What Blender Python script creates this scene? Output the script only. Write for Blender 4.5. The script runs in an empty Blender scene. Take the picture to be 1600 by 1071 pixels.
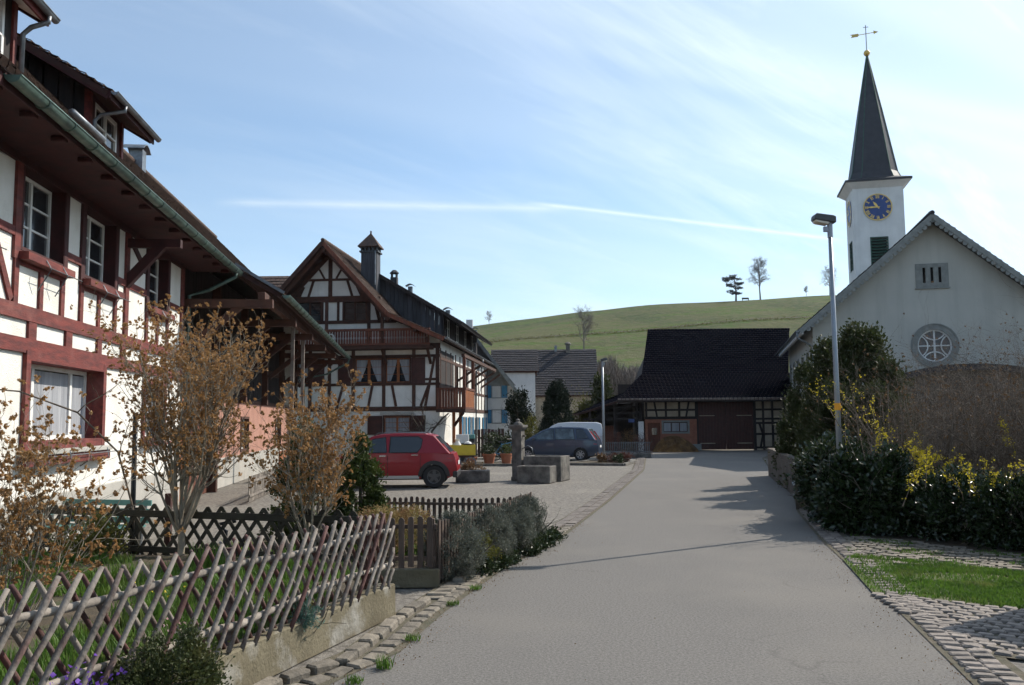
import bpy, math, random
import numpy as np
from mathutils import Vector, Matrix, Euler
random.seed(7); RNG = np.random.default_rng(7)
SC = bpy.context.scene
COL = SC.collection
rad = math.radians

# ---------------------------------------------------------------- camera, light, sky
cam_d = bpy.data.cameras.new('camera'); cam = bpy.data.objects.new('camera', cam_d); COL.objects.link(cam)
cam_d.sensor_width = 36; cam_d.lens = 36*1356/1600; cam_d.clip_start = .1; cam_d.clip_end = 5000
PITCH = math.atan(122.5/1356)
cam.matrix_world = Matrix.Translation((0, 0, 1.85)) @ Matrix.Rotation(rad(90)+PITCH, 4, 'X') @ Matrix.Rotation(rad(.5)*-1, 4, 'Z')
SC.camera = cam
SUN_EL, SUN_AZ = 40.0, 56.5          # height, degrees right of the view direction
sun_d = bpy.data.lights.new('sun', 'SUN'); sun_d.energy = 5.0; sun_d.angle = rad(.55); sun_d.color = (1, .925, .82)
sun = bpy.data.objects.new('sun', sun_d); COL.objects.link(sun)
sdir = Vector((math.sin(rad(SUN_AZ))*math.cos(rad(SUN_EL)), math.cos(rad(SUN_AZ))*math.cos(rad(SUN_EL)), math.sin(rad(SUN_EL))))
sun.rotation_euler = sdir.to_track_quat('Z', 'Y').to_euler(); sun.location = (20, 15, 30)
SC.view_settings.view_transform = 'Standard'; SC.view_settings.look = 'None'
SC.view_settings.gamma = 1; SC.view_settings.exposure = .20; SC.view_settings.use_curve_mapping = False
SC.cycles.max_bounces = 6; SC.cycles.diffuse_bounces = 3; SC.cycles.glossy_bounces = 3; SC.cycles.transmission_bounces = 4; SC.cycles.transparent_max_bounces = 6
SC.cycles.use_adaptive_sampling = True; SC.cycles.adaptive_threshold = .03

W = bpy.data.worlds.new('World'); SC.world = W; W.use_nodes = True
def build_sky():
    nt = W.node_tree; N = nt.nodes; L = nt.links; bg = N['Background']
    def n(t, **k):
        x = N.new(t)
        for a, b in k.items(): setattr(x, a, b)
        return x
    def mth(op, a, b=None, c=None, clamp=False):
        x = n('ShaderNodeMath', operation=op, use_clamp=clamp)
        for i, v in enumerate((a, b, c)):
            if v is None: continue
            if hasattr(v, 'links'): L.new(v, x.inputs[i])
            else: x.inputs[i].default_value = v
        return x.outputs[0]
    def dot(v, w):
        x = n('ShaderNodeVectorMath', operation='DOT_PRODUCT'); L.new(v, x.inputs[0]); x.inputs[1].default_value = w; return x.outputs['Value']
    sky = n('ShaderNodeTexSky', sky_type='NISHITA', sun_disc=False, sun_elevation=rad(SUN_EL), sun_rotation=rad(SUN_AZ))
    sky.air_density = 1.0; sky.dust_density = .4; sky.ozone_density = 2.2; sky.altitude = 400
    tc = n('ShaderNodeTexCoord'); D = tc.outputs['Generated']
    sep = n('ShaderNodeSeparateXYZ'); L.new(D, sep.inputs[0]); X, Y, Z = sep.outputs
    zz = mth('ADD', mth('MAXIMUM', Z, 0), .12)
    px = mth('DIVIDE', X, zz); py = mth('DIVIDE', Y, zz)          # position on a flat cloud layer
    def layer(ax, ay, bx, by, scale, detail, seed, rough=.6):
        u = mth('ADD', mth('MULTIPLY', px, ax), mth('MULTIPLY', py, ay)); v = mth('ADD', mth('MULTIPLY', px, bx), mth('MULTIPLY', py, by))
        c = n('ShaderNodeCombineXYZ'); L.new(u, c.inputs[0]); L.new(v, c.inputs[1]); c.inputs[2].default_value = seed
        t = n('ShaderNodeTexNoise'); t.inputs['Scale'].default_value = scale; t.inputs['Detail'].default_value = detail; t.inputs['Roughness'].default_value = rough; t.inputs['Distortion'].default_value = .6
        L.new(c.outputs[0], t.inputs['Vector']); return t.outputs['Fac']
    veil = layer(.25, .1, -.5, 1.2, .9, 3, 3.1)                    # broad veil
    wisp = layer(.35, .35, -1.6, 1.6, 1.5, 7, 9.7, .65)              # combed cirrus
    s = dot(D, tuple(sdir)); s01 = mth('SMOOTH_MIN', mth('MAXIMUM', mth('MULTIPLY_ADD', s, 1/.75, -.25/.75), 0), 1, .2)
    near_sun = mth('POWER', s01, 1.7)
    side = mth('MULTIPLY_ADD', near_sun, .75, .16)
    a = mth('MULTIPLY', mth('SUBTRACT', veil, .36, clamp=True), 2.0)
    b = mth('MULTIPLY', mth('SUBTRACT', wisp, .47, clamp=True), 3.0)
    dens = mth('MULTIPLY', mth('ADD', mth('MULTIPLY', a, .9), mth('MULTIPLY', b, .6)), side)
    low = mth('POWER', mth('SUBTRACT', 1, mth('MAXIMUM', Z, 0)), 7)
    dens = mth('ADD', mth('ADD', dens, .15), mth('MULTIPLY', low, .50))
    dens = mth('ADD', dens, mth('MULTIPLY', mth('POWER', s01, 3.0), .30))
    # old vapour trail: two great-circle pieces, faded at their ends
    def trail(d0, d1, wid, amp):
        d0 = Vector(d0).normalized(); d1 = Vector(d1).normalized(); nn = d0.cross(d1).normalized(); t = (d1-d0).normalized()
        q = mth('ABSOLUTE', dot(D, tuple(nn)))
        core = mth('POWER', mth('SUBTRACT', 1, mth('DIVIDE', q, wid), clamp=True), 1.3)
        p = dot(D, tuple(t)); p0, p1 = d0.dot(t), d1.dot(t)
        e = mth('MULTIPLY', mth('MULTIPLY', mth('SUBTRACT', p, p0), 26, clamp=True), mth('MULTIPLY', mth('SUBTRACT', p1, p), 26, clamp=True))
        mod = mth('MULTIPLY_ADD', layer(1, 0, 0, 1, 9, 3, 1.3), .9, .5)
        return mth('MULTIPLY', mth('MULTIPLY', core, e), mth('MULTIPLY', mod, amp))
    dens = mth('ADD', dens, trail(TRAIL[0], TRAIL[1], .007, .26))
    dens = mth('ADD', dens, trail(TRAIL[2], TRAIL[3], .0036, .38))
    dens = mth('MINIMUM', dens, 1)
    col = n('ShaderNodeMix', data_type='RGBA'); L.new(dens, col.inputs[0]); tint = n('ShaderNodeMix', data_type='RGBA', blend_type='MULTIPLY'); tint.inputs[0].default_value = 1; tint.inputs[7].default_value = (.88, 1.10, 1.18, 1); L.new(sky.outputs[0], tint.inputs[6]); L.new(tint.outputs[2], col.inputs[6])
    g = mth('MULTIPLY_ADD', mth('POWER', s01, 2), 4.0, 7.4)
    cc = n('ShaderNodeMix', data_type='RGBA', blend_type='MULTIPLY'); cc.inputs[0].default_value = 1; cc.inputs[6].default_value = (.90, 1.0, 1.06, 1)
    L.new(g, cc.inputs[7]); L.new(cc.outputs[2], col.inputs[7]); L.new(col.outputs[2], bg.inputs['Color'])
    bg.inputs['Strength'].default_value = .122
_M = cam.matrix_world.to_3x3()
def view_dir(px, py): return _M @ Vector(((px-800)/1356, (535.5-py)/1356, -1))
TRAIL = [view_dir(330, 316), view_dir(905, 327), view_dir(820, 316), view_dir(1330, 377)]
build_sky()

# ---------------------------------------------------------------- helpers
def tag(o, label=None, cat=None, group=None, kind=None):
    if label: o['label'] = label
    if cat: o['category'] = cat
    if group: o['group'] = group
    if kind: o['kind'] = kind
    return o
def empty(name, loc=(0, 0, 0), rz=0.0, label=None, cat=None, group=None):
    o = bpy.data.objects.new(name, None); COL.objects.link(o); o.location = loc; o.rotation_euler = (0, 0, rad(rz)); o.empty_display_size = .2
    return tag(o, label, cat, group)
def link(name, me, parent=None, mat=None, smooth=False):
    if mat is not None: me.materials.clear(); me.materials.append(mat)
    if smooth: me.shade_smooth()
    o = bpy.data.objects.new(name, me); COL.objects.link(o)
    if parent is not None: o.parent = parent
    return o
def copy_tree(o, parent=None):
    c = o.copy(); COL.objects.link(c)
    if parent is not None: c.parent = parent
    for ch in list(o.children): copy_tree(ch, c)
    return c
class MB:
    def __init__(s): s.v = []; s.f = []
    def add(s, vs, fs):
        b = len(s.v); s.v += [tuple(p) for p in vs]; s.f += [tuple(i+b for i in f) for f in fs]; return s
    def box(s, x0, x1, y0, y1, z0, z1):
        return s.add([(x0,y0,z0),(x1,y0,z0),(x1,y1,z0),(x0,y1,z0),(x0,y0,z1),(x1,y0,z1),(x1,y1,z1),(x0,y1,z1)],
                     [(0,3,2,1),(4,5,6,7),(0,1,5,4),(1,2,6,5),(2,3,7,6),(3,0,4,7)])
    def beam(s, p0, p1, w, h, up=(0, 0, 1)):          # w: across (side), h: along up
        p0, p1 = Vector(p0), Vector(p1); d = (p1-p0).normalized(); u = Vector(up)
        if abs(d.dot(u)) > .98: u = Vector((0, 1, 0))
        a = d.cross(u).normalized(); u = a.cross(d).normalized(); a = a*w/2; u = u*h/2
        vs = [p+q for p in (p0, p1) for q in (-a-u, a-u, a+u, -a+u)]
        return s.add(vs, [(0,3,2,1),(4,5,6,7),(0,1,5,4),(1,2,6,5),(2,3,7,6),(3,0,4,7)])
    def prism(s, poly, vec):                           # polygon (3D points) pushed along vec
        n = len(poly); v = Vector(vec); p = [Vector(q) for q in poly]
        nr = sum(((p[i]-p[0]).cross(p[(i+1) % n]-p[0]) for i in range(1, n-1)), Vector())
        if nr.dot(v) > 0: p.reverse()
        return s.add(p+[q+v for q in p], [tuple(range(n)), tuple(range(2*n-1, n-1, -1))]+[(i, i+n, (i+1) % n+n, (i+1) % n) for i in range(n)])
    def tube(s, pts, r, n=6, cap=True):
        pts = [Vector(p) for p in pts]; m = len(pts); rs = r if isinstance(r, (list, tuple)) else [r]*m
        b = len(s.v); ref = None
        for i, p in enumerate(pts):
            d = (pts[min(i+1, m-1)]-pts[max(i-1, 0)])
            d = d.normalized() if d.length > 1e-9 else Vector((0, 0, 1))
            if ref is None: ref = Vector((1, 0, 0)) if abs(d.x) < .8 else Vector((0, 1, 0))
            a = (ref - d*ref.dot(d)).normalized(); ref = a; c = d.cross(a)
            for k in range(n):
                t = 2*math.pi*k/n; s.v.append(tuple(p+(a*math.cos(t)+c*math.sin(t))*rs[i]))
        for i in range(m-1):
            for k in range(n):
                k2 = (k+1) % n; s.f.append((b+i*n+k, b+i*n+k2, b+(i+1)*n+k2, b+(i+1)*n+k))
        if cap: s.f.append(tuple(b+k for k in range(n-1, -1, -1))); s.f.append(tuple(b+(m-1)*n+k for k in range(n)))
        return s
    def lathe(s, prof, c=(0, 0, 0), n=16, phase=0):
        b = len(s.v); m = len(prof)
        for r, z in prof:
            for k in range(n):
                t = 2*math.pi*k/n+phase; s.v.append((c[0]+r*math.cos(t), c[1]+r*math.sin(t), c[2]+z))
        for i in range(m-1):
            for k in range(n):
                k2 = (k+1) % n; s.f.append((b+i*n+k, b+i*n+k2, b+(i+1)*n+k2, b+(i+1)*n+k))
        s.f.append(tuple(b+k for k in range(n-1, -1, -1))); s.f.append(tuple(b+(m-1)*n+k for k in range(n)))
        return s
    def quad(s, *p): return s.add(p, [tuple(range(len(p)))])
    def mesh(s, name):
        me = bpy.data.meshes.new(name); me.from_pydata(s.v, [], s.f); me.update(); return me
    def build(s, name, mat, parent=None, smooth=False, bevel=0, label=None, kind=None, angle=None):
        me = s.mesh(name)
        o = link(name, me, parent, mat, smooth)
        if angle: me.shade_smooth(); me.set_sharp_from_angle(angle=rad(angle))
        if bevel:
            m = o.modifiers.new('b', 'BEVEL'); m.width = bevel; m.segments = 2; m.limit_method = 'ANGLE'; m.angle_limit = rad(35)
        if label: o['label'] = label
        if kind: o['kind'] = kind
        return o
def np_mesh(name, V, F, mat, parent=None, kind=None):
    """V (n,3), F (m,k) all faces with k corners"""
    me = bpy.data.meshes.new(name); k = F.shape[1]
    me.vertices.add(len(V)); me.vertices.foreach_set('co', np.asarray(V, dtype=np.float32).ravel())
    me.loops.add(F.size); me.loops.foreach_set('vertex_index', F.astype(np.int32).ravel())
    me.polygons.add(len(F)); me.polygons.foreach_set('loop_start', np.arange(0, F.size, k, dtype=np.int32))
    me.update(calc_edges=True)
    o = link(name, me, parent, mat)
    if kind: o['kind'] = kind
    return o

# ---------------------------------------------------------------- materials
MATS = {}
def mat(name, c1, c2=None, streak=0, rough=.8, scale=4, detail=4, bump=0, bscale=None, stretch=(1, 1, 1), c3=None, s3=1.0, amt3=.5, metal=0, spec=.5, trans=0, ramp=(.35, .65), per_obj=0, coat=0, wave=None, bdist=.02):
    """procedural material: two colours mixed by noise, optional third from a second noise, fine bump, optional translucency"""
    if name in MATS: return MATS[name]
    m = bpy.data.materials.new(name); MATS[name] = m; m.use_nodes = True; nt = m.node_tree; N = nt.nodes; L = nt.links
    b = N['Principled BSDF']; b.inputs['Roughness'].default_value = rough; b.inputs['Metallic'].default_value = metal
    b.inputs['Specular IOR Level'].default_value = spec; b.inputs['Coat Weight'].default_value = coat
    tc = N.new('ShaderNodeTexCoord'); mp = N.new('ShaderNodeMapping'); mp.inputs['Scale'].default_value = stretch
    L.new(tc.outputs['Object'], mp.inputs[0]); vec = mp.outputs[0]
    def noise(sc, de, v=vec, r=.55):
        t = N.new('ShaderNodeTexNoise'); t.inputs['Scale'].default_value = sc; t.inputs['Detail'].default_value = de; t.inputs['Roughness'].default_value = r; L.new(v, t.inputs['Vector']); return t.outputs['Fac']
    def rmp(fac, lo, hi):
        r = N.new('ShaderNodeMapRange'); r.inputs[1].default_value = lo; r.inputs[2].default_value = hi; L.new(fac, r.inputs[0]); return r.outputs[0]
    def mix(f, a, c):
        x = N.new('ShaderNodeMix'); x.data_type = 'RGBA'
        for i, v in ((0, f), (6, a), (7, c)):
            if hasattr(v, 'links'): L.new(v, x.inputs[i])
            else: x.inputs[i].default_value = v if i == 0 else (*v, 1)
        return x.outputs[2]
    col = None
    if c2 is not None: col = mix(rmp(noise(scale, detail), *ramp), c1, c2)
    if c3 is not None:
        f = rmp(noise(s3, 5, tc.outputs['Object'], .6), .52, .68); mm = N.new('ShaderNodeMath'); mm.operation = 'MULTIPLY'; mm.inputs[1].default_value = amt3; L.new(f, mm.inputs[0])
        col = mix(mm.outputs[0], col if col is not None else c1, c3)
    if streak:
        ms = N.new('ShaderNodeMapping'); ms.inputs['Scale'].default_value = (2.2, 2.2, .16); L.new(tc.outputs['Object'], ms.inputs[0]); f = rmp(noise(1.0, 6, ms.outputs[0], .65), .48, .75); mq = N.new('ShaderNodeMath'); mq.operation = 'MULTIPLY'; mq.inputs[1].default_value = streak; L.new(f, mq.inputs[0]); col = mix(mq.outputs[0], col if col is not None else c1, tuple(c*.55 for c in c1))
    if per_obj:
        oi = N.new('ShaderNodeObjectInfo'); h = N.new('ShaderNodeHueSaturation')
        r = N.new('ShaderNodeMapRange'); r.inputs[3].default_value = 1-per_obj; r.inputs[4].default_value = 1+per_obj; L.new(oi.outputs['Random'], r.inputs[0]); L.new(r.outputs[0], h.inputs['Value'])
        if col is None: h.inputs['Color'].default_value = (*c1, 1)
        else: L.new(col, h.inputs['Color'])
        col = h.outputs[0]
    if col is None: b.inputs['Base Color'].default_value = (*c1, 1)
    else: L.new(col, b.inputs['Base Color'])
    if bump:
        bp = N.new('ShaderNodeBump'); bp.inputs['Strength'].default_value = bump; bp.inputs['Distance'].default_value = bdist
        L.new(noise(bscale or scale*6, 5), bp.inputs['Height']); L.new(bp.outputs[0], b.inputs['Normal'])
    if trans:
        tr = N.new('ShaderNodeBsdfTranslucent'); ms = N.new('ShaderNodeMixShader'); ms.inputs[0].default_value = trans
        if col is None: tr.inputs[0].default_value = (*c1, 1)
        else: L.new(col, tr.inputs[0])
        L.new(b.outputs[0], ms.inputs[1]); L.new(tr.outputs[0], ms.inputs[2]); L.new(ms.outputs[0], N['Material Output'].inputs[0])
    return m
def leafmat(name, c1, c2, trans=.35, rough=.6, spec=.3, scale=1.5, c3=None): # per-leaf variety from a fine noise in space
    return mat(name, c1, c2, rough=rough, scale=scale, detail=6, trans=trans, spec=spec, ramp=(.3, .7), c3=c3, s3=2.0)

M = dict(
 plaster=mat('plaster_white', (.78,.77,.72), (.66,.65,.60), streak=.3, rough=.9, scale=1.2, bump=.25, bscale=60, c3=(.62,.60,.54), s3=.6, amt3=.35),
 plaster_rough=mat('plaster_rough', (.80,.78,.73), (.70,.68,.62), streak=.22, rough=.95, scale=2, bump=.6, bscale=45, c3=(.60,.57,.50), s3=.9, amt3=.4, bdist=.03),
 plinth=mat('plinth_grey', (.42,.40,.36), (.34,.33,.30), rough=.95, scale=2, bump=.4, bscale=40),
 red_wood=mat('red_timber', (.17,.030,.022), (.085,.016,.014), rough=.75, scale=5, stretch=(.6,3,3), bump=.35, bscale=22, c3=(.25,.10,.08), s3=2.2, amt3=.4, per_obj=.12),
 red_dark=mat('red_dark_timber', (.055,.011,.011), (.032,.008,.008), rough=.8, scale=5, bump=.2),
 white_paint=mat('white_paint', (.78,.78,.75), (.68,.68,.64), rough=.45, scale=6),
 glass=mat('window_glass', (.018,.022,.026), rough=.06, spec=.8),
 glass_dim=mat('window_glass_dim', (.05,.055,.06), (.02,.022,.025), rough=.12, spec=.8, scale=1.5),
 curtain=mat('curtain_net', (.36,.37,.39), (.22,.23,.25), rough=.9, scale=3, stretch=(3,3,.2)),
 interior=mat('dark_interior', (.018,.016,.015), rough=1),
 copper=mat('gutter_copper', (.10,.155,.125), (.055,.085,.075), rough=.5, scale=5, metal=.45, c3=(.20,.30,.25), s3=3, amt3=.5, bump=.1),
 zinc=mat('zinc_grey', (.22,.24,.26), (.13,.14,.15), rough=.45, metal=.6, scale=5),
 plank_dark=mat('plank_dark', (.030,.022,.020), (.015,.012,.012), rough=.85, scale=4, stretch=(4,4,.4), bump=.4, bscale=20, per_obj=.35),
 plank_blue=mat('plank_weathered', (.055,.058,.068), (.030,.030,.036), rough=.85, scale=4, stretch=(4,4,.4), bump=.4, bscale=20, per_obj=.3),
 brown_wood=mat('brown_timber', (.080,.031,.018), (.038,.016,.010), rough=.8, scale=4, bump=.3, bscale=20, per_obj=.2, c3=(.12,.055,.03), s3=2, amt3=.3),
 orange_wood=mat('orange_timber', (.34,.115,.032), (.20,.060,.018), rough=.7, scale=4, stretch=(4,4,.5), bump=.3, bscale=16, per_obj=.15),
 rust_wood=mat('rust_timber', (.16,.048,.022), (.085,.026,.014), rough=.75, scale=4, stretch=(4,4,.5), bump=.3, bscale=16, per_obj=.2),
 tile_brown=mat('tile_brown', (.095,.052,.036), (.050,.032,.026), rough=.85, scale=6, bump=.3, c3=(.16,.11,.07), s3=2.5, amt3=.5),
 tile_dark=mat('tile_dark', (.030,.028,.034), (.015,.015,.020), rough=.75, scale=6, bump=.2, c3=(.07,.06,.055), s3=2, amt3=.4),
 tile_blue=mat('tile_slate', (.0070,.0075,.0125), (.0045,.005,.008), rough=1, spec=0, scale=3, bump=.1, c3=(.014,.012,.014), s3=1, amt3=.3),
 tile_light=mat('tile_edge', (.30,.24,.20), (.16,.12,.10), rough=.8, scale=6),
 roof_wood=mat('roof_underside', (.055,.020,.014), (.030,.012,.010), rough=.85, scale=5),
 pink=mat('plaster_pink', (.42,.22,.165), (.34,.17,.125), streak=.4, rough=.9, scale=2, bump=.3, bscale=40),
 shutter_red=mat('shutter_brown', (.070,.020,.014), (.045,.014,.010), rough=.6, scale=5),
 shutter_blue=mat('shutter_blue', (.03,.20,.36), (.025,.16,.30), rough=.55, scale=5),
 church=mat('church_plaster', streak=.35, *[ (.46,.455,.41), (.41,.408,.37)], rough=.92, scale=.7, bump=.15, bscale=50, c3=(.36,.36,.33), s3=.5, amt3=.4),
 church_stone=mat('church_stone', (.24,.25,.235), (.18,.19,.18), rough=.85, scale=5, bump=.2),
 tower_white=mat('tower_plaster', (.72,.72,.70), (.62,.62,.60), streak=.35, rough=.9, scale=1, bump=.1, c3=(.55,.56,.56), s3=.6, amt3=.3),
 slate=mat('spire_slate', (.035,.036,.042), (.022,.023,.028), rough=.55, scale=3, bump=.2, bscale=9),
 louvre=mat('louvre_green', (.035,.10,.07), (.02,.06,.045), rough=.7, scale=6),
 clock_blue=mat('clock_blue', (.02,.055,.22), (.015,.045,.17), rough=.4, scale=3),
 gold=mat('gold_leaf', (.75,.52,.16), (.6,.4,.12), rough=.35, metal=.5, scale=9),
 brick=mat('brick_wall', (.34,.14,.085), (.24,.095,.06), rough=.9, scale=3, bump=.4, bscale=30),
 barn_plaster=mat('barn_plaster', (.42,.36,.27), (.30,.25,.19), rough=.95, scale=2, bump=.4, bscale=30),
 concrete=mat('old_concrete', (.18,.155,.10), (.095,.078,.045), rough=.95, scale=2.2, detail=8, bump=.5, bscale=30, c3=(.38,.37,.34), s3=2.6, amt3=.6, ramp=(.3,.7), streak=.5),
 stone_dark=mat('stone_trough', (.17,.155,.135), (.060,.056,.050), rough=.9, scale=5, detail=8, bump=.5, bscale=25, c3=(.27,.26,.23), s3=2, amt3=.5),
 stone=mat('kerb_stone', (.20,.172,.135), (.11,.096,.076), rough=.9, scale=9, detail=6, bump=.6, bscale=30, per_obj=.3),
 cobble=mat('cobble_stone', (.23,.195,.168), (.115,.097,.083), rough=.85, scale=9, detail=6, bump=.5, bscale=30, per_obj=.25),
 joint=mat('joint_earth', (.12,.10,.07), (.065,.06,.036), rough=1, scale=8, detail=8, bump=.6, bscale=60, c3=(.065,.07,.04), s3=3, amt3=.4),
 asphalt=mat('asphalt', (.27,.257,.238), (.15,.143,.132), rough=.95, spec=.2, scale=70, detail=3, bump=.5, bscale=80, c3=(.26,.235,.20), s3=.35, amt3=.5, bdist=.01, ramp=(.1,.9)),
 gravel=mat('gravel', (.225,.205,.178), (.095,.086,.074), rough=1, scale=12, detail=10, bump=.8, bscale=50, c3=(.26,.24,.20), s3=.5, amt3=.5),
 soil=mat('garden_soil', (.085,.062,.038), (.045,.035,.022), rough=1, scale=6, detail=9, bump=.8, bscale=40, c3=(.045,.065,.018), s3=1.3, amt3=.7),
 lawn=mat('lawn_ground', (.055,.085,.018), (.10,.11,.035), rough=1, scale=3, detail=9, bump=.6, bscale=60, c3=(.17,.14,.08), s3=1.2, amt3=.6),
 grey_wood=mat('fence_grey', (.235,.205,.175), (.11,.092,.078), rough=.85, scale=5, stretch=(1,1,1), detail=8, bump=.5, bscale=26, per_obj=.2, c3=(.13,.055,.045), s3=5, amt3=.55),
 pale_wood=mat('fence_rail_pale', (.32,.28,.235), (.13,.11,.092), rough=.85, scale=5, detail=8, bump=.4, bscale=26, per_obj=.15),
 fence_red=mat('fence_red', (.095,.036,.030), (.055,.026,.022), rough=.8, scale=5, detail=8, bump=.4, bscale=26, per_obj=.25, c3=(.22,.17,.15), s3=5, amt3=.6),
 lattice=mat('lattice_old', (.042,.036,.024), (.026,.023,.016), rough=.85, scale=7, bump=.3, per_obj=.25, c3=(.05,.06,.03), s3=4, amt3=.4),
 picket=mat('picket_wood', (.115,.075,.055), (.060,.042,.033), rough=.85, scale=6, stretch=(3,3,.5), bump=.3, per_obj=.35),
 dark_steel=mat('dark_steel', (.018,.022,.028), rough=.45, metal=.3),
 lamp_steel=mat('lamp_steel', (.30,.33,.36), (.25,.27,.30), rough=.45, metal=.45, scale=3),
 lamp_head=mat('lamp_housing', (.06,.06,.06), rough=.5),
 lamp_glass=mat('lamp_diffuser', (.55,.50,.40), rough=.3),
 orange=mat('orange_band', (.85,.36,.02), rough=.5),
 car_red=mat('car_red', (.25,.003,.012), rough=.35, spec=.4, coat=.3),
 rim_shaded=mat('wheel_rim_shaded', (.09,.09,.095), rough=.4, metal=.6), car_window=mat('car_window_reflection', (.11,.15,.165), (.03,.04,.045), rough=.08, spec=.8, scale=3),  # rim colour darkened to paint in shadow; teal car window colour paints sky reflection
 wall_brown=mat('wall_brown', (.13,.105,.080), (.075,.06,.045), rough=.95, scale=3, bump=.4, bscale=30, streak=.6),
 car_blue=mat('car_blue', (.035,.055,.095), rough=.3, spec=.6, coat=.5, metal=.3),
 car_white=mat('car_white', (.62,.64,.67), rough=.35, coat=.3),
 tyre=mat('tyre', (.018,.018,.019), rough=.85), plastic=mat('black_plastic', (.022,.022,.024), rough=.6),
 rim=mat('wheel_rim', (.36,.37,.38), rough=.35, metal=.7), chrome=mat('chrome', (.7,.7,.7), rough=.15, metal=1),
 tail=mat('tail_light', (.55,.012,.012), rough=.2, coat=.5), headl=mat('head_light', (.6,.62,.65), rough=.1, coat=.5),
 rubber=mat('seal', (.01,.01,.011), rough=.7),
 terracotta=mat('terracotta', (.42,.155,.080), (.34,.12,.06), rough=.8, scale=5), yellow=mat('yellow_paint', (.62,.46,.035), (.55,.40,.03), rough=.6, scale=4),
 teal=mat('turquoise_paint', (.11,.27,.25), (.09,.22,.20), rough=.6, scale=4),
 twig=mat('twig_pale', (.34,.29,.22), (.19,.16,.12), rough=.9, scale=5, bump=.3, per_obj=.05),
 twig_dark=mat('twig_brown', (.145,.115,.088), (.055,.043,.035), rough=.9, scale=3, c3=(.30,.24,.18), s3=6, amt3=.8),
 twig_far=mat('twig_far', (.20,.17,.145), (.14,.12,.105), rough=1, scale=.4),
 bark=mat('bark', (.10,.082,.062), (.06,.05,.04), rough=.95, scale=6, bump=.4),
 seed=leafmat('seed_head', (.46,.26,.10), (.20,.105,.042), trans=.35, scale=8, c3=(.56,.38,.18)),
 thuja=leafmat('thuja_leaf', (.085,.110,.022), (.028,.046,.013), trans=.2, scale=3),
 conifer=leafmat('conifer_leaf', (.060,.072,.018), (.020,.032,.011), trans=.22, scale=2.0, c3=(.12,.11,.035)),
 yew=leafmat('yew_leaf', (.013,.024,.010), (.007,.014,.007), trans=.1, scale=2),
 box=leafmat('box_leaf', (.085,.095,.030), (.030,.045,.015), trans=.25, scale=9, c3=(.17,.12,.05)),
 lavender=leafmat('lavender_leaf', (.165,.180,.145), (.060,.068,.053), trans=.25, scale=5, c3=(.22,.20,.16)),
 laurel=leafmat('laurel_leaf', (.030,.050,.016), (.014,.026,.010), trans=.15, rough=.25, spec=.6, scale=5),
 ivy=leafmat('ivy_leaf', (.045,.065,.022), (.02,.032,.013), trans=.2, rough=.4, scale=5),
 forsythia=leafmat('forsythia_bloom', (.62,.50,.030), (.42,.36,.025), trans=.4, scale=8),
 olive=leafmat('olive_leaf', (.17,.165,.035), (.08,.085,.025), trans=.35, scale=5),
 golden=leafmat('golden_heath', (.26,.24,.075), (.25,.12,.075), trans=.3, scale=4),
 grass=leafmat('grass_blade', (.115,.215,.028), (.050,.10,.018), trans=.4, scale=3, c3=(.20,.18,.07)),
 dryleaf=leafmat('dry_leaf', (.22,.13,.06), (.12,.065,.03), trans=.2, scale=3),
 blue_green=leafmat('carnation_leaf', (.10,.19,.15), (.06,.12,.10), trans=.3, scale=6),
 purple=leafmat('purple_flower', (.16,.06,.42), (.22,.10,.5), trans=.4, scale=9), pink_fl=leafmat('pink_flower', (.75,.42,.42), (.7,.5,.5), trans=.4, scale=9), yellow_fl=leafmat('yellow_flower', (.75,.6,.05), (.7,.5,.03), trans=.4, scale=9), white_fl=leafmat('white_flower', (.8,.8,.76), (.7,.7,.66), trans=.3, scale=9),
 red_shrub=leafmat('red_twigs', (.16,.065,.045), (.09,.04,.03), trans=.2, scale=5),
 manure=mat('straw_heap', (.20,.105,.035), (.07,.036,.015), rough=1, scale=3, detail=9, bump=1, bscale=12, c3=(.32,.19,.07), s3=2, amt3=.6, bdist=.06),
)
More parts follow.
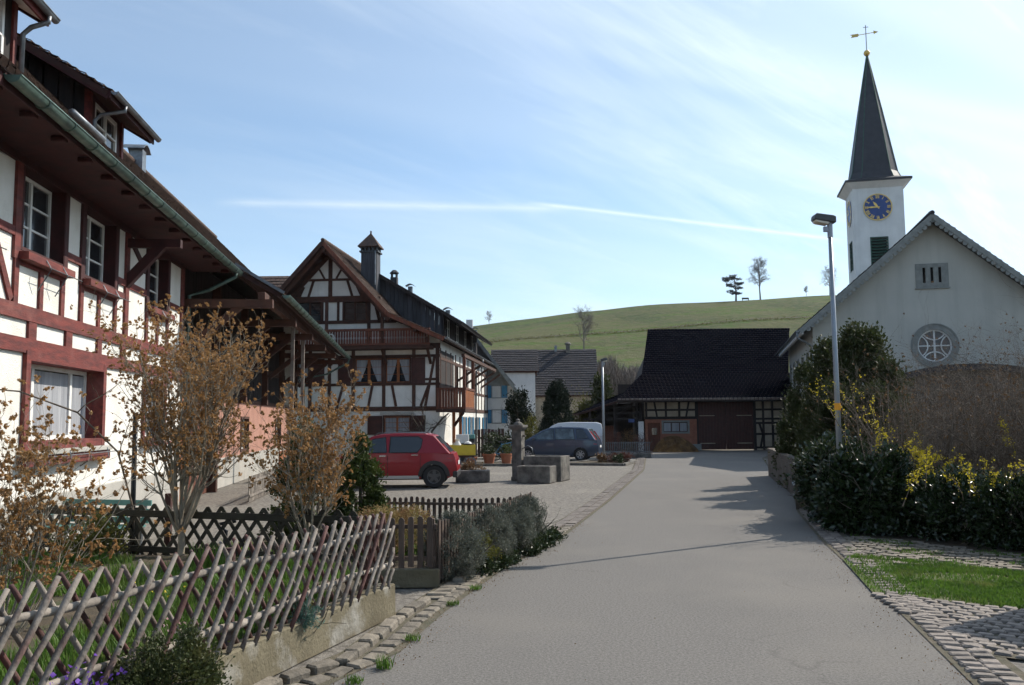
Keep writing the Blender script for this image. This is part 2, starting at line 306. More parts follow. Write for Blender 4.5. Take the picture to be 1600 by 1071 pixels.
def hill_mat():
    m = bpy.data.materials.new('hill_meadow'); m.use_nodes = True; nt = m.node_tree; N = nt.nodes; L = nt.links; b = N['Principled BSDF']; b.inputs['Roughness'].default_value = 1; b.inputs['Specular IOR Level'].default_value = .1
    tc = N.new('ShaderNodeTexCoord')
    def noise(sc, st, de=6):
        mp = N.new('ShaderNodeMapping'); mp.inputs['Scale'].default_value = st; L.new(tc.outputs['Object'], mp.inputs[0])
        t = N.new('ShaderNodeTexNoise'); t.inputs['Scale'].default_value = sc; t.inputs['Detail'].default_value = de; t.inputs['Roughness'].default_value = .6; L.new(mp.outputs[0], t.inputs[0]); return t.outputs[0]
    def ramp(f, a, c):
        r = N.new('ShaderNodeMapRange'); r.inputs[1].default_value = a; r.inputs[2].default_value = c; L.new(f, r.inputs[0]); return r.outputs[0]
    def mix(f, a, c):
        x = N.new('ShaderNodeMix'); x.data_type = 'RGBA'; L.new(f, x.inputs[0])
        for i, v in ((6, a), (7, c)):
            if hasattr(v, 'links'): L.new(v, x.inputs[i])
            else: x.inputs[i].default_value = (*v, 1)
        return x.outputs[2]
    c = mix(ramp(noise(.02, (1, 1, 1)), .44, .56), (.095,.100,.042), (.048,.068,.026))
    c = mix(ramp(noise(.05, (1, 3.5, 6)), .5, .58), c, (.065,.105,.022))
    c = mix(ramp(noise(.6, (1, 1, 3), 8), .45, .7), c, (.115,.105,.055))
    L.new(c, b.inputs['Base Color']); bp = N.new('ShaderNodeBump'); bp.inputs['Strength'].default_value = .7; bp.inputs['Distance'].default_value = .8; L.new(noise(.5, (1, 1, 2), 8), bp.inputs['Height']); L.new(bp.outputs[0], b.inputs['Normal'])
    return m
M['hill'] = hill_mat()
def asphalt_mat():
    m = bpy.data.materials.new('asphalt_worn'); m.use_nodes = True; nt = m.node_tree; N = nt.nodes; L = nt.links; b = N['Principled BSDF']; b.inputs['Roughness'].default_value = .93; b.inputs['Specular IOR Level'].default_value = .25
    tc = N.new('ShaderNodeTexCoord')
    def noise(sc, de=4, st=(1, 1, 1), r=.55):
        mp = N.new('ShaderNodeMapping'); mp.inputs['Scale'].default_value = st; mp.inputs['Rotation'].default_value = (0, 0, -.12); L.new(tc.outputs['Object'], mp.inputs[0]); t = N.new('ShaderNodeTexNoise'); t.inputs['Scale'].default_value = sc; t.inputs['Detail'].default_value = de; t.inputs['Roughness'].default_value = r; L.new(mp.outputs[0], t.inputs[0]); return t.outputs[0]
    def rmp(f, a, c, lo=0, hi=1):
        r = N.new('ShaderNodeMapRange'); r.inputs[1].default_value = a; r.inputs[2].default_value = c; r.inputs[3].default_value = lo; r.inputs[4].default_value = hi; L.new(f, r.inputs[0]); return r.outputs[0]
    def mix(f, a, c):
        x = N.new('ShaderNodeMix'); x.data_type = 'RGBA'; L.new(f, x.inputs[0])
        for i, v in ((6, a), (7, c)):
            if hasattr(v, 'links'): L.new(v, x.inputs[i])
            else: x.inputs[i].default_value = (*v, 1)
        return x.outputs[2]
    c = mix(rmp(noise(45, 6, r=.75), .36, .64), (.205,.193,.178), (.090,.084,.077))          # aggregate
    c = mix(rmp(noise(.9, 6, (1, .22, 1)), .45, .72, 0, .35), c, (.118,.112,.104))       # long worn bands
    c = mix(rmp(noise(.35, 7), .50, .66, 0, .35), c, (.205,.188,.163))                       # sandy patches
    c = mix(rmp(noise(4, 8, r=.7), .62, .72, 0, .5), c, (.11,.10,.09))                      # small stains
    v = N.new('ShaderNodeTexVoronoi'); v.feature = 'DISTANCE_TO_EDGE'; v.inputs['Scale'].default_value = .33
    wp = N.new('ShaderNodeVectorMath'); wp.operation = 'MULTIPLY_ADD'; tn = N.new('ShaderNodeTexNoise'); tn.inputs['Scale'].default_value = 1.6; tn.inputs['Detail'].default_value = 7; L.new(tc.outputs['Object'], tn.inputs[0]); L.new(tn.outputs['Color'], wp.inputs[0]); wp.inputs[1].default_value = (.9, .9, 0); L.new(tc.outputs['Object'], wp.inputs[2]); L.new(wp.outputs[0], v.inputs['Vector'])
    cr = N.new('ShaderNodeMath'); cr.operation = 'MULTIPLY'; L.new(rmp(v.outputs['Distance'], .0, .006, .3, 0), cr.inputs[0]); L.new(rmp(noise(.5, 3), .52, .60), cr.inputs[1])
    c = mix(cr.outputs[0], c, (.05,.047,.042))
    L.new(c, b.inputs['Base Color']); bp = N.new('ShaderNodeBump'); bp.inputs['Strength'].default_value = .5; bp.inputs['Distance'].default_value = .01; L.new(noise(60, 4, r=.7), bp.inputs['Height']); L.new(bp.outputs[0], b.inputs['Normal']); return m
M['asphalt'] = asphalt_mat()
# ---------------------------------------------------------------- building helpers
def wall_grid(mb, x0, x1, z0, z1, y0, th, holes=()):
    """front at y0, back at y0+th, rectangular holes (hx0,hx1,hz0,hz1)"""
    xs = sorted({x0, x1, *[h[0] for h in holes], *[h[1] for h in holes]}); zs = sorted({z0, z1, *[h[2] for h in holes], *[h[3] for h in holes]})
    for i in range(len(xs)-1):
        for j in range(len(zs)-1):
            a, b, c, d = xs[i], xs[i+1], zs[j], zs[j+1]; mx, mz = (a+b)/2, (c+d)/2
            if any(h[0] < mx < h[1] and h[2] < mz < h[3] for h in holes): continue
            mb.quad((a,y0,c),(b,y0,c),(b,y0,d),(a,y0,d)); mb.quad((b,y0+th,c),(a,y0+th,c),(a,y0+th,d),(b,y0+th,d))
    for a, b, c, d in holes:
        y1 = y0+th
        mb.quad((a,y0,c),(a,y1,c),(b,y1,c),(b,y0,c)); mb.quad((a,y0,d),(b,y0,d),(b,y1,d),(a,y1,d))
        mb.quad((a,y0,c),(a,y0,d),(a,y1,d),(a,y1,c)); mb.quad((b,y0,c),(b,y1,c),(b,y1,d),(b,y0,d))
    mb.quad((x0,y0,z0),(x0,y0,z1),(x0,y0+th,z1),(x0,y0+th,z0)); mb.quad((x1,y0,z0),(x1,y0+th,z0),(x1,y0+th,z1),(x1,y0,z1))
    mb.quad((x0,y0,z1),(x1,y0,z1),(x1,y0+th,z1),(x0,y0+th,z1)); mb.quad((x0,y0,z0),(x0,y0+th,z0),(x1,y0+th,z0),(x1,y0,z0))
    return mb
class Face:
    """a wall plane of a house: a point (x, out, z) -> house coordinates. O origin, ax unit along, on unit outward"""
    def __init__(s, O, ax, on): s.O = Vector(O); s.ax = Vector(ax); s.on = Vector(on); s.up = Vector((0, 0, 1))
    def __call__(s, x, o, z): return s.O+s.ax*x+s.on*o+s.up*z
    def box(s, mb, x0, x1, o0, o1, z0, z1):
        p = [s(a, b, c) for c in (z0, z1) for a, b in ((x0, o0), (x1, o0), (x1, o1), (x0, o1))]
        return mb.add(p, [(0,1,2,3),(7,6,5,4),(4,5,1,0),(5,6,2,1),(6,7,3,2),(7,4,0,3)])
def timber(root, F, x0, z0, x1, z1, w, m, name='beam', out=.03, deep=.06):
    mb = MB(); j = random.uniform(0, .004); p0, p1 = F(x0, 0, z0), F(x1, 0, z1); d = (p1-p0).normalized(); s = F.on.cross(d).normalized()*w/2
    o0 = F.on*(-deep); o1 = F.on*(out+j)
    vs = [p+a+b for p in (p0, p1) for a, b in ((-s, o0), (s, o0), (s, o1), (-s, o1))]
    mb.add(vs, [(0,1,2,3),(7,6,5,4),(4,5,1,0),(5,6,2,1),(6,7,3,2),(7,4,0,3)])
    return mb.build(name, m, root)
def window(root, F, x0, x1, z0, z1, recess=.12, case=None, frame=None, glass=None, cols=2, rows=3, curtain=0, sill=None, casew=.07, fw=.045, panes=True, name='window', munt=.022, mull=.06, caseout=.035, curtain_m=None):
    """opening x0..x1, z0..z1 in face F. the casing is the window, frame, panes, curtain and sill are its sub-parts"""
    case = case or M['red_dark']; frame = frame or M['white_paint']; glass = glass or M['glass']
    mb = MB(); w = casew; o = caseout; r = -recess
    e = .006; F.box(mb, x0-w, x0+e, r, o, z0-w, z1+w); F.box(mb, x1-e, x1+w, r, o, z0-w, z1+w); F.box(mb, x0+e, x1-e, r, o-.004, z1-e, z1+w); F.box(mb, x0+e, x1-e, r, o-.004, z0-w, z0+e)
    win = mb.build(name, case, root)
    mb = MB(); a, b = r-.05, r+.0
    F.box(mb, x0, x1, a, b, z1-fw, z1); F.box(mb, x0, x1, a, b, z0, z0+fw); F.box(mb, x0, x0+fw, a, b, z0+fw, z1-fw); F.box(mb, x1-fw, x1, a, b, z0+fw, z1-fw)
    fr = cols if isinstance(cols, list) else [i/cols for i in range(cols+1)]; cols = len(fr)-1; XS = [x0+(x1-x0)*f for f in fr]
    for i in range(1, cols): F.box(mb, XS[i]-mull/2, XS[i]+mull/2, a, b+.006, z0+fw, z1-fw)
    for i in range(cols):
        ax, bx = XS[i]+(fw if i == 0 else mull/2), XS[i+1]-(fw if i == cols-1 else mull/2)
        for j in range(1, rows):
            z = z0+fw+(z1-z0-2*fw)*j/rows; F.box(mb, ax, bx, a+.015, b-.008, z-munt/2, z+munt/2)
    mb.build('frame', frame, win)
    if panes:
        for i in range(cols):
            ax, bx = XS[i]+(fw if i == 0 else mull/2), XS[i+1]-(fw if i == cols-1 else mull/2)
            for j in range(rows):
                c, d = z0+fw+(z1-z0-2*fw)*j/rows+(munt/2 if j else 0), z0+fw+(z1-z0-2*fw)*(j+1)/rows-(munt/2 if j < rows-1 else 0)
                q = MB(); F.box(q, ax, bx, r-.034+random.uniform(-.003,.003), r-.028, c, d); q.build('pane', glass, win)
    else:
        q = MB(); F.box(q, x0+fw, x1-fw, r-.034, r-.028, z0+fw, z1-fw); q.build('pane', glass, win)
    if curtain:
        q = MB()
        if curtain == 2:      # drawn aside, tent shape, in front of dark room (set behind clear air: shown as the pane's inner side)
            for i in range(cols):
                ax, bx = XS[i]+.05, XS[i+1]-.05; mx = (ax+bx)/2
                side = -1 if i % 2 == 0 else 1
                e0, e1 = (ax, bx) if side < 0 else (bx, ax)
                pts = [(e0, z0+.08), (e0, z1-.07), (e1, z1-.07), (e0+(e1-e0)*.75, z0+(z1-z0)*.55), (e0+(e1-e0)*.35, z0+.08)]
                P = [F(px, r-.024, pz) for px, pz in pts]
                q.add(P, [tuple(range(5)) if side > 0 else tuple(range(4, -1, -1))])
        else:
            n = max(6, int((x1-x0)/.045)); P = []
            for i in range(n+1):
                u = x0+fw+(x1-x0-2*fw)*i/n; P += [F(u, r-.022-.003*(i % 2), z0+fw), F(u, r-.022-.003*(i % 2), z1-fw-(z1-z0)*.02)]
            q.add(P, [(2*i, 2*i+2, 2*i+3, 2*i+1) for i in range(n)])
        q.build('curtain', curtain_m or M['curtain'], win)
    if sill:
        q = MB(); F.box(q, x0-w-.03, x1+w+.03, -.02, .10, z0-w-.045, z0-w-.003); q.build('sill', sill, win)
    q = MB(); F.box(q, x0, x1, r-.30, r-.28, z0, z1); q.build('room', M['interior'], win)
    return win
def shutter(root, F, x0, x1, z0, z1, m, out=.03, slats=True, name='shutter'):
    mb = MB(); F.box(mb, x0, x1, out, out+.03, z0, z1)
    if slats:
        n = max(3, int((z1-z0)/.09))
        for i in range(n):
            c = z0+.05+(z1-z0-.1)*(i+.5)/n; F.box(mb, x0+.06, x1-.06, out+.03, out+.042, c-.028, c+.022)
        F.box(mb, x0, x0+.05, out+.03, out+.048, z0, z1); F.box(mb, x1-.05, x1, out+.03, out+.048, z0, z1)
    return mb.build(name, m, root)
def tiled(root, e0, e1, r1, r0, course, tw, m, thick=.03, name='roof_tiles', jit=.008, label=None):
    """tiles on the quad e0,e1 (eave) r1,r0 (ridge), each tile a raised slab overlapping the course below"""
    e0, e1, r1, r0 = map(Vector, (e0, e1, r1, r0)); up = ((r0-e0)+(r1-e1)).normalized(); al = (e1-e0).normalized(); nn = al.cross(up).normalized()
    if nn.z < 0: nn = -nn
    H = ((r0-e0).length+(r1-e1).length)/2; nc = max(1, round(H/course)); V = []; Fc = []
    for j in range(nc):
        f0, f1 = j/nc, min(1, (j+1.12)/nc); a0, b0 = e0.lerp(r0, f0), e1.lerp(r1, f0); a1, b1 = e0.lerp(r0, f1), e1.lerp(r1, f1)
        nt = max(1, round((b0-a0).length/tw)); off = .5*(j % 2)
        for i in range(nt+(j % 2)):
            u0, u1 = max(0, (i-off)/nt), min(1, (i+1-off)/nt)
            g = .012/max(.2, (b0-a0).length)
            p0, p1 = a0.lerp(b0, u0+g), a0.lerp(b0, u1-g); q0, q1 = a1.lerp(b1, u0+g), a1.lerp(b1, u1-g)
            h = thick+random.uniform(-jit, jit); b = len(V)
            V += [p0+nn*.002, p1+nn*.002, p0+nn*h, p1+nn*(h+random.uniform(-jit, jit)*.5), q0+nn*.006, q1+nn*.006]
            Fc += [(b, b+1, b+3, b+2), (b+2, b+3, b+5, b+4)]
    me = bpy.data.meshes.new(name); me.from_pydata([tuple(v) for v in V], [], Fc); o = link(name, me, root, m); o['kind'] = 'stuff'
    if label: o['label'] = label
    return o
def slab(mb, e0, e1, r1, r0, th=.12, gap=.01):
    e0, e1, r1, r0 = map(Vector, (e0, e1, r1, r0)); nn = (e1-e0).cross(r0-e0).normalized()
    if nn.z < 0: nn = -nn
    a = [p-nn*gap for p in (e0, e1, r1, r0)]
    return mb.prism(a, -nn*th)
def gutter(root, p0, p1, r=.075, m=None, name='gutter', rings=True):
    p0, p1 = Vector(p0), Vector(p1); d = (p1-p0).normalized(); s = d.cross(Vector((0, 0, 1))).normalized(); n = 7; V = []; F = []
    for p in (p0, p1):
        for k in range(n):
            t = math.pi*k/(n-1); V.append(p+s*math.cos(t)*r-Vector((0, 0, 1))*math.sin(t)*r)
        for k in range(n):
            t = math.pi*k/(n-1); V.append(p+s*math.cos(t)*(r-.008)-Vector((0, 0, 1))*(math.sin(t)*(r-.008)))
    for k in range(n-1): F += [(k, k+1, 2*n+k+1, 2*n+k), (n+k+1, n+k, 3*n+k, 3*n+k+1)]
    F += [(0, 2*n, 3*n, n), (n-1, 2*n-1, 4*n-1, 3*n-1)]+[tuple(range(n))[::-1], tuple(range(2*n, 3*n))]
    mb = MB().add(V, F); mb.tube([p0+s*r+Vector((0,0,.004)), p1+s*r+Vector((0,0,.004))], .012, 5); mb.tube([p0-s*r+Vector((0,0,.004)), p1-s*r+Vector((0,0,.004))], .012, 5)
    if rings:
        L_ = (p1-p0).length; k = int(L_/.75)
        for i in range(1, k):
            c = p0.lerp(p1, i/k); pts = [c+s*math.cos(math.pi*j/8)*(r+.006)-Vector((0,0,1))*math.sin(math.pi*j/8)*(r+.006) for j in range(9)]
            mb.tube(pts, .009, 4)
    return mb.build(name, m or M['copper'], root, angle=40)

# ---------------------------------------------------------------- vegetation helpers
def leaf_cards(name, C, size, m, parent=None, aspect=.55, up=0.0, kind='stuff', droop=0, seed=0, normal=None, fold=True):
    """leaf-sized faces at points C (n,3); two triangles folded along the rib"""
    r = np.random.default_rng(seed+len(C)); n = len(C); C = np.asarray(C, float)
    d = r.normal(size=(n, 3)); 
    if normal is not None: d = d*.6+normal
    d[:, 2] += up; d /= np.linalg.norm(d, axis=1)[:, None]+1e-9
    q = r.normal(size=(n, 3)); s = np.cross(d, q); s /= np.linalg.norm(s, axis=1)[:, None]+1e-9; nn = np.cross(d, s)
    L_ = size*(.6+.8*r.random(n))[:, None]; Wd = L_*aspect*.5
    f = Wd*(.35 if fold else 0)
    V = np.stack([C-d*L_*.5, C+s*Wd+nn*f, C+d*L_*.5, C-s*Wd+nn*f], 1).reshape(-1, 3)
    i = np.arange(n)*4
    F = np.concatenate([np.stack([i, i+1, i+2], 1), np.stack([i, i+2, i+3], 1)])
    return np_mesh(name, V, F, m, parent, kind)
def blob_points(n, c, r, seed=0, lump=.25, shell=.55, clumps=60, tight=.16, flat=None):
    """points clumped through an uneven ellipsoid: clumps give light and dark parts and gaps"""
    g = np.random.default_rng(seed); c = np.array(c); r = np.array(r)
    d = g.normal(size=(clumps, 3)); d /= np.linalg.norm(d, axis=1)[:, None]
    ph = g.random(9)*6.28; w = 1+lump*(np.sin(3*d[:, 0]*2+ph[0])*.4+np.sin(5*d[:, 1]+ph[1])*.35+np.sin(6*d[:, 2]+ph[2])*.35)
    rad_ = (g.random(clumps)**(1-shell))*w; cc = d*rad_[:, None]
    k = g.integers(0, clumps, n); P = cc[k]+g.normal(size=(n, 3))*tight*(.5+g.random(clumps))[k][:, None]
    P = c+P*r
    if flat is not None: P = P[P[:, 2] > flat]
    return P
def cone_points(n, c, r, h, seed=0, clumps=90, tight=.09, power=.8, base=.06):
    g = np.random.default_rng(seed); t = g.random(clumps)**1.25; a = g.random(clumps)*6.283
    lump = 1+.16*np.sin(3*a+g.random()*6)+.12*np.sin(9*t+2*a)+.12*g.normal(size=clumps)
    prof = np.minimum(1, (t+.02)/base*.5+.5)*(1-t)**power*(.86+.3*np.sin(np.clip(t*3.2, 0, 3.14))*.5)
    R = r*prof*lump*(.62+.38*g.random(clumps)**.4)
    cc = np.stack([np.cos(a)*R, np.sin(a)*R, t*h], 1); k = g.integers(0, clumps, n)
    s = tight*(.6+.8*g.random(clumps))[k][:, None]; P = cc[k]+g.normal(size=(n, 3))*s*np.array([r*1.3, r*1.3, h*.35])
    P[:, 2] = np.abs(P[:, 2]); return P+np.array(c)
class Twigs:
    """bare branches: many tapered thin tubes gathered as one mesh"""
    def __init__(s): s.mb = MB(); s.tips = []; s.nodes = []
    def grow(s, p, d, length, r, level, rng, kids=(4, 3), spread=.55, trop=.12, wob=.16, seg=6, sides=4, taper=.35, start=.3, shrink=.55):
        p = Vector(p); d = Vector(d).normalized(); pts = [p.copy()]; rs = [r]; step = length/seg
        for i in range(seg):
            d = (d+Vector((rng.gauss(0, wob), rng.gauss(0, wob), rng.gauss(0, wob)+trop))).normalized(); p = p+d*step; pts.append(p.copy()); rs.append(r*(1-(1-taper)*(i+1)/seg))
            if level > 0 and (i+1)/seg >= start:
                kk = kids[min(len(kids)-1, len(kids)-level)]; num = kk/(seg*(1-start)+.01); num = int(num)+(1 if rng.random() < num-int(num) else 0)
                for _ in range(num):
                    a = Vector((rng.gauss(0, 1), rng.gauss(0, 1), rng.gauss(0, .6))); a = (a-d*a.dot(d)).normalized(); nd = (d*(1-spread)+a*spread).normalized()
                    s.grow(p, nd, length*shrink*rng.uniform(.6, 1.15), max(.0022, rs[-1]*.62), level-1, rng, kids, spread, trop, wob*1.15, max(3, seg-1), 3, taper, start*.8, shrink)
        s.mb.tube(pts, rs, sides if level > 0 else 3, cap=False); s.tips.append((p, d)); s.nodes += [(q, d) for q in pts[seg//2:]]
def seed_clusters(tips, n, rng, size=.022, spread=.04):
    """pods: groups of small pointed petals at the twig ends"""
    out = []; dirs = []
    for p, d in tips:
        for _ in range(max(1, int(rng.gauss(n, .7)))):
            c = p+Vector((rng.gauss(0, 1), rng.gauss(0, 1), rng.gauss(0, 1)))*spread
            for _ in range(6):
                o = Vector((rng.gauss(0, 1), rng.gauss(0, 1), rng.gauss(0, 1)+.4)).normalized(); out.append(tuple(c+o*size*.38)); dirs.append(tuple(o))
    return np.array(out), np.array(dirs)*3
def blades(name, P, h, m, parent=None, lean=.35, w=.008, seed=0, kind='stuff'):
    """grass blades (bent, two faces) rooted at P"""
    g = np.random.default_rng(seed); n = len(P); P = np.asarray(P, float); a = g.random(n)*6.283; s = np.stack([np.cos(a), np.sin(a), np.zeros(n)], 1); l = np.stack([-np.sin(a), np.cos(a), np.zeros(n)], 1)*(lean*g.normal(size=n))[:, None]
    H = (h*(.5+.8*g.random(n)))[:, None]; up = np.array([0, 0, 1.0])
    ww = w*(.7+.6*g.random(n))[:, None]
    V = np.stack([P-s*ww, P+s*ww, P+s*ww*.7+up*H*.55+l*H*.4, P-s*ww*.7+up*H*.55+l*H*.4, P+up*H*.95+l*H*1.15], 1).reshape(-1, 3); i = np.arange(n)*5
    F = np.concatenate([np.stack([i, i+1, i+2], 1), np.stack([i, i+2, i+3], 1), np.stack([i+3, i+2, i+4], 1)])
    return np_mesh(name, V, F, m, parent, kind)
def poly_points(n, poly, seed=0, z=0):
    g = np.random.default_rng(seed); P = np.array(poly, float); lo, hi = P.min(0), P.max(0); q = lo+g.random((n*3, 2))*(hi-lo); ins = np.zeros(len(q), bool); j = len(P)-1
    for i in range(len(P)):
        c = ((P[i, 1] > q[:, 1]) != (P[j, 1] > q[:, 1])) & (q[:, 0] < (P[j, 0]-P[i, 0])*(q[:, 1]-P[i, 1])/(P[j, 1]-P[i, 1]+1e-12)+P[i, 0]); ins ^= c; j = i
    q = q[ins][:n]; return np.column_stack([q, np.full(len(q), z)])

# ---------------------------------------------------------------- the ground
def sheet(name, poly, z, m, kind='structure', sub=0, parent=None):
    me = bpy.data.meshes.new(name); me.from_pydata([(x, y, z) for x, y in poly], [], [tuple(range(len(poly)))]); o = link(name, me, parent, m)
    if kind: o['kind'] = kind
    return o
def hill_z(x, y):
    ridge = np.interp(x, [-400, -120, -60, -9, 19, 39, 58, 95, 140, 260, 400], [8, 16, 24, 30.2, 34.0, 35.6, 36.7, 38.3, 38.5, 34, 22])
    t = np.clip((y-96)/162.0, 0, 1); s = t*t*(3-2*t)*.55+t*.45
    z = ridge*s+np.where(y > 258, -(y-258)*.06, 0)
    z = z+np.where((t > .02) & (t < 1), .5*np.sin(x*.05+y*.02)*t*(1-t)*4+.25*np.sin(x*.13-y*.09), 0)
    # field track terrace
    return z
def build_ground():
    # one sheet to the horizon, rising into the hill behind the village
    xs = np.concatenate([np.linspace(-600, -130, 14), np.linspace(-120, 240, 91), np.linspace(255, 600, 12)]); ys = np.concatenate([np.linspace(96, 262, 84), np.linspace(270, 420, 12), [520, 700]])
    X, Y = np.meshgrid(xs, ys); Z = hill_z(X, Y); Z = np.maximum(Z, -12)+.0
    V = np.stack([X, Y, Z-.004], -1).reshape(-1, 3); nx = len(xs); i = (np.arange(len(ys)-1)[:, None]*nx+np.arange(nx-1)[None]).ravel(); F = np.stack([i, i+1, i+nx+1, i+nx], 1)
    o = np_mesh('hill', V, F, M['hill'], None, 'structure'); o.data.shade_smooth()
    sheet('ground', [(-600, -200), (600, -200), (600, 96.5), (-600, 96.5)], -.012, M['gravel'])
    rl = [(-2.9, -6), (-2.3, 2.0), (-1.90, 5.0), (-1.40, 6.33), (-1.03, 6.9), (-.77, 8.5), (-.19, 11.1), (.68, 13.8), (2.17, 20.2), (4.79, 32.3), (6.5, 43), (7.3, 49.5)]
    rr = [(16, 50.3), (14.8, 48.6), (11.8, 41.4), (8.0, 26.5), (6.6, 20.6), (5.64, 17.4), (4.76, 13.7), (3.68, 8.4), (3.20, 6.2), (2.3, 2.0), (1.2, -6)]
    sheet('road', rl+[(9, 51.0), (13, 51.2), (30, 52), (60, 53), (60, 48), (30, 48)]+rr, 0, M['asphalt'])
    global ROAD_L, ROAD_R; ROAD_L, ROAD_R = rl, rr[::-1]
build_ground()
sheet('garden_ground', [(-1.34, 8.5), (-3.4, 2.05), (-4.0, 0), (-9, 0), (-8, 11.3), (-1.9, 10.3)], .27, M['soil'])
sheet('back_garden_ground', [(-1.9, 10.1), (-.95, 10.05), (.25, 13.9), (-3.4, 14.8), (-6.2, 12.0), (-2.1, 10.6)], .004, M['soil'])
def seg_at(poly, y):
    for (x0, y0), (x1, y1) in zip(poly, poly[1:]):
        if y0 <= y <= y1: return x0+(x1-x0)*(y-y0)/(y1-y0)
    return poly[-1][0]
def stone_mesh(name, L_, Wd, H, m, seed):
    g = random.Random(seed); mb = MB(); mb.box(-L_/2, L_/2, -Wd/2, Wd/2, 0, H)
    mb.v = [(x*(1-.06*(z > 0))+g.gauss(0, .045)*L_, y*(1-.06*(z > 0))+g.gauss(0, .045)*Wd, z+(g.gauss(0, .10)*H if z > 0 else 0)) for x, y, z in mb.v]
    me = mb.mesh(name); me.materials.append(m); bm = __import__('bmesh').new(); bm.from_mesh(me)
    import bmesh; bmesh.ops.bevel(bm, geom=[e for e in bm.edges if max(v.co.z for v in e.verts) > H*.5], offset=.10*min(L_, Wd), segments=1, affect='EDGES', profile=.6); bm.to_mesh(me); bm.free(); return me
def lay(parent, name, meshes, p, rz, s=1.0, dz=0):
    o = bpy.data.objects.new(name, random.choice(meshes)); COL.objects.link(o); o.parent = parent; o.location = (p[0], p[1], dz); o.rotation_euler = (random.gauss(0, .03), random.gauss(0, .03), rz+random.choice((0, math.pi))+random.gauss(0, .045)); o.scale = (s*random.uniform(.86, 1.04), random.uniform(.86, 1.04), random.uniform(.8, 1.2)); return o
def build_kerbs():
    # strip of earth the stones are bedded in
    def strip(pl, w0, w1, z, y0, y1, name, m):
        ys = np.linspace(y0, y1, 60); L_ = [(seg_at(pl, y)+w0, y) for y in ys]; R_ = [(seg_at(pl, y)+w1, y) for y in ys]
        V = [(x, y, z) for x, y in L_+R_]; n = len(ys); F = [(i, n+i, n+i+1, i+1) for i in range(n-1)]
        me = bpy.data.meshes.new(name); me.from_pydata(V, [], F); o = link(name, me, None, m); o['kind'] = 'structure'; return o
    kl = strip(ROAD_L, -.42, .06, .004, 5.0, 48, 'kerb', M['joint']); kr = strip(ROAD_R, -.03, .42, .008, 1.0, 47, 'gutter_strip', M['joint'])
    raised = [stone_mesh('kerb_stone', .25, .14, .055, M['stone'], i) for i in range(5)]
    flat = [stone_mesh('paving_stone', .20, .155, .022, M['stone'], 20+i) for i in range(5)]
    cob = [stone_mesh('paving_stone', .158, .117, .022, M['cobble'], 40+i) for i in range(6)]
    def path(pl, off, y0, y1, step, fn):
        y = y0
        while y < y1:
            x = seg_at(pl, y)+off; x2 = seg_at(pl, y+.1)+off; a = math.atan2(.1, x2-x); fn((x, y), a); y += step*math.sin(a)
    path(ROAD_L, -.28, 5.2, 9.3, .27, lambda p, a: lay(kl, 'kerb_stone', raised, p, a))
    path(ROAD_L, -.26, 9.3, 10.2, .2, lambda p, a: lay(kl, 'paving_stone', flat, p, a+math.pi/2, 1.3, .004))
    path(ROAD_L, -.24, 10.2, 14.5, .25, lambda p, a: lay(kl, 'kerb_stone', raised, p, a, .9))
    path(ROAD_L, -.09, 5.2, 15.5, .22, lambda p, a: lay(kl, 'paving_stone', flat, p, a, 1, .004))
    for off in (.10, .26): path(ROAD_R, off, 4.6, 15.5, .15 if off < .2 else .155, lambda p, a: lay(kr, 'paving_stone', cob, p, a+math.pi/2, 1.05, .004))
    
    mb = MB()
    def far(pl, off, y0, y1, step, L_, w):
        def f(p, a):
            c, s = math.cos(a), math.sin(a); q = [(p[0]+c*u-s*v, p[1]+s*u+c*v) for u, v in ((-L_/2, -w/2), (L_/2, -w/2), (L_/2, w/2), (-L_/2, w/2))]; h = random.uniform(.018, .03)
            mb.prism([(x, y, .004) for x, y in q], (0, 0, h))
        path(pl, off, y0, y1, step, f)
    far(ROAD_L, -.09, 15.5, 46, .26, .23, .17); far(ROAD_L, -.28, 14.5, 46, .26, .23, .17)
    mb.build('far_kerb_stones', M['cobble'], kl, kind='stuff')
    mb = MB(); far(ROAD_R, .10, 15.5, 40, .17, .14, .14); far(ROAD_R, .26, 15.5, 40, .17, .14, .14); mb.build('far_paving_stones', M['cobble'], kr, kind='stuff')
    # cobbled drive at the right
    D = [(3.60, 6.95), (3.76, 9.3), (4.87, 8.45), (6.0, 7.6), (7.4, 6.6), (8.0, 4.6), (4.15, 6.62)]
    dr = sheet('cobbled_drive', D, .010, M['joint']); A = math.radians(-38); n = 0
    P = np.array(D)
    def inside(x, y):
        r = False; j = len(D)-1
        for i in range(len(D)):
            if (D[i][1] > y) != (D[j][1] > y) and x < (D[j][0]-D[i][0])*(y-D[i][1])/(D[j][1]-D[i][1])+D[i][0]: r = not r
            j = i
        return r
    far_ = MB()
    for i in range(-50, 50):
        for j in range(-50, 50):
            u, v = (i+.5*(j % 2))*.150, j*.122; x, y = 5.2+u*math.cos(A)-v*math.sin(A), 8.0+u*math.sin(A)+v*math.cos(A)
            if not inside(x, y) or x/y > .64: continue
            if n < 290 and x < y*.615: lay(dr, 'paving_stone', cob, (x+random.gauss(0, .006), y+random.gauss(0, .006)), A, .9, .006); n += 1
            else:
                c, s = math.cos(A), math.sin(A); far_.prism([(x+c*p-s*q, y+s*p+c*q, .010) for p, q in ((-.068, -.054), (.068, -.054), (.068, .054), (-.068, .054))], (0, 0, .02))
    if far_.v: far_.build('edge_paving_stones', M['cobble'], dr, kind='stuff')
    # edge row of the drive toward us
    # mossy cobbles along the hedge foot
    D2 = [(4.95, 13.3), (4.55, 12.0), (4.35, 11.2), (5.4, 10.9), (6.6, 10.1), (8.4, 8.6), (9, 9.5), (6.6, 12.0), (5.3, 13.9)]
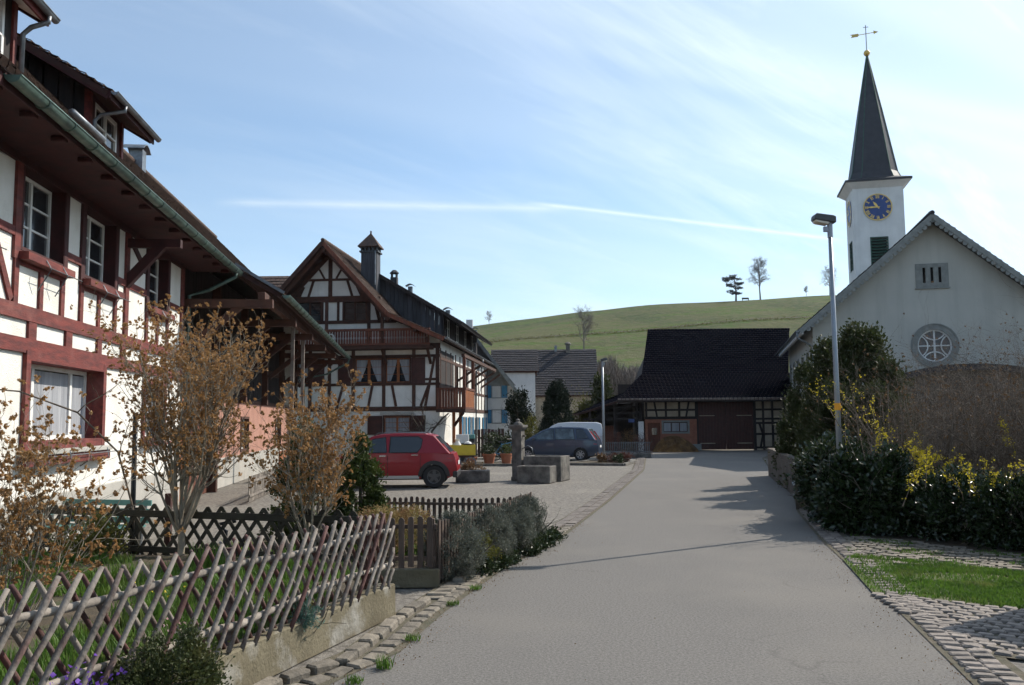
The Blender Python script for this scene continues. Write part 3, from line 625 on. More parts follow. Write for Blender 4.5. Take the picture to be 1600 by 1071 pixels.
    pv = sheet('mossy_paving', D2, .006, M['joint']); mb = MB(); D = D2; A = math.radians(-30)
    for i in range(-50, 50):
        for j in range(-50, 50):
            u, v = (i+.5*(j % 2))*.19, j*.15; x, y = 6+u*math.cos(A)-v*math.sin(A), 11+u*math.sin(A)+v*math.cos(A)
            if not inside(x, y) or random.random() < .16: continue
            c, s = math.cos(A), math.sin(A); w, l = random.uniform(.055, .064), random.uniform(.070, .082)
            mb.prism([(x+c*p-s*q, y+s*p+c*q, .006) for p, q in ((-l, -w), (l, -w), (l, w), (-l, w))], (0, 0, random.uniform(.012, .03)))
    mb.build('mossy_paving_stones', M['stone'], pv, kind='stuff')
    sheet('verge_soil', [(3.60, 6.75), (4.2, 6.5), (7.8, 4.6), (6, 0), (2.2, 2), (2.75, 4.0), (3.35, 6.0)], .004, M['gravel'])
    GP = [(3.78, 9.35), (4.28, 11.5), (4.6, 11.85), (6.02, 10.45), (8.2, 8.4), (7.4, 6.6), (6.0, 7.6), (4.87, 8.45)]
    sheet('verge_lawn', GP, .016, M['lawn'])
    P = poly_points(52000, GP, 3, .016); g = np.random.default_rng(5); dens = np.clip((P[:, 0]-3.9)*.7+.15, .08, 1)*(.25+.75*(np.sin(P[:, 0]*3.1+P[:, 1]*2)+np.sin(P[:, 1]*5.3-P[:, 0]) > -.7)); P = P[g.random(len(P)) < dens]
    tag(blades('verge_grass', P, .042, M['grass'], w=.006, seed=4), 'short bright green grass of the verge between the cobbles', 'grass')
    q = np.concatenate([poly_points(9000, D2, 9, .012), poly_points(900, [(3.75, 6.6), (4.3, 6.4), (7.5, 4.6), (5.5, 3), (3.3, 5.4)], 8, .006)]); q = q[(np.sin(q[:, 0]*6)+np.sin(q[:, 1]*7+q[:, 0]*2)) > .35]
    tag(blades('joint_grass', q, .035, M['grass'], w=.006, seed=6), 'thin grass and moss between the mossy paving stones', 'grass')
build_kerbs()
# tufts growing out of the left gutter
for i, (px, py, h) in enumerate([(-.98, 6.72, .09), (-.86, 7.55, .05), (-1.14, 6.35, .05), (-.42, 9.75, .05), (-.62, 8.95, .04)]):
    g = np.random.default_rng(50+i); P = np.column_stack([px+np.clip(g.normal(size=90), -1.4, 1.4)*.04, py+np.clip(g.normal(size=90), -1.4, 1.4)*.04, np.full(90, .01)])
    o = blades('grass_tuft', P, h, M['grass'], lean=.6, w=.004, seed=i, kind=None)
    tag(o, ['largest green grass tuft in the left gutter beside the concrete wall', 'small grass tuft in the gutter near the far end of the concrete wall', 'low grass tuft at the nearest kerb stones', 'tiny grass tuft below the first lavender bush', 'tiny grass tuft in the gutter beside the gravel gap'][i], 'grass tuft', 'grass tufts in the gutter')
# ---------------------------------------------------------------- garden walls and fences
A0, A1 = Vector((-1.21, 8.56, 0)), Vector((-3.28, 2.05, 0))          # line of the front fence, far end to near end
def build_front_fence():
    d = (A1-A0).normalized(); n = Vector((-d.y, d.x, 0)); n = n if n.x > 0 else -n; L_ = (A1-A0).length
    # concrete base wall
    g = random.Random(3); mb = MB(); k = 44; V = []
    for i in range(k+1):
        p = A0+d*(L_*i/k); h = .30+g.gauss(0, .004); e = g.gauss(0, .0025)
        V += [p+n*(.07+e), p+n*(.062+e)+Vector((0, 0, h-.012)), p+n*(.045+e)+Vector((0, 0, h)), p-n*.10+Vector((0, 0, h-.005)), p-n*.10]
    F = [(5*i+j, 5*i+j+1, 5*i+j+6, 5*i+j+5) for i in range(k) for j in range(4)]+[(0, 1, 2, 3, 4), tuple(5*k+j for j in (4, 3, 2, 1, 0))]
    mb.add(V, F); o = mb.build('concrete_wall', M['concrete'], None); tag(o, 'low weathered mossy concrete wall carrying the rustic lath fence', 'garden wall')
    R = empty('rustic_lath_fence', tuple(A0), 0, 'rustic fence of crossed grey and dark red half-round laths along the road', 'fence')
    def W(u, off, z): p = d*u+n*off; return (p.x, p.y, z)
    def ztop(u): return .93+.13*u/L_+.012*math.sin(u*3)
    for nm, zf, off in (('rail', lambda u: ztop(u)-.13, .0), ('rail', lambda u: .47+.02*math.sin(u*2), .0)):
        pts = [W(u, off+g.gauss(0, .004), zf(u)+g.gauss(0, .006)) for u in np.linspace(-.05, L_, 26)]
        MB().tube(pts, [.025*(1+g.gauss(0,.12)) for _ in pts], 7).build(nm, M['pale_wood'], R, smooth=True)
    def lath(u0, u1, z0, z1, off, m, r, nm='lath'):
        pts = []; rs = []; b = g.gauss(0, .012); nn = 6
        for i in range(nn+1):
            t = i/nn; q = Vector(W(u0+(u1-u0)*t+b*math.sin(3.14*t)+g.gauss(0, .003), off+g.gauss(0, .003), z0+(z1-z0)*t)); pts.append(q); rs.append(r*(1+g.gauss(0, .06))*(1 if i < nn else .75))
        MB().tube(pts, rs, 7).build(nm, m, R, smooth=True)
    s = .155; lean = .54; k = int(L_/s)+3
    for i in range(-3, k+1):
        # front laths lean towards the far end at the top, back laths the other way
        ub = s*i+.05+lean; ut = ub-lean; zb, zt_ = .27+g.gauss(0, .012), ztop(max(0, ut))+.045+g.gauss(0, .012)
        if ut > -.04 and ub < L_+.9:
            cut = 1 if ub < L_ else (L_-ut)/lean
            lath(ut+(ub-ut)*min(1, cut), ut, zt_+(zb-zt_)*min(1, cut), zt_, .052, M['grey_wood'] if g.random() < .87 else M['fence_red'], .0180)
        elif ut <= -.04 and ub > .1:
            f = (0-ub)/(ut-ub); lath(ub, 0, zb, zb+(zt_-zb)*f, .052, M['grey_wood'], .017)
        ub = s*i+.02; ut = ub+lean; zt_ = ztop(min(L_, ut))+.04+g.gauss(0, .012)
        if ub > -.04 and ut < L_+.1: lath(ub, ut, .29, zt_, -.048, M['fence_red'] if g.random() < .7 else M['grey_wood'], .0165)
        elif ub <= -.04 and ut > .05:
            f = (0-ub)/(ut-ub); lath(0, ut, .29+(zt_-.29)*f, zt_, -.048, M['fence_red'], .018)
    for u in (.3, 2.4, 4.5, 6.3): MB().tube([W(u, -.085, .1), W(u, -.085, ztop(u)-.02)], .035, 8).build('post', M['fence_red'], R)
build_front_fence()
def build_lattice():
    P0, P1 = Vector((-6.95, 11.82, 0)), Vector((-1.72, 10.05, 0)); d = (P1-P0).normalized(); n = Vector((d.y, -d.x, 0)); L_ = (P1-P0).length; g = random.Random(5)
    R = empty('lattice_fence', tuple(P0), 0, 'old dark brown diamond lattice fence across the garden behind the lath fence', 'fence')
    W = lambda u, o, z: tuple(d*u+n*o+Vector((0, 0, z)))
    for z, h in ((.735, .085), (.30, .075)): MB().beam(W(-.05, .018, z), W(L_, .018, z), .028, h).build('rail', M['lattice'], R, bevel=.006)
    def lath(ub, ut, off):
        z0, z1 = .03, .84+g.gauss(0, .006)
        if ut < 0: z1 = z0+(z1-z0)*(0-ub)/(ut-ub); ut = 0
        if ub < 0: z0 = z0+(z1-z0)*(0-ub)/(ut-ub); ub = 0
        if ut > L_: z1 = z0+(z1-z0)*(L_-ub)/(ut-ub); ut = L_
        if ub > L_: z0 = z1-(z1-z0)*(L_-ut)/(ub-ut); ub = L_
        if z1-z0 < .1: return
        a, b = Vector(W(ub, off, z0)), Vector(W(ut, off, z1)); e = (b-a).normalized(); s = e.cross(n).normalized()*.023; k = 5
        pts = [a-s, a+s, b-e*.02+s]+[b+s*math.cos(t)+e*.022*math.sin(t)-e*.02 for t in (math.pi*.25, math.pi*.5, math.pi*.75)]+[b-e*.02-s]
        MB().prism(pts, n*.013).build('lath', M['lattice'], R)
    i = -3
    while .2*i < L_+.8:
        u = .2*i; lath(u, u+.60, -.012); lath(u+.60, u, .002); i += 1
    for u in (.1, 2.3, 4.4): MB().tube([W(u, -.05, 0), W(u, -.05, .8)], .035, 8).build('post', M['lattice'], R)
build_lattice()
def picket(name, label, P0, P1, step, w, z0, h, m, group=None, seed=0, postm=None, rails=(.16, .8), gaps=0):
    P0, P1 = Vector((*P0, 0)), Vector((*P1, 0)); d = (P1-P0).normalized(); n = Vector((d.y, -d.x, 0)); L_ = (P1-P0).length; g = random.Random(seed)
    R = empty(name, tuple(P0), 0, label, 'fence', group); W = lambda u, o, z: tuple(d*u+n*o+Vector((0, 0, z)))
    for f in rails: MB().beam(W(0, -.02, z0+h*f), W(L_, -.02, z0+h*f), .022, .045).build('rail', m, R)
    u = w/2
    while u < L_:
        hh = h+g.gauss(0, .01); zz = z0+g.gauss(0, .006); r = w/2; pts = [W(u-r, .0, zz), W(u+r, .0, zz)]+[W(u+r*math.cos(t), .0, z0+hh-r+r*math.sin(t)) for t in np.linspace(0, math.pi, 6)]
        MB().prism(pts, n*.018).build('picket', m, R); u += step
    for u in (.05, L_-.05): MB().beam(W(u, -.06, 0), W(u, -.06, z0+h*.95), .06, .06, up=(1, 0, 0)).build('post', m, R)
    return R
picket('picket_fence', 'brown picket fence facing the gravel gap at the end of the lath fence', (-1.62, 9.98), (-.88, 9.95), .107, .065, .22, .56, M['picket'], 'picket fences of the small garden', 1)
picket('picket_fence', 'brown picket fence behind the lavender along the road', (-.86, 9.98), (.27, 13.95), .100, .055, .06, .66, M['picket'], 'picket fences of the small garden', 2)
picket('picket_fence', 'dark round-topped picket fence in front of the red car', (.26, 14.0), (-3.6, 14.9), .098, .056, .10, .52, M['picket'], 'picket fences of the small garden', 3)
o = MB().box(-1.72, -.84, 9.9, 10.03, 0, .20).build('dark_base_wall', M['concrete'], None, bevel=.01); tag(o, 'short shaded concrete base under the picket fence at the gravel gap', 'garden wall')
R = empty('low_yard_fence', (0, 0, 0), 0, 'pale low slat fence in the yard before the plank doors', 'fence')
for i in range(36):
    t = 20.8+.17*i; c, s = math.cos(rad(96.3958)), math.sin(rad(96.3958)); x, y = -5.267+t*c+1.5*s, -.5904+t*s-1.5*c
    MB().box(x-.012, x+.012, y-.03, y+.03, .04, .62).build('slat', M['pale_wood'], R)
for z in (.18, .5): MB().beam((-5.267+20.7*c+1.53*s, -.5904+20.7*s-1.53*c, z), (-5.267+26.9*c+1.53*s, -.5904+26.9*s-1.53*c, z), .03, .05).build('rail', M['pale_wood'], R)
# garden posts
o = MB().tube([(-4.85, 11.2, 0), (-4.85, 11.2, 2.0)], .032, 10).build('garden_post', M['dark_steel'], None, smooth=True); tag(o, 'tall thin dark steel garden post before the white wall', 'post')
o = MB().box(-4.52, -4.44, 11.38, 11.46, 0, .95).build('wooden_post', M['fence_red'], None, bevel=.008); tag(o, 'short reddish wooden post behind the lattice fence', 'post')
o = MB().tube([(-3.55, 10.7, .0), (-3.5, 10.72, .55), (-3.62, 10.74, .62), (-3.4, 10.78, .66)], .025, 6).build('iron_stake', M['dark_steel'], None); tag(o, 'short dark bent stake by the lattice fence below the brown shrubs', 'stake')
# turquoise garden bench behind the lattice
def build_bench():
    R = empty('garden_bench', (-6.0, 12.5, 0), -14, 'turquoise slatted garden bench against the white house wall', 'bench'); m = M['teal']
    for i in range(4): MB().box(-.75, .75, -.25+.12*i, -.16+.12*i, .40, .425).build('seat_slat', m, R)
    for i in range(3): MB().box(-.75, .75, .24+.03*i, .262+.03*i, .44+.12*i, .52+.12*i).build('back_slat', m, R)
    for x in (-.65, .62):
        MB().box(x, x+.04, -.24, -.2, 0, .4).build('leg', M['zinc'], R); MB().beam((x+.02, .2, 0), (x+.02, .34, .78), .04, .04, up=(0, 1, 0)).build('leg', M['zinc'], R); MB().beam((x+.02, -.25, .58), (x+.02, .3, .6), .05, .03).build('armrest', m, R)
build_bench()
o = MB().box(-6.45, -5.5, 11.95, 12.0, .5, .52).build('bench_board', M['teal'], None)
bpy.data.objects.remove(o)

# ---------------------------------------------------------------- shrubs of the front garden
def brown_shrub(name, label, loc, stems, H, spread, r0, seed, kids=(5, 3), n_cl=2, lean=(0, 0), trunk=0, level=2, shrink=.5, start=.3, trop=.13, psize=.03, wob=.13, pc=.04):
    rng = random.Random(seed); R = empty(name, (*loc, 0), 0, label, 'shrub', 'shrubs with dried brown seed heads'); T = Twigs(); z = 0
    if trunk:
        T.mb.tube([(0, 0, 0), (.02, .01, trunk*.5), (0, 0, trunk)], [r0*1.3, r0*1.15, r0*1.1], 9, cap=False)
    for i in range(stems):
        a = 2*math.pi*(i+rng.random()*.8)/stems; e = rng.uniform(.35, 1)*spread; d = Vector((math.cos(a)*e+lean[0], math.sin(a)*e+lean[1], 1))
        zz = trunk*rng.uniform(.65, 1) if trunk else 0; T.grow((math.cos(a)*.04, math.sin(a)*.04, zz), d, (H-zz)*rng.uniform(.72, 1.0), r0*rng.uniform(.45, .75), level, rng, kids, .55, trop, wob, 7, 5, .3, start, shrink)
    T.mb.build('branches', M['twig'], R, smooth=True, kind='stuff')
    tips = [t for t in T.tips if t[0].z > H*.28]; P, Dn = seed_clusters(tips, n_cl, rng, psize, pc)
    leaf_cards('seed_heads', P, psize, M['seed'], R, .75, normal=Dn, seed=seed)
    return R
brown_shrub('seed_head_shrub', 'largest bare shrub full of brown seed heads before the house corner', (-4.05, 10.7), 17, 2.95, .58, .036, 11, (17, 5), 3, trunk=.8, start=.18, shrink=.36, trop=.13, lean=(.10, 0), psize=.029, wob=.09, pc=.016)
brown_shrub('seed_head_shrub', 'middle shrub with brown seed heads before the two thujas', (-2.35, 10.2), 13, 2.05, .62, .022, 12, (12, 4), 3, trunk=.5, start=.28, shrink=.36, trop=.16, lean=(.05, 0), psize=.028, wob=.09, pc=.016)
brown_shrub('seed_head_shrub', 'many-stemmed shrub with brown seed heads nearest the camera before the big window', (-3.95, 6.7), 26, 1.62, .60, .014, 13, (9, 3), 3, start=.32, shrink=.34, lean=(.10, .1), psize=.026, wob=.08, pc=.012)
def climbing_rose():
    R = empty('climbing_rose', (-4.85, 11.2, 0), 0, 'thorny leafless climber arching over from the dark steel post', 'climber'); rng = random.Random(4); T = Twigs(); 
    T.mb.tube([(.05, 0, .1), (.02, -.05, .8), (-.12, -.2, 1.5), (-.5, -.5, 2.0), (-1.0, -.9, 2.25), (-1.5, -1.2, 2.3), (-1.9, -1.5, 2.15)], [.016, .015, .013, .012, .010, .007, .004], 6)
    for p in ((-.1, -.2, 1.45), (0, -.05, .8), (-.5, -.5, 2.0), (.02, 0, 1.2)): T.grow(p, (rng.gauss(0, .5), rng.gauss(0, .5), .6), .9, .008, 1, rng, (4,), .6, .05, .2)
    T.mb.build('stems', M['twig_dark'], R, smooth=True, kind='stuff'); P, Dn = seed_clusters(T.nodes[::2], 1, rng, .02, .02); leaf_cards('buds', P[::3], .022, M['dryleaf'], R, .8, seed=3)
climbing_rose()
def thuja(label, loc, r, h, n, seed, m='thuja', power=.6, group='conical thujas behind the brown shrubs', name='thuja', cat='conifer', size=.05, tight=.07, clumps=140):
    R = empty(name, (*loc, 0), 0, label, cat, group); MB().tube([(0, 0, 0), (0, 0, h*.8)], [.05, .01], 6).build('trunk', M['bark'], R)
    P = cone_points(n, (0, 0, 0), r, h, seed, clumps=clumps, power=power, tight=tight); nrm = np.column_stack([P[:, 0], P[:, 1], np.full(len(P), r*.9)]); nrm /= np.linalg.norm(nrm, axis=1)[:, None]
    leaf_cards('foliage', P, size, M[m], R, .5, normal=nrm*1.1, seed=seed); return R
thuja('taller conical thuja just behind the lattice fence', (-3.10, 13.0), .50, 1.85, 26000, 21)
thuja('smaller pointed thuja beside the red car', (-2.28, 13.1), .46, 1.62, 22000, 22)
def mound(name, label, cat, loc, r, n, m, size, seed, group=None, clumps=70, tight=.16, lump=.25, stem='bark', aspect=.55, up=.3, shell=.6, norm=True, zmin=.0, part='foliage', stems=True):
    R = empty(name, (*loc[:2], 0), 0, label, cat, group); c = (0, 0, loc[2]); P = blob_points(n, c, r, seed, lump, shell, clumps, tight, zmin)
    nrm = (P-np.array(c))/np.array(r); k = np.linalg.norm(nrm, axis=1)[:, None]+1e-6; nrm = nrm/k
    leaf_cards(part, P, size, M[m], R, aspect, normal=nrm*(.8 if norm else 0), up=up, seed=seed)
    if not stems: return R
    rng = random.Random(seed); T = Twigs()
    for i in range(7): a = rng.random()*6.28; T.grow((math.cos(a)*.03, math.sin(a)*.03, 0), (math.cos(a)*r[0]/(r[2]+.01), math.sin(a)*r[1]/(r[2]+.01), 1.1), loc[2]+r[2]*.55, .008+.01*r[2], 1, rng, (4,), .5, .05, .1)
    T.mb.build('stems', M[stem], R, kind='stuff')
    return R
mound('box_shrub', 'rounded evergreen box shrub at the foot of the lath fence', 'shrub', (-2.03, 5.2, .30), (.30, .30, .32), 17000, 'box', .024, 31, None, 150, .12, .2, zmin=.01, shell=.75)
for i, (x, y, z, r, h, lab) in enumerate([(-.70, 10.4, .36, .36, .42, 'largest grey lavender bush at the corner of the picket fence'), (-.34, 11.4, .36, .36, .38, 'second lavender bush from the picket corner'), (-.02, 12.3, .35, .34, .38, 'third lavender bush from the picket corner, tallest against the fence'), (.20, 13.2, .34, .30, .38, 'furthest lavender bush by the end of the fence')]):
    mound('lavender_bush', lab, 'shrub', (x, y, z), (r, r*1.15, h), 26000, 'lavender', .026, 40+i, 'lavender bushes along the picket fence', 260, .08, .10, aspect=.32, up=.35, shell=.8)
mound('yellow_green_shrub', 'small yellow-green shrub squeezed between the two nearest lavender bushes', 'shrub', (-.38, 10.95, .22), (.20, .22, .22), 3500, 'olive', .03, 47, None, 60, .16)
for i, (x, y) in enumerate([(-.42, 10.75), (-.1, 11.6), (.2, 12.3), (.48, 13.2), (-.25, 11.1), (.35, 12.8), (.6, 13.8)]):
    mound('ivy_clump', ['lowest ivy clump by the first lavender bush', 'ivy clump under the second lavender bush', 'ivy clump at the kerb below the third lavender bush', 'ivy clump under the furthest lavender bush', 'ivy clump below the yellow-green shrub', 'ivy clump between third and furthest lavender bush', 'ivy clump at the fence corner by the gravel yard'][i], 'ivy', (x, y, .07), (.20, .26, .12), 1100, 'ivy', .045, 60+i, 'ivy clumps along the kerb', 40, .2)
mound('golden_heather', 'low mound of yellow and reddish heather inside the picket fence', 'shrub', (-1.62, 11.6, .44), (.50, .42, .30), 15000, 'golden', .026, 55, None, 120, .12, shell=.7)
mound('green_perennials', 'dark green perennials behind the front picket fence', 'plant', (-.95, 12.9, .12), (.75, .5, .22), 5000, 'ivy', .06, 56, None, 60, .2)
mound('fern_clump', 'loose green leafy shrub at the near end of the lattice fence', 'shrub', (-5.05, 10.6, .35), (.38, .4, .42), 3800, 'olive', .045, 57, None, 50, .2)
mound('blue_green_carnation', 'blue-green tuft hanging over the concrete wall', 'plant', (-1.66, 7.02, .34), (.10, .12, .10), 900, 'blue_green', .05, 58, None, 30, .25, aspect=.15, stems=False)
mound('sedum_tuft', 'small green tuft on top of the concrete wall beside the carnation', 'plant', (-1.74, 7.2, .36), (.09, .10, .10), 500, 'olive', .03, 59, None, 30, .25)
# garden floor: grass, daffodil leaves, flowers
GP = [(-1.5, 8.1), (-1.9, 6.8), (-3.3, 2.4), (-7.5, 2.4), (-7.2, 11.0), (-1.9, 9.7), (-1.35, 8.8)]
P = poly_points(60000, GP, 11, .27); k = (np.sin(P[:, 0]*2.3+1)+np.sin(P[:, 1]*1.9-P[:, 0])+.8*np.sin(P[:, 1]*5+P[:, 0]*4)) > -.6; tag(blades('garden_grass', P[k], .10, M['grass'], w=.006, seed=12), 'grass covering the front garden behind the lath fence', 'grass')
for i, (x, y, n, h) in enumerate([(-2.9, 6.9, 160, .26), (-2.6, 8.0, 130, .24), (-3.8, 8.6, 150, .25), (-2.2, 7.4, 110, .22), (-2.3, 9.1, 140, .26), (-2.7, 5.6, 120, .22), (-3.3, 9.6, 120, .28), (-1.5, 12.4, 140, .30), (-1.0, 11.3, 120, .26), (-2.05, 12.2, 120, .3), (-3.6, 11.6, 160, .3), (-2.9, 11.4, 160, .3)]):
    g = np.random.default_rng(70+i); P = np.column_stack([x+np.clip(g.normal(size=n), -1.5, 1.5)*.12, y+np.clip(g.normal(size=n), -1.5, 1.5)*.12, np.full(n, .26 if y < 10 else .01)])
    o = blades('daffodil_clump', P, h, M['grass'], lean=.3, w=.010, seed=i, kind=None)
    tag(o, ['daffodil leaves in the middle of the front garden', 'daffodil leaves in the front garden nearer the concrete wall end', 'daffodil leaves under the largest brown shrub', 'daffodil leaves close behind the laths', 'daffodil leaves below the middle brown shrub', 'daffodil leaves behind the box shrub', 'daffodil leaves at the foot of the lattice fence', 'daffodil leaves before the dark picket fence', 'daffodil leaves behind the lavender fence', 'daffodil leaves beside the golden heather', 'leaf clump behind the lattice fence below the taller thuja', 'leaf clump between lattice fence and heather'][i], 'plant', 'leafy bulb clumps in the garden')
for i, (x, y, z, m, n, lab) in enumerate([(-2.32, 4.72, .46, 'purple', 120, 'purple flowers at the lower end of the lath fence'), (-2.42, 6.2, .42, 'pink_fl', 26, 'pink blossoms low behind the lath fence'), (-2.95, 7.6, .42, 'yellow_fl', 14, 'few yellow flowers in the front garden grass'), (-2.2, 7.2, .40, 'white_fl', 16, 'few white flowers close behind the laths')]):
    g = np.random.default_rng(90+i); P = np.column_stack([x+g.normal(size=n)*.10, y+g.normal(size=n)*.10, z+g.normal(size=n)*.05]); tag(leaf_cards('flower_patch', P, .026, M[m], None, .9, up=.4, kind=None, seed=i), lab, 'flowers', 'flower patches in the front garden')
# grit and dry leaf scraps washed against the kerbs
g = np.random.default_rng(15); ys = g.uniform(5.2, 16, 900); X = np.array([seg_at(ROAD_L, y) for y in ys])+np.abs(g.normal(size=900))*.16-.02
ys2 = g.uniform(5.2, 14, 700); X2 = np.array([seg_at(ROAD_R, y) for y in ys2])-np.abs(g.normal(size=700))*.18+.05
xs3 = g.uniform(-1, 3.5, 30); ys3 = g.uniform(5.5, 14, 30)
P = np.column_stack([np.concatenate([X, X2, xs3]), np.concatenate([ys, ys2, ys3]), np.full(1630, .008)])
nr = np.zeros((len(P), 3)); o = leaf_cards('leaf_litter', P, .014, M['dryleaf'], None, .6, kind='stuff', seed=5); tag(o, 'dry leaf scraps and grit washed along the road edges', 'leaf litter')
# ---------------------------------------------------------------- the timber-framed house at the left
def build_left_house():
    R = empty('timber_house', (-5.267, -.5904, 0), 96.3958, 'white and dark red half-timbered farmhouse behind the rustic lath fence', 'house')
    F = Face((0, 0, 0), (1, 0, 0), (0, -1, 0)); red = M['red_wood']
    T0, T1, T2 = 8.0, 20.45, 41.0
    holes = [(12.2, 13.58, 4.25, 5.36), (14.44, 15.84, 4.25, 5.36), (17.84, 19.12, 4.22, 5.36), (9.6, 11.1, 4.25, 5.36), (12.55, 15.38, 1.62, 2.74), (17.75, 19.1, 1.6, 2.66)]
    mb = wall_grid(MB(), T0, T1, 0, 5.5, 0, .35, holes); mb.build('wall', M['plaster_rough'], R)
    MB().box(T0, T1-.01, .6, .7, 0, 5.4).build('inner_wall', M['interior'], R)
    mb = MB(); mb.prism([(T0, .35, 0), (T0, 9, 0), (T0, 9, 5.6), (T0, 4, 10.0), (T0, .35, 6.7)], (.3, 0, 0)); mb.prism([(T1-.36, .36, 0), (T1-.36, 9, 0), (T1-.36, 9, 5.6), (T1-.36, 4, 10.0), (T1-.36, .36, 6.7)], (.35, 0, 0))
    mb.prism([(T2-.3, .1, 0), (T2-.3, 9, 0), (T2-.3, 9, 5.6), (T2-.3, 4, 10.0), (T2-.3, .1, 6.4)], (.3, 0, 0)); mb.box(T0, T2, 9, 9.3, 0, 5.6); mb.build('end_wall', M['plaster'], R)
    fb = MB(); F.box(fb, 8.0, T1+.012, .0, .035, 0, .84); fb.build('plinth', M['plinth'], R, bevel=.015)
    # horizontal rails, posts, studs
    for z0, z1 in ((3.27, 3.47), (2.83, 3.03)): timber(R, F, 8, (z0+z1)/2, T1+.02, (z0+z1)/2, z1-z0, red, 'rail', .045)
    timber(R, F, 8, 5.43, T1+.02, 5.43, .13, M['red_dark'], 'wall_plate', .05)
    for t, w in ((11.3, .2), (12.62, .25), (13.9, .24), (15.2, .2), (16.42, .24), (17.68, .24), (19.0, .24), (20.32, .2)): timber(R, F, t, 3.03, t, 3.27, w, red, 'stud', .036)
    for t, w in ((9.5, .14), (10.35, .13), (11.25, .14), (12.07, .13), (12.86, .12), (13.62, .13), (14.36, .13), (15.14, .11), (15.93, .13), (17.76, .14), (18.48, .12), (19.2, .14)): timber(R, F, t, 3.47, t, 4.06, w, red, 'stud', .033)
    timber(R, F, 16.5, 3.47, 16.5, 5.37, .19, red, 'post', .042); timber(R, F, 20.33, 3.47, 20.33, 5.37, .2, red, 'post', .042)
    for t, w in ((12.05, .17), (13.66, .14), (14.34, .14), (15.93, .14), (17.74, .15), (19.21, .15), (11.3, .16)): timber(R, F, t, 4.06, t, 5.37, w, M['red_dark'] if t > 13 else red, 'post', .038)
    for a, b in ((13.73, 14.27), (16.0, 16.4), (16.6, 17.66), (19.29, 20.22), (11.38, 11.97)): timber(R, F, a, 4.42, b, 4.42, .12, red, 'rail', .034)
    timber(R, F, 11.42, 4.3, 11.95, 3.5, .12, red, 'brace', .03); timber(R, F, 16.62, 5.32, 17.62, 4.85, .13, M['red_dark'], 'brace', .03)
    wn = []
    for i, (a, b, c, d) in enumerate(holes[:4]):
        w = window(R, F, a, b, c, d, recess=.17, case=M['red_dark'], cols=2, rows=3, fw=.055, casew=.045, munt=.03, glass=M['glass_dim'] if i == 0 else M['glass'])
        mb = MB(); F.box(mb, a-.11, b+.12, .03, .17, 4.06, 4.17); F.box(mb, a-.11, b+.12, .0, .03, 4.0, 4.2); mb.build('sill', red, w, bevel=.008)
        mb = MB()
        for t in (a+.45, b-.35): mb.tube([F(t, .16, 4.16), F(t, .24, 4.02), F(t+.02, .06, 3.72)], .009, 4)
        mb.tube([F(a+.4, .24, 4.03), F(b+.2, .24, 4.03)], .008, 4); mb.build('planter_bracket', M['zinc'], w)
    a, b, c, d = holes[4]
    w = window(R, F, a, b, c, d, recess=.22, case=M['red_wood'], cols=[0, .26, .76, 1], rows=1, curtain=1, fw=.07, casew=.13, caseout=.06, glass=M['glass_dim'], mull=.09)
    mb = MB(); F.box(mb, a-.2, b+.12, -.02, .2, 1.43, 1.50); mb.build('sill', M['plinth'], w, bevel=.01)
    mb = MB(); F.box(mb, a-.2, b+.1, .02, .17, 1.28, 1.43); mb.build('sill_box', red, w, bevel=.01)
    mb = MB()
    for t in (a+.3, a+1.1, a+1.9, b-.15): mb.tube([F(t, .2, 1.47), F(t, .23, 1.32), F(t, .06, 1.2)], .009, 4)
    mb.tube([F(a, .23, 1.4), F(b+.4, .23, 1.4)], .008, 4); mb.build('planter_bracket', M['zinc'], w)
    a, b, c, d = holes[5]
    w = window(R, F, a, b, c, d, recess=.2, case=M['red_wood'], cols=2, rows=2, curtain=1, fw=.055, casew=.09, caseout=.05, glass=M['glass_dim'])
    mb = MB(); F.box(mb, a-.14, b+.14, -.02, .16, 1.42, 1.5); mb.build('sill', red, w, bevel=.01)
    # eave bracket
    mb = MB(); mb.beam((16.5, .02, 4.4), (16.5, -.66, 5.18), .15, .17); mb.build('eave_strut', M['red_dark'], R); mb = MB().beam((16.5, .0, 5.18), (16.5, -.98, 5.18), .15, .16); mb.build('eave_beam', M['red_dark'], R, bevel=.01)
    # roof
    EY, EZ, RY, RZ = -1.02, 5.58, 4.0, 10.5; FY, FZ = -2.1, 4.96
    mb = slab(MB(), (T0, EY, EZ), (T2+.5, EY, EZ), (T2+.5, RY, RZ), (T0, RY, RZ), .14); slab(mb, (T0, 9.6, 5.1), (T2+.5, 9.6, 5.1), (T2+.5, RY, RZ), (T0, RY, RZ), .14)
    slab(mb, (21.3, FY, FZ), (T2+.5, FY, FZ), (T2+.5, EY, EZ), (21.3, EY, EZ), .10); mb.build('roof', M['roof_wood'], R)
    tiled(R, (T0, EY-.04, EZ-.03), (21.3, EY-.04, EZ-.03), (21.3, RY, RZ), (T0, RY, RZ), .17, .18, M['tile_brown'], .035)
    tiled(R, (21.3, EY-.04, EZ-.03), (T2+.5, EY-.04, EZ-.03), (T2+.5, RY, RZ), (21.3, RY, RZ), .17, .2, M['tile_brown'], .035)
    tiled(R, (21.25, FY-.03, FZ), (T2+.55, FY-.03, FZ), (T2+.55, EY, EZ), (21.25, EY, EZ), .17, .2, M['tile_brown'], .03)
    mb = MB()
    for i in range(90):
        t = T0+.37*i; 
        if t < T2+.3: mb.tube([(t, RY, RZ+.03), (t+.38, RY, RZ+.045)], .09, 8)
    mb.build('ridge_tiles', M['tile_brown'], R, kind='stuff')
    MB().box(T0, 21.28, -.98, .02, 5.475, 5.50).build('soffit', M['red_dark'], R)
    MB().box(T0, 21.28, -1.0, -.975, 5.40, 5.56).build('fascia', M['red_dark'], R)
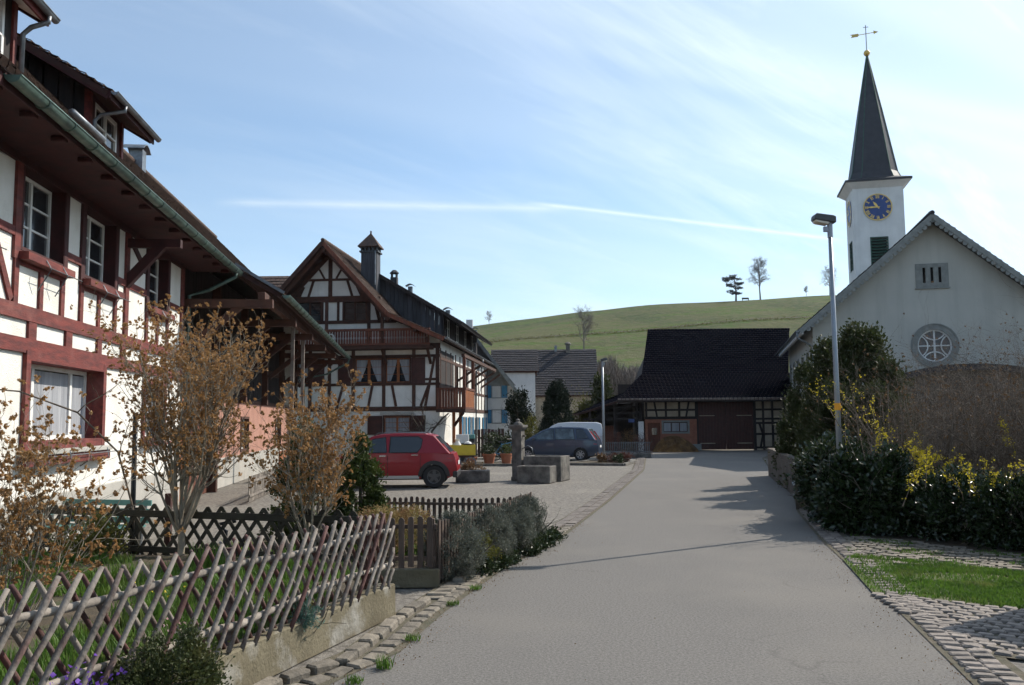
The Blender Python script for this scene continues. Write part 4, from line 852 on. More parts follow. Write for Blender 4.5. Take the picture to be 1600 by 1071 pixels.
    for i in range(15):
        t = 8.6+.88*i; mb = MB(); F.box(mb, t-.05, t+.05, .74, .93, 5.40, 5.474); mb.build('rafter_foot', M['red_dark'], R, bevel=.02)
    gutter(R, (9.35, -1.09, 5.52), (21.35, -1.09, 5.46), .085)
    gutter(R, (21.3, -2.19, 4.93), (T2+.6, -2.19, 4.90), .085)
    mb = MB(); mb.beam((21.26, -2.15, 4.98), (21.26, -.98, 5.68), .05, .07); mb.build('verge_flashing', M['zinc'], R)
    mb = MB(); mb.tube([(20.9, -1.09, 5.44), (20.9, -1.08, 5.30), (20.75, -.5, 4.95), (20.62, -.10, 4.8), (20.62, -.09, .2)], .045, 8); mb.build('downpipe', M['copper'], R, smooth=True)
    mb = MB(); mb.tube([(T2+.4, -2.19, 4.86), (T2+.4, -2.18, 4.66), (T2+.25, -1.2, 4.1), (T2+.15, -.2, 3.9), (T2+.15, -.1, .2)], .045, 8); mb.build('downpipe', M['copper'], R, smooth=True)
    # barn half: dark boarded loft, beams, pink wall, plank doors
    y0 = .30
    for i in range(74):
        t = T1+.02+.277*i; w = .27
        if t+w > T2: break
        mb = MB().box(t, t+w-.012, .72+random.uniform(0, .012), .76, 2.62, 6.3); mb.build('loft_board', M['plank_dark'], R)
    wall_grid(MB(), 24.6, T2, .0, 2.5, y0, .3, [(29.0, 30.2, 1.0, 2.0), (36, 37.3, 1.0, 2.0)]).build('byre_wall', M['pink'], R)
    mb = MB(); mb.box(24.6, T2, y0-.02, y0, .0, .85); mb.build('byre_plinth', M['plinth'], R)
    Fb = Face((0, y0, 0), (1, 0, 0), (0, -1, 0))
    window(R, Fb, 29.0, 30.2, 1.0, 2.0, case=M['brown_wood'], frame=M['white_paint']); window(R, Fb, 36, 37.3, 1.0, 2.0, case=M['brown_wood'])
    MB().box(T1+.02, T2, y0-.02, .72, 2.5, 2.62).build('loft_floor', M['brown_wood'], R)
    def planks(name, a, b, z0, z1, m, pw=.14):
        n = int((b-a)/pw); mb = MB(); Fb.box(mb, a, b, -.04, -.02, z0, z1); d = mb.build(name, M['interior'], R)
        for i in range(n):
            x = a+(b-a)*i/n; q = MB(); Fb.box(q, x+.006, x+(b-a)/n-.006, -.02, .015+random.uniform(0, .01), z0, z1); q.build('plank', m, d)
        return d
    planks('plank_screen', 20.5, 22.0, 0, 2.48, M['orange_wood']); planks('plank_door', 22.05, 24.55, 0, 2.48, M['rust_wood'])
    for t in (20.62, 24.6, 28.6, 32.6, 36.6, 40.6):
        mb = MB(); mb.box(t-.1, t+.1, .06, .26, 0 if t in (20.62, 24.6) else 2.5, 5.6); mb.build('post', M['brown_wood'], R)
        mb = MB().beam((t, .1, 4.62), (t, -2.0, 4.62), .18, .2); mb.build('tie_beam', M['brown_wood'], R); mb = MB().beam((t, .02, 3.5), (t, -1.25, 4.55), .14, .16); mb.build('strut', M['brown_wood'], R)
    mb = MB().beam((20.5, -1.75, 4.80), (T2+.3, -1.75, 4.80), .16, .18); mb.build('eave_purlin', M['brown_wood'], R)
    for t in (26.5, 28.9): mb = MB().box(t-.05, t+.05, -1.7, -1.6, 0, 4.7); mb.build('prop', M['grey_wood'], R)
    timber(R, Face((0, .72, 0), (1, 0, 0), (0, -1, 0)), T1+.1, 3.9, T2, 3.9, .2, M['brown_wood'], 'rail', .1)
    # dormers
    def dormer(t0, t1, yf, zb, ze, ov, side_over, wincols, big=False):
        # shed dormer: front wall at yf, cheeks back to the main roof
        sl = .6; main = lambda y: EZ+(RZ-EZ)/(RY-EY)*(y-EY)
        yb = 3.1; zt = lambda y: ze+sl*(y-yf+ov)-.05
        D = None
        Fd = Face((0, yf, 0), (1, 0, 0), (0, -1, 0))
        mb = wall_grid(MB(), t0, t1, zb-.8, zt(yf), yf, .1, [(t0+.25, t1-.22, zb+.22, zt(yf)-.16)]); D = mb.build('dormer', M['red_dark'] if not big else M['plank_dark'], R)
        for tt, sg in ((t0, -1), (t1, 1)):
            n = 11
            for i in range(n):
                ya, yc = yf+.02+(yb-yf)*i/n, yf+(yb-yf)*(i+1)/n-.012
                lo = lambda y: max(zb-.8, main(y)-.3)
                if zt(ya) < lo(ya): continue
                q = MB(); x0, x1 = (tt-.03-random.uniform(0, .01), tt) if sg < 0 else (tt, tt+.03)
                q.prism([(x0, ya, lo(ya)), (x0, yc, lo(yc)), (x0, yc, max(zt(yc), lo(yc)+.02)), (x0, ya, zt(ya))], (x1-x0, 0, 0)); q.build('cheek_board', M['plank_dark'], D)
            q = MB(); q.box(tt-.06 if sg < 0 else tt-.04, tt+.04 if sg < 0 else tt+.06, yf-.035, yf+.07, zb-.5, zt(yf)+.02); q.build('corner_post', M['red_wood'], D)
        a = t0+.25; b = t1-.22; q = MB(); zc, zd = zb+.22, zt(yf)-.16
        for (u, v, w_, x_) in ((a, b, zc, zc+.06), (a, b, zd-.06, zd), (a, a+.06, zc, zd), (b-.06, b, zc, zd), ((a+b)/2-.03, (a+b)/2+.03, zc, zd), (a, b, (zc+zd)/2-.015, (zc+zd)/2+.015)): Fd.box(q, u, v, -.06, .0, w_, x_)
        q.build('dormer_window_frame', M['white_paint'], D)
        q = MB(); Fd.box(q, a, b, -.05, -.04, zc, zd); q.build('pane', M['glass_dim'], D)
        e = [(t0-side_over, yf-ov, ze), (t1+side_over*.5, yf-ov, ze)]; yr = yb+.35; zr = ze+sl*(yr-yf+ov)
        r_ = [(t1+side_over*.5, yr, zr), (t0-side_over, yr, zr)]
        slab(MB(), e[0], e[1], r_[0], r_[1], .09).build('dormer_roof', M['roof_wood'] if not big else M['white_paint'], R)
        tiled(R, (e[0][0]-.04, e[0][1]-.05, e[0][2]-.02), (e[1][0]+.04, e[1][1]-.05, e[1][2]-.02), (r_[0][0]+.04, yr, zr), (r_[1][0]-.04, yr, zr), .17, .18, M['tile_brown'], .045, 'dormer_tiles')
        q = MB().beam((e[0][0], e[0][1]-.02, ze-.07), (e[1][0], e[1][1]-.02, ze-.07), .03, .15); q.build('dormer_fascia', M['red_wood'] if big else M['red_dark'], R)
        for tt in (e[0][0]+.03, e[1][0]-.03): q = MB().beam((tt, e[0][1], ze-.08), (tt, yr, zr-.08), .04, .13); q.build('verge_board', M['red_dark'], R)
        gutter(R, (e[0][0]-.03, e[0][1]-.10, ze-.03), (e[1][0]+.05, e[1][1]-.10, ze-.03), .055, M['zinc'], 'dormer_gutter', False)
        xx = (t0-.02) if not big else t1+.08
        q = MB().tube([(xx, yf-ov-.1, ze-.08), (xx, yf-ov-.10, ze-.16), (xx, yf-.20, ze-.24), (xx, yf-.10, ze-.34), (xx, yf-.09, zb-.05)], .035, 8); q.build('dormer_downpipe', M['zinc'], R, smooth=True)
    dormer(15.3, 16.9, .3, 6.55, 7.42, .5, .55, 1)
    dormer(8.6, 11.72, .0, 6.15, 7.38, .32, .5, 2, True)
    mb = MB(); mb.box(11.74, 11.80, -.04, 3, 6.0, 7.4)
    mb = MB().tube([(11.95, -.70, 6.05), (13.1, -.70, 6.05)], .05, 8); mb.build('snow_rail', M['zinc'], R, smooth=True)
    # flue cowl behind the second dormer
    mb = MB(); mb.box(29.3, 29.7, 3.7, 4.1, 10.2, 10.95); v = [(29.1+.8*i/6, 3.6, 10.95+.2*math.sin(math.pi*i/6)) for i in range(7)]; mb.prism(v+[(x, y, z-.03) for x, y, z in v[::-1]], (0, .7, 0)); mb.build('flue_cowl', M['zinc'], R)
    return R
build_left_house()
# ---------------------------------------------------------------- gabled timber house
def cap_tube(mb, *a, **k): return mb.tube(*a, **k)
def build_gable_house():
    R = empty('gabled_farmhouse', (-3.6, 43, 0), -5.5, 'dark brown timber-framed farmhouse with steep gable, carved balconies and tall chimney', 'house')
    F = Face((0, 0, 0), (1, 0, 0), (0, -1, 0)); br = M['brown_wood']; CX = -5.6; HW = 5.6; D = 22
    wins = [(-4.28, -2.92, 3.80, 5.02), (-2.72, -1.5, 3.80, 5.02), (-8.0, -6.7, 3.80, 5.02), (-2.8, -1.5, 1.25, 2.12), (-7.35, -6.0, 6.95, 7.95), (-4.9, -3.75, 6.95, 7.95)]
    wall_grid(MB(), -11.2, 0, 0, 5.9, 0, .3, wins[:4]).build('wall', M['plaster'], R)
    # attic storey and gable triangle
    zroof = lambda x: 10.62-1.09*abs(x-CX) if abs(x-CX) < 3.3 else 7.02-.48*(abs(x-CX)-3.3)
    mb = wall_grid(MB(), CX-2.35, CX+2.35, 5.9, 7.98, 0, .3, wins[4:])
    for s in (-1, 1):
        p = [(CX+s*2.36, 0, 5.9), (CX+s*HW, 0, 5.9), (CX+s*3.3, 0, zroof(CX+3.3)-.12), (CX+s*2.36, 0, 7.9)]; mb.prism(p, (0, .3, 0))
    mb.prism([(CX-2.3, 0, 7.985), (CX+2.3, 0, 7.985), (CX, 0, 10.45)], (0, .3, 0)); mb.build('gable_wall', M['plaster'], R)
    wall_grid(MB(), -D, 0, 0, 5.7, 0, .3).v  # (side wall below, turned)
    S = Face((0, 0, 0), (0, 1, 0), (1, 0, 0))
    sw = [(7.2, 8.2, .9, 2.1), (10, 11, .9, 2.1), (13, 14, .9, 2.1), (16.5, 17.5, .9, 2.1), (4.6, 5.6, 3.7, 4.9), (8, 9, 3.7, 4.9), (12, 13, 3.7, 4.9)]
    mb = MB(); tmp = wall_grid(MB(), .3, D, 0, 5.9, 0, .3, sw); mb.add([(-y, x, z) for x, y, z in tmp.v], tmp.f); mb.build('side_wall', M['plaster'], R)
    mb = MB(); mb.box(-11.2, -10.9, .3, D, 0, 5.8); mb.box(-11.2, 0, D-.3, D, 0, 5.8); mb.prism([(CX-5.3, D-.3, 5.8), (CX+5.3, D-.3, 5.8), (CX, D-.3, 10.4)], (0, .3, 0)); mb.build('rear_wall', M['plaster'], R)
    # frame
    for z, w in ((2.5, .22), (3.72, .13), (5.12, .13), (5.62, .26)): timber(R, F, -11.2, z, .03, z, w, br, 'rail', .04)
    for x in (-.1, -1.3, -2.82, -4.38, -5.6, -6.6, -8.1, -9.6, -11.1): timber(R, F, x, 2.6, x, 5.5, .17 if x != -.1 else .2, br, 'post', .035)
    for a, b in ((-3.6, -3.4), (-2.2, -2.4), (-.95, -.6), (-5.2, -4.9)): timber(R, F, a, 2.62, b if a != -.95 else -.55, 3.66, .13, br, 'brace', .03)
    timber(R, F, -.72, 2.62, -.25, 5.1, .13, br, 'brace', .028); timber(R, F, -.2, 3.95, -.9, 3.95, .12, br, 'rail', .032)
    for z in (8.05, 6.88): timber(R, F, CX-2.6 if z > 8 else CX-3.4, z, CX+2.6 if z > 8 else CX+3.4, z, .17, br, 'collar_beam', .05)
    timber(R, F, CX-2.3, 8.05, CX+2.3, 8.05, .3, br, 'collar_beam', .09)
    timber(R, F, CX, 8.15, CX, 10.2, .2, br, 'king_post', .045); timber(R, F, CX-1.5, 9.05, CX+1.5, 9.05, .12, br, 'collar_beam', .035)
    for s in (-1, 1):
        timber(R, F, CX+s*1.15, 8.15, CX+s*.85, 9.1, .13, br, 'brace', .03); timber(R, F, CX+s*.42, 6.9, CX+s*.42, 7.95, .13, br, 'post', .03); timber(R, F, CX+s*2.35, 7.95, CX+s*.05, 10.42, .34, br, 'rafter', .06); timber(R, F, CX+s*1.75, 8.1, CX+s*1.45, 8.75, .3, br, 'brace', .028); timber(R, F, CX+s*2.0, 5.7, CX+s*2.0, 8.0, .17, br, 'post', .035)
        timber(R, F, CX+s*.3, 9.1, CX+s*.75, 9.9, .1, br, 'brace', .03)
    for i, (a, b, c, d) in enumerate(wins):
        up = i < 3
        window(R, F, a, b, c, d, recess=.08, case=br, frame=M['orange_wood'] if up or i == 3 else M['brown_wood'], cols=2, rows=3, curtain=2 if up else (1 if i == 3 else 0), fw=.05, mull=.14 if up else .1, munt=.02, panes=False, casew=.06, curtain_m=M['curtain'])
    shutter(R, F, -1.42, -.72, 3.76, 5.04, M['shutter_red']); shutter(R, F, -6.6, -5.85, 3.76, 5.04, M['shutter_red']); shutter(R, F, -5.15, -4.42, 3.76, 5.04, M['shutter_red'])
    shutter(R, F, -1.44, -.72, 1.22, 2.16, M['shutter_red']); shutter(R, F, -3.62, -2.88, 1.22, 2.16, M['shutter_red'])
    q = MB(); F.box(q, -3.0, -1.3, 0, .04, 2.2, 2.34); q.build('lintel', M['plinth'], R)
    # attic balcony: carved boards
    BY = .95; q = MB(); q.box(CX-4.2, -.3, -BY, 0, 5.42, 5.58); q.build('balcony_floor', br, R)
    q = MB(); q.box(CX-4.2, -.3, -BY-.05, -BY+.04, 6.30, 6.42); q.box(CX-4.2, -.3, -BY-.03, -BY+.02, 5.60, 5.70); rail = q.build('balcony_rail', M['rust_wood'], R)
    x = CX-4.15
    while x < -.35:
        q = MB(); w = .095; c = x+w/2; pts = [(c-w/2, 5.7), (c+w/2, 5.7), (c+w/2, 5.88), (c+w*.18, 5.96), (c+w/2, 6.04), (c+w/2, 6.3), (c-w/2, 6.3), (c-w/2, 6.04), (c-w*.18, 5.96), (c-w/2, 5.88)]
        q.prism([(u, -BY, v) for u, v in pts], (0, .025, 0)); q.build('baluster', M['rust_wood'], rail); x += .135
    for x in (CX-4.0, CX-1.9, CX+.1, CX+2.9, -.45):
        q = MB().box(x-.07, x+.07, -BY, -BY+.13, 5.58, min(zroof(x)-.15, 7.9)); q.build('post', br, R)
        q = MB().beam((x, -.02, 4.75), (x, -BY+.1, 5.40), .12, .14); q.build('bracket', br, R)
    # wreath on the balcony
    q = MB(); n = 14
    for k in range(n):
        a = 2*math.pi*k/n; q.lathe([(.0, -.05), (.05, 0), (0, .05)], (CX+.35+.17*math.cos(a), -BY-.07, 6.0+.17*math.sin(a)), 6)
    q.build('wreath', M['white_fl'], R)
    # roof
    yb, yf = D+.4, -1.35; K = 3.3
    rz = 10.80; kz = rz-1.10*K; ez = kz-.46*2.75; ex = K+2.75
    for s in (-1, 1):
        m = MB(); slab(m, (CX+s*K, yf, kz), (CX+s*K, yb, kz), (CX, yb, rz), (CX, yf, rz), .16); slab(m, (CX+s*ex, yf, ez), (CX+s*ex, yb, ez), (CX+s*K, yb, kz), (CX+s*K, yf, kz), .12); m.build('roof', M['roof_wood'], R)
        if s > 0:
            tiled(R, (CX+K, yf-.03, kz), (CX+K, yb, kz), (CX, yb, rz), (CX, yf-.03, rz), .19, .2, M['tile_brown'], .045); tiled(R, (CX+ex, yf-.03, ez), (CX+ex, yb, ez), (CX+K, yb, kz), (CX+K, yf-.03, kz), .19, .2, M['tile_brown'], .045)
        else:
            tiled(R, (CX-K, yf-.03, kz), (CX-K, yf+3, kz), (CX, yf+3, rz), (CX, yf-.03, rz), .19, .2, M['tile_brown'], .045)
        for a, b in (((CX+s*.02, rz-.12), (CX+s*K, kz-.12)), ((CX+s*K, kz-.12), (CX+s*ex, ez-.1))):
            q = MB().beam((a[0], yf-.02, a[1]), (b[0], yf-.02, b[1]), .05, .2); q.build('bargeboard', M['rust_wood'] if s > 0 else br, R)
        for yy in (-.9, ):
            q = MB().beam((CX, yf+.3, rz-.35), (CX+s*K, yf+.3, kz-.35), .16, .2); q.build('rafter', br, R)
        q = MB().beam((CX+s*2.6, .1, 7.75), (CX+s*2.6, yf+.1, 7.75), .18, .2); q.build('purlin_end', br, R); q = MB().beam((CX+s*2.55, 0, 6.9), (CX+s*2.55, yf+.5, 7.65), .13, .14); q.build('strut', br, R)
        q = MB().beam((CX+s*4.6, 0, 6.3), (CX+s*4.6, yf+.1, 6.3), .16, .18); q.build('purlin_end', br, R)
    q = MB().beam((CX, .1, rz-.45), (CX, yf+.1, rz-.45), .2, .22); q.build('ridge_beam', br, R)
    q = MB(); y = yf
    while y < yb: q.tube([(CX, y, rz+.03), (CX, y+.38, rz+.05)], .1, 8); y += .36
    q.build('ridge_tiles', M['tile_brown'], R, kind='stuff')
    gutter(R, (CX+ex+.09, yf, ez-.02), (CX+ex+.09, yb, ez-.1), .07, M['zinc'])
    q = MB().tube([(CX+ex+.09, 12.4, ez-.1), (CX+ex+.09, 12.4, ez-.4), (.15, 12.2, ez-.9), (.1, 12.2, .2)], .045, 7); q.build('downpipe', M['zinc'], R, smooth=True)
    # long shed dormer of upright boards on the right slope
    y0, y1 = 2.6, 15.5; dx0, dz0 = CX+1.1, rz-.62; dx1, dz1 = CX+6.4, 7.0; sl = (dz0-dz1)/(dx1-dx0)
    m = MB(); slab(m, (dx1, y0-.45, dz1), (dx1, y1, dz1), (dx0, y1, dz0), (dx0, y0-.45, dz0), .12); m.build('dormer_roof', M['plank_dark'], R)
    tiled(R, (dx1+.03, y0-.5, dz1), (dx1+.03, y1, dz1), (dx0, y1, dz0), (dx0, y0-.5, dz0), .19, .22, M['tile_dark'], .04, 'dormer_tiles')
    top = lambda x: dz1+sl*(dx1-x)-.13; low = lambda x: (rz-1.1*(x-CX) if x-CX < K else kz-.46*(x-CX-K))-.2
    x = dx0+.15; xe = CX+5.35
    while x < xe:
        x2 = min(x+.24, xe); q = MB(); q.prism([(x+.006, y0, low(x)), (x2-.006, y0, low(x2)), (x2-.006, y0, top(x2)), (x+.006, y0, top(x))], (0, .04+random.uniform(0, .015), 0)); q.build('cheek_board', M['plank_blue'], R); x = x2
    q = MB().beam((dx0, y0-.43, dz0-.06), (dx1, y0-.43, dz1-.06), .05, .16); q.build('verge_board', M['plank_dark'], R)
    FD = Face((xe, 0, 0), (0, 1, 0), (1, 0, 0)); q = MB(); FD.box(q, y0, y1, -.12, 0, low(xe), top(xe)); q.build('dormer_front', M['plank_dark'], R)
    for k in range(4):
        a = y0+.6+3.1*k; window(R, FD, a, a+1.1, low(xe)+.35, top(xe)-.15, recess=-.02, case=M['plank_dark'], rows=2, panes=False, casew=.08, caseout=.05)
    # chimneys
    q = MB(); cx, cy = CX+1.55, 2.0; q.box(cx-.42, cx+.42, cy-.4, cy+.4, 8.2, 10.75)
    ch = q.build('chimney', M['plank_blue'], R, bevel=.01)
    q = MB(); q.box(cx-.5, cx+.5, cy-.48, cy+.48, 10.75, 10.83)
    for i in range(5):
        for yy in (cy-.42, cy+.34): q.box(cx-.44+.2*i, cx-.36+.2*i, yy, yy+.08, 10.83, 11.03)
    for yy in (cy-.2, cy+.1): q.box(cx-.44, cx-.36, yy, yy+.08, 10.83, 11.03); q.box(cx+.36, cx+.44, yy, yy+.08, 10.83, 11.03)
    q.build('chimney_vent', M['slate'], ch)
    q = MB(); q.lathe([(.80, 0), (.80, .05), (.05, .78), (.05, .92), (0, .95)], (cx, cy, 11.03), 4, math.pi/4); q.build('chimney_cap', M['tile_brown'], ch)
    q = MB().tube([(cx+.36, cy-.47, 9), (cx+.36, cy-.47, 10.8)], .04, 6); q.build('flue_pipe', M['zinc'], ch)
    q = MB(); cx, cy = CX+2.3, 4.2; q.box(cx-.18, cx+.18, cy-.18, cy+.18, 8.6, 9.8)
    for a, b in ((-.16, -.16), (.1, -.16), (-.16, .1), (.1, .1)): q.box(cx+a, cx+a+.06, cy+b, cy+b+.06, 9.8, 10.02)
    q.lathe([(.26, 0), (.26, .05), (.1, .2)], (cx, cy, 10.02), 8); q.build('chimney', M['plank_blue'], R)
    for cx, cy, zb in ((CX+2.6, 7.0, 9.4), (CX+4.9, 6.5, 7.9), (CX+5.7, 12.0, 7.3)):
        q = MB(); q.box(cx-.12, cx+.12, cy-.12, cy+.12, zb-.5, zb+.32); v = [(cx-.26+.52*i/6, cy-.2, zb+.36+.12*math.sin(math.pi*i/6)) for i in range(7)]; q.prism(v+[(a, b, c-.03) for a, b, c in v[::-1]], (0, .4, 0)); q.build('roof_vent', M['zinc'], R)
    # corner balcony on the right side
    q = MB(); q.box(.32, 1.42, -.9, 2.2, 2.30, 2.46); q.build('side_balcony_floor', br, R)
    def boards(a, b, fx, m):
        n = int(abs(b-a)/.13)
        for i in range(n):
            u = a+(b-a)*i/n; q = MB(); w = .1
            if fx == 'x': q.box(u+.01, u+.01+w, -.9, -.87, 2.55, 3.38)
            else: q.box(1.39, 1.42, u+.01, u+.01+w, 2.55, 3.38)
            q.build('baluster', m, rl)
    q = MB(); q.box(-.02, 1.44, -.93, -.85, 3.38, 3.48); q.box(1.36, 1.45, -.93, 2.2, 3.38, 3.482); q.box(-.02, 1.42, -.91, -.86, 2.46, 2.55); q.box(1.37, 1.43, -.86, 2.2, 2.46, 2.55); rl = q.build('side_balcony_rail', M['rust_wood'], R)
    boards(0, 1.36, 'x', M['rust_wood']); boards(-.86, 2.2, 'y', M['orange_wood'])
    q = MB().box(-.02, .3, -.9, -.02, 2.30, 2.455); q.build('side_balcony_floor', br, R)
    for a, b, z0, z1 in ((1.36, -.87, 2.46, 5.0), (1.36, 2.1, 2.46, 5.0), (.75, -.3, 0, 2.3), (.75, 1.8, 0, 2.3)): q = MB().box(a-.07, a+.07, b-.07, b+.07, z0, z1); q.build('post', M['orange_wood'] if z0 == 0 else M['rust_wood'], R)
    for z in (5.0,): q = MB().beam((1.36, -1.2, 5.02), (1.36, 12, 5.02), .16, .16); q.build('eave_beam', br, R)
    for y in (5.5, 9, 12.4, 15.5): q = MB().beam((.02, y, 4.1), (1.3, y, 4.95), .12, .12); q.build('strut', br, R)
    q = MB().beam((.75, -.3, 1.6), (1.3, -.75, 2.28), .1, .1); q.build('strut', br, R)
    # side wall timbers, windows, shutters
    for z, w in ((2.5, .2), (3.6, .14), (5.0, .14)): timber(R, S, .2, z, D, z, w, br, 'rail', .04)
    for k in range(14): timber(R, S, .15+1.55*k, 2.6, .15+1.55*k, 5.5, .16, br, 'post', .035)
    for i, (a, b, c, d) in enumerate(sw):
        window(R, S, a, b, c, d, recess=.08, case=M['white_paint'] if i < 4 else br, cols=2, rows=3, panes=False, casew=.06)
        if i < 4: shutter(R, S, a-.52, a-.07, c, d, M['shutter_blue']); shutter(R, S, b+.07, b+.5, c, d, M['shutter_blue'])
    q = MB(); S.box(q, .35, 4.2, .0, .02, 2.6, 5.4); q.build('side_cladding', M['plank_dark'], R)
    return R
build_gable_house()

# ---------------------------------------------------------------- houses further off
def simple_house(name, label, loc, rz, w, d, ze, zr, wallm, roofm, over=.5, ridge='x', course=.3, tw=.25, tiles=True):
    """ridge 'x': ridge parallel to the front; 'y': gable to the front"""
    R = empty(name, (*loc, 0), rz, label, 'house'); mb = wall_grid(MB(), 0, w, 0, ze, 0, .3); wall_grid(mb, 0, w, 0, ze, d-.3, .3); mb.box(0, .3, .3, d-.3, 0, ze); mb.box(w-.3, w, .3, d-.3, 0, ze)
    if ridge == 'x':
        for x in (0, w-.3): mb.prism([(x, .02, ze), (x, d-.02, ze), (x, d/2, zr-.1)], (.3, 0, 0))
        k = (zr-ze)/(d/2); eo = ze-k*over; q = [((-over, -over, eo), (w+over, -over, eo), (w+over, d/2, zr), (-over, d/2, zr)), ((-over, d+over, eo), (w+over, d+over, eo), (w+over, d/2, zr), (-over, d/2, zr))]
    else:
        for y in (0, d-.3): mb.prism([(.02, y, ze), (w-.02, y, ze), (w/2, y, zr-.1)], (0, .3, 0))
        k = (zr-ze)/(w/2); eo = ze-k*over; q = [((-over, -over, eo), (-over, d+over, eo), (w/2, d+over, zr), (w/2, -over, zr)), ((w+over, -over, eo), (w+over, d+over, eo), (w/2, d+over, zr), (w/2, -over, zr))]
    mb.build('wall', wallm, R)
    for i, a in enumerate(q):
        slab(MB(), *a, .15).build('roof', M['roof_wood'], R)
        if tiles: tiled(R, *a, course, tw, roofm, .06, jit=.012)
    return R
# house with blue shutters, seen past the farmhouse
def build_shutter_house():
    R = simple_house('shuttered_house', 'pale house with blue shutters beyond the farmhouse balconies', (-6.4, 62), 0, 6.45, 11, 4.35, 8.6, M['tower_white'], M['tile_brown'], .9, 'y')
    F = Face((0, 0, 0), (1, 0, 0), (0, -1, 0))
    q = MB(); mb = q
    q.prism([(-.2, -.05, 4.36), (6.65, -.05, 4.36), (3.22, -.05, 8.5)], (0, .04, 0)); q.build('gable_boards', M['church_stone'], R)
    for zc, zd in ((3.52, 4.34), (1.72, 2.62)):
        for x in (4.95, 2.4):
            window(R, F, x, x+.62, zc, zd, recess=.02, case=M['church_stone'], rows=2, panes=False, casew=.05, curtain=1); shutter(R, F, x-.46, x-.06, zc-.03, zd+.03, M['shutter_blue'], slats=False); shutter(R, F, x+.68, x+1.08, zc-.03, zd+.03, M['shutter_blue'], slats=False)
    q = MB().beam((3.22, -.93, 8.5), (7.35, -.93, 3.05), .06, .22); q.build('bargeboard', M['church_stone'], R)
    q = MB(); q.box(2.9, 3.4, 4, 4.5, 8, 9.6); q.build('chimney', M['tower_white'], R)
    q = MB().tube([(6.5, -.1, 3.6), (6.5, -.1, .1)], .05, 6); q.build('downpipe', M['zinc'], R)
build_shutter_house()
R = simple_house('small_dark_roofed_house', 'small white house with dark roof just right of the shuttered house gable', (-1.6, 76), 0, 3.6, 5, 6.4, 8.3, M['tower_white'], M['tile_dark'], .3, 'x')
R = simple_house('tiled_cottage', 'cream house under a wide dark tiled roof behind the dark yew', (.9, 80), -3, 6.6, 9, 4.55, 8.75, M['barn_plaster'], M['tile_dark'], .45, 'x', .34, .3)
q = MB(); q.box(4.1, 4.5, 4.0, 4.4, 8.3, 9.2); q.lathe([(.33, 0), (.33, .07), (.1, .25)], (4.3, 4.2, 9.2), 8); q.build('chimney', M['stone_dark'], R)
q = MB(); q.box(3.0, 3.25, 4.2, 4.45, 8.4, 9.1); q.build('chimney', M['zinc'], R)
R = simple_house('far_farmhouse', 'further pale-ridged roof peeping over the dark tiled cottage', (-.8, 92), -20, 6, 10, 6.2, 9.6, M['church_stone'], M['tile_brown'], .5, 'x', .4, .4)
R = simple_house('tiled_house', 'house behind the farmhouses whose brown tiled roof shows between their gables', (-22, 60), 0, 10, 12, 8.0, 13.1, M['plaster'], M['tile_brown'], .6, 'x', .42, .34)
R['label'] = 'house showing only its dark tiled roof behind the gabled farmhouse and left farmhouse'
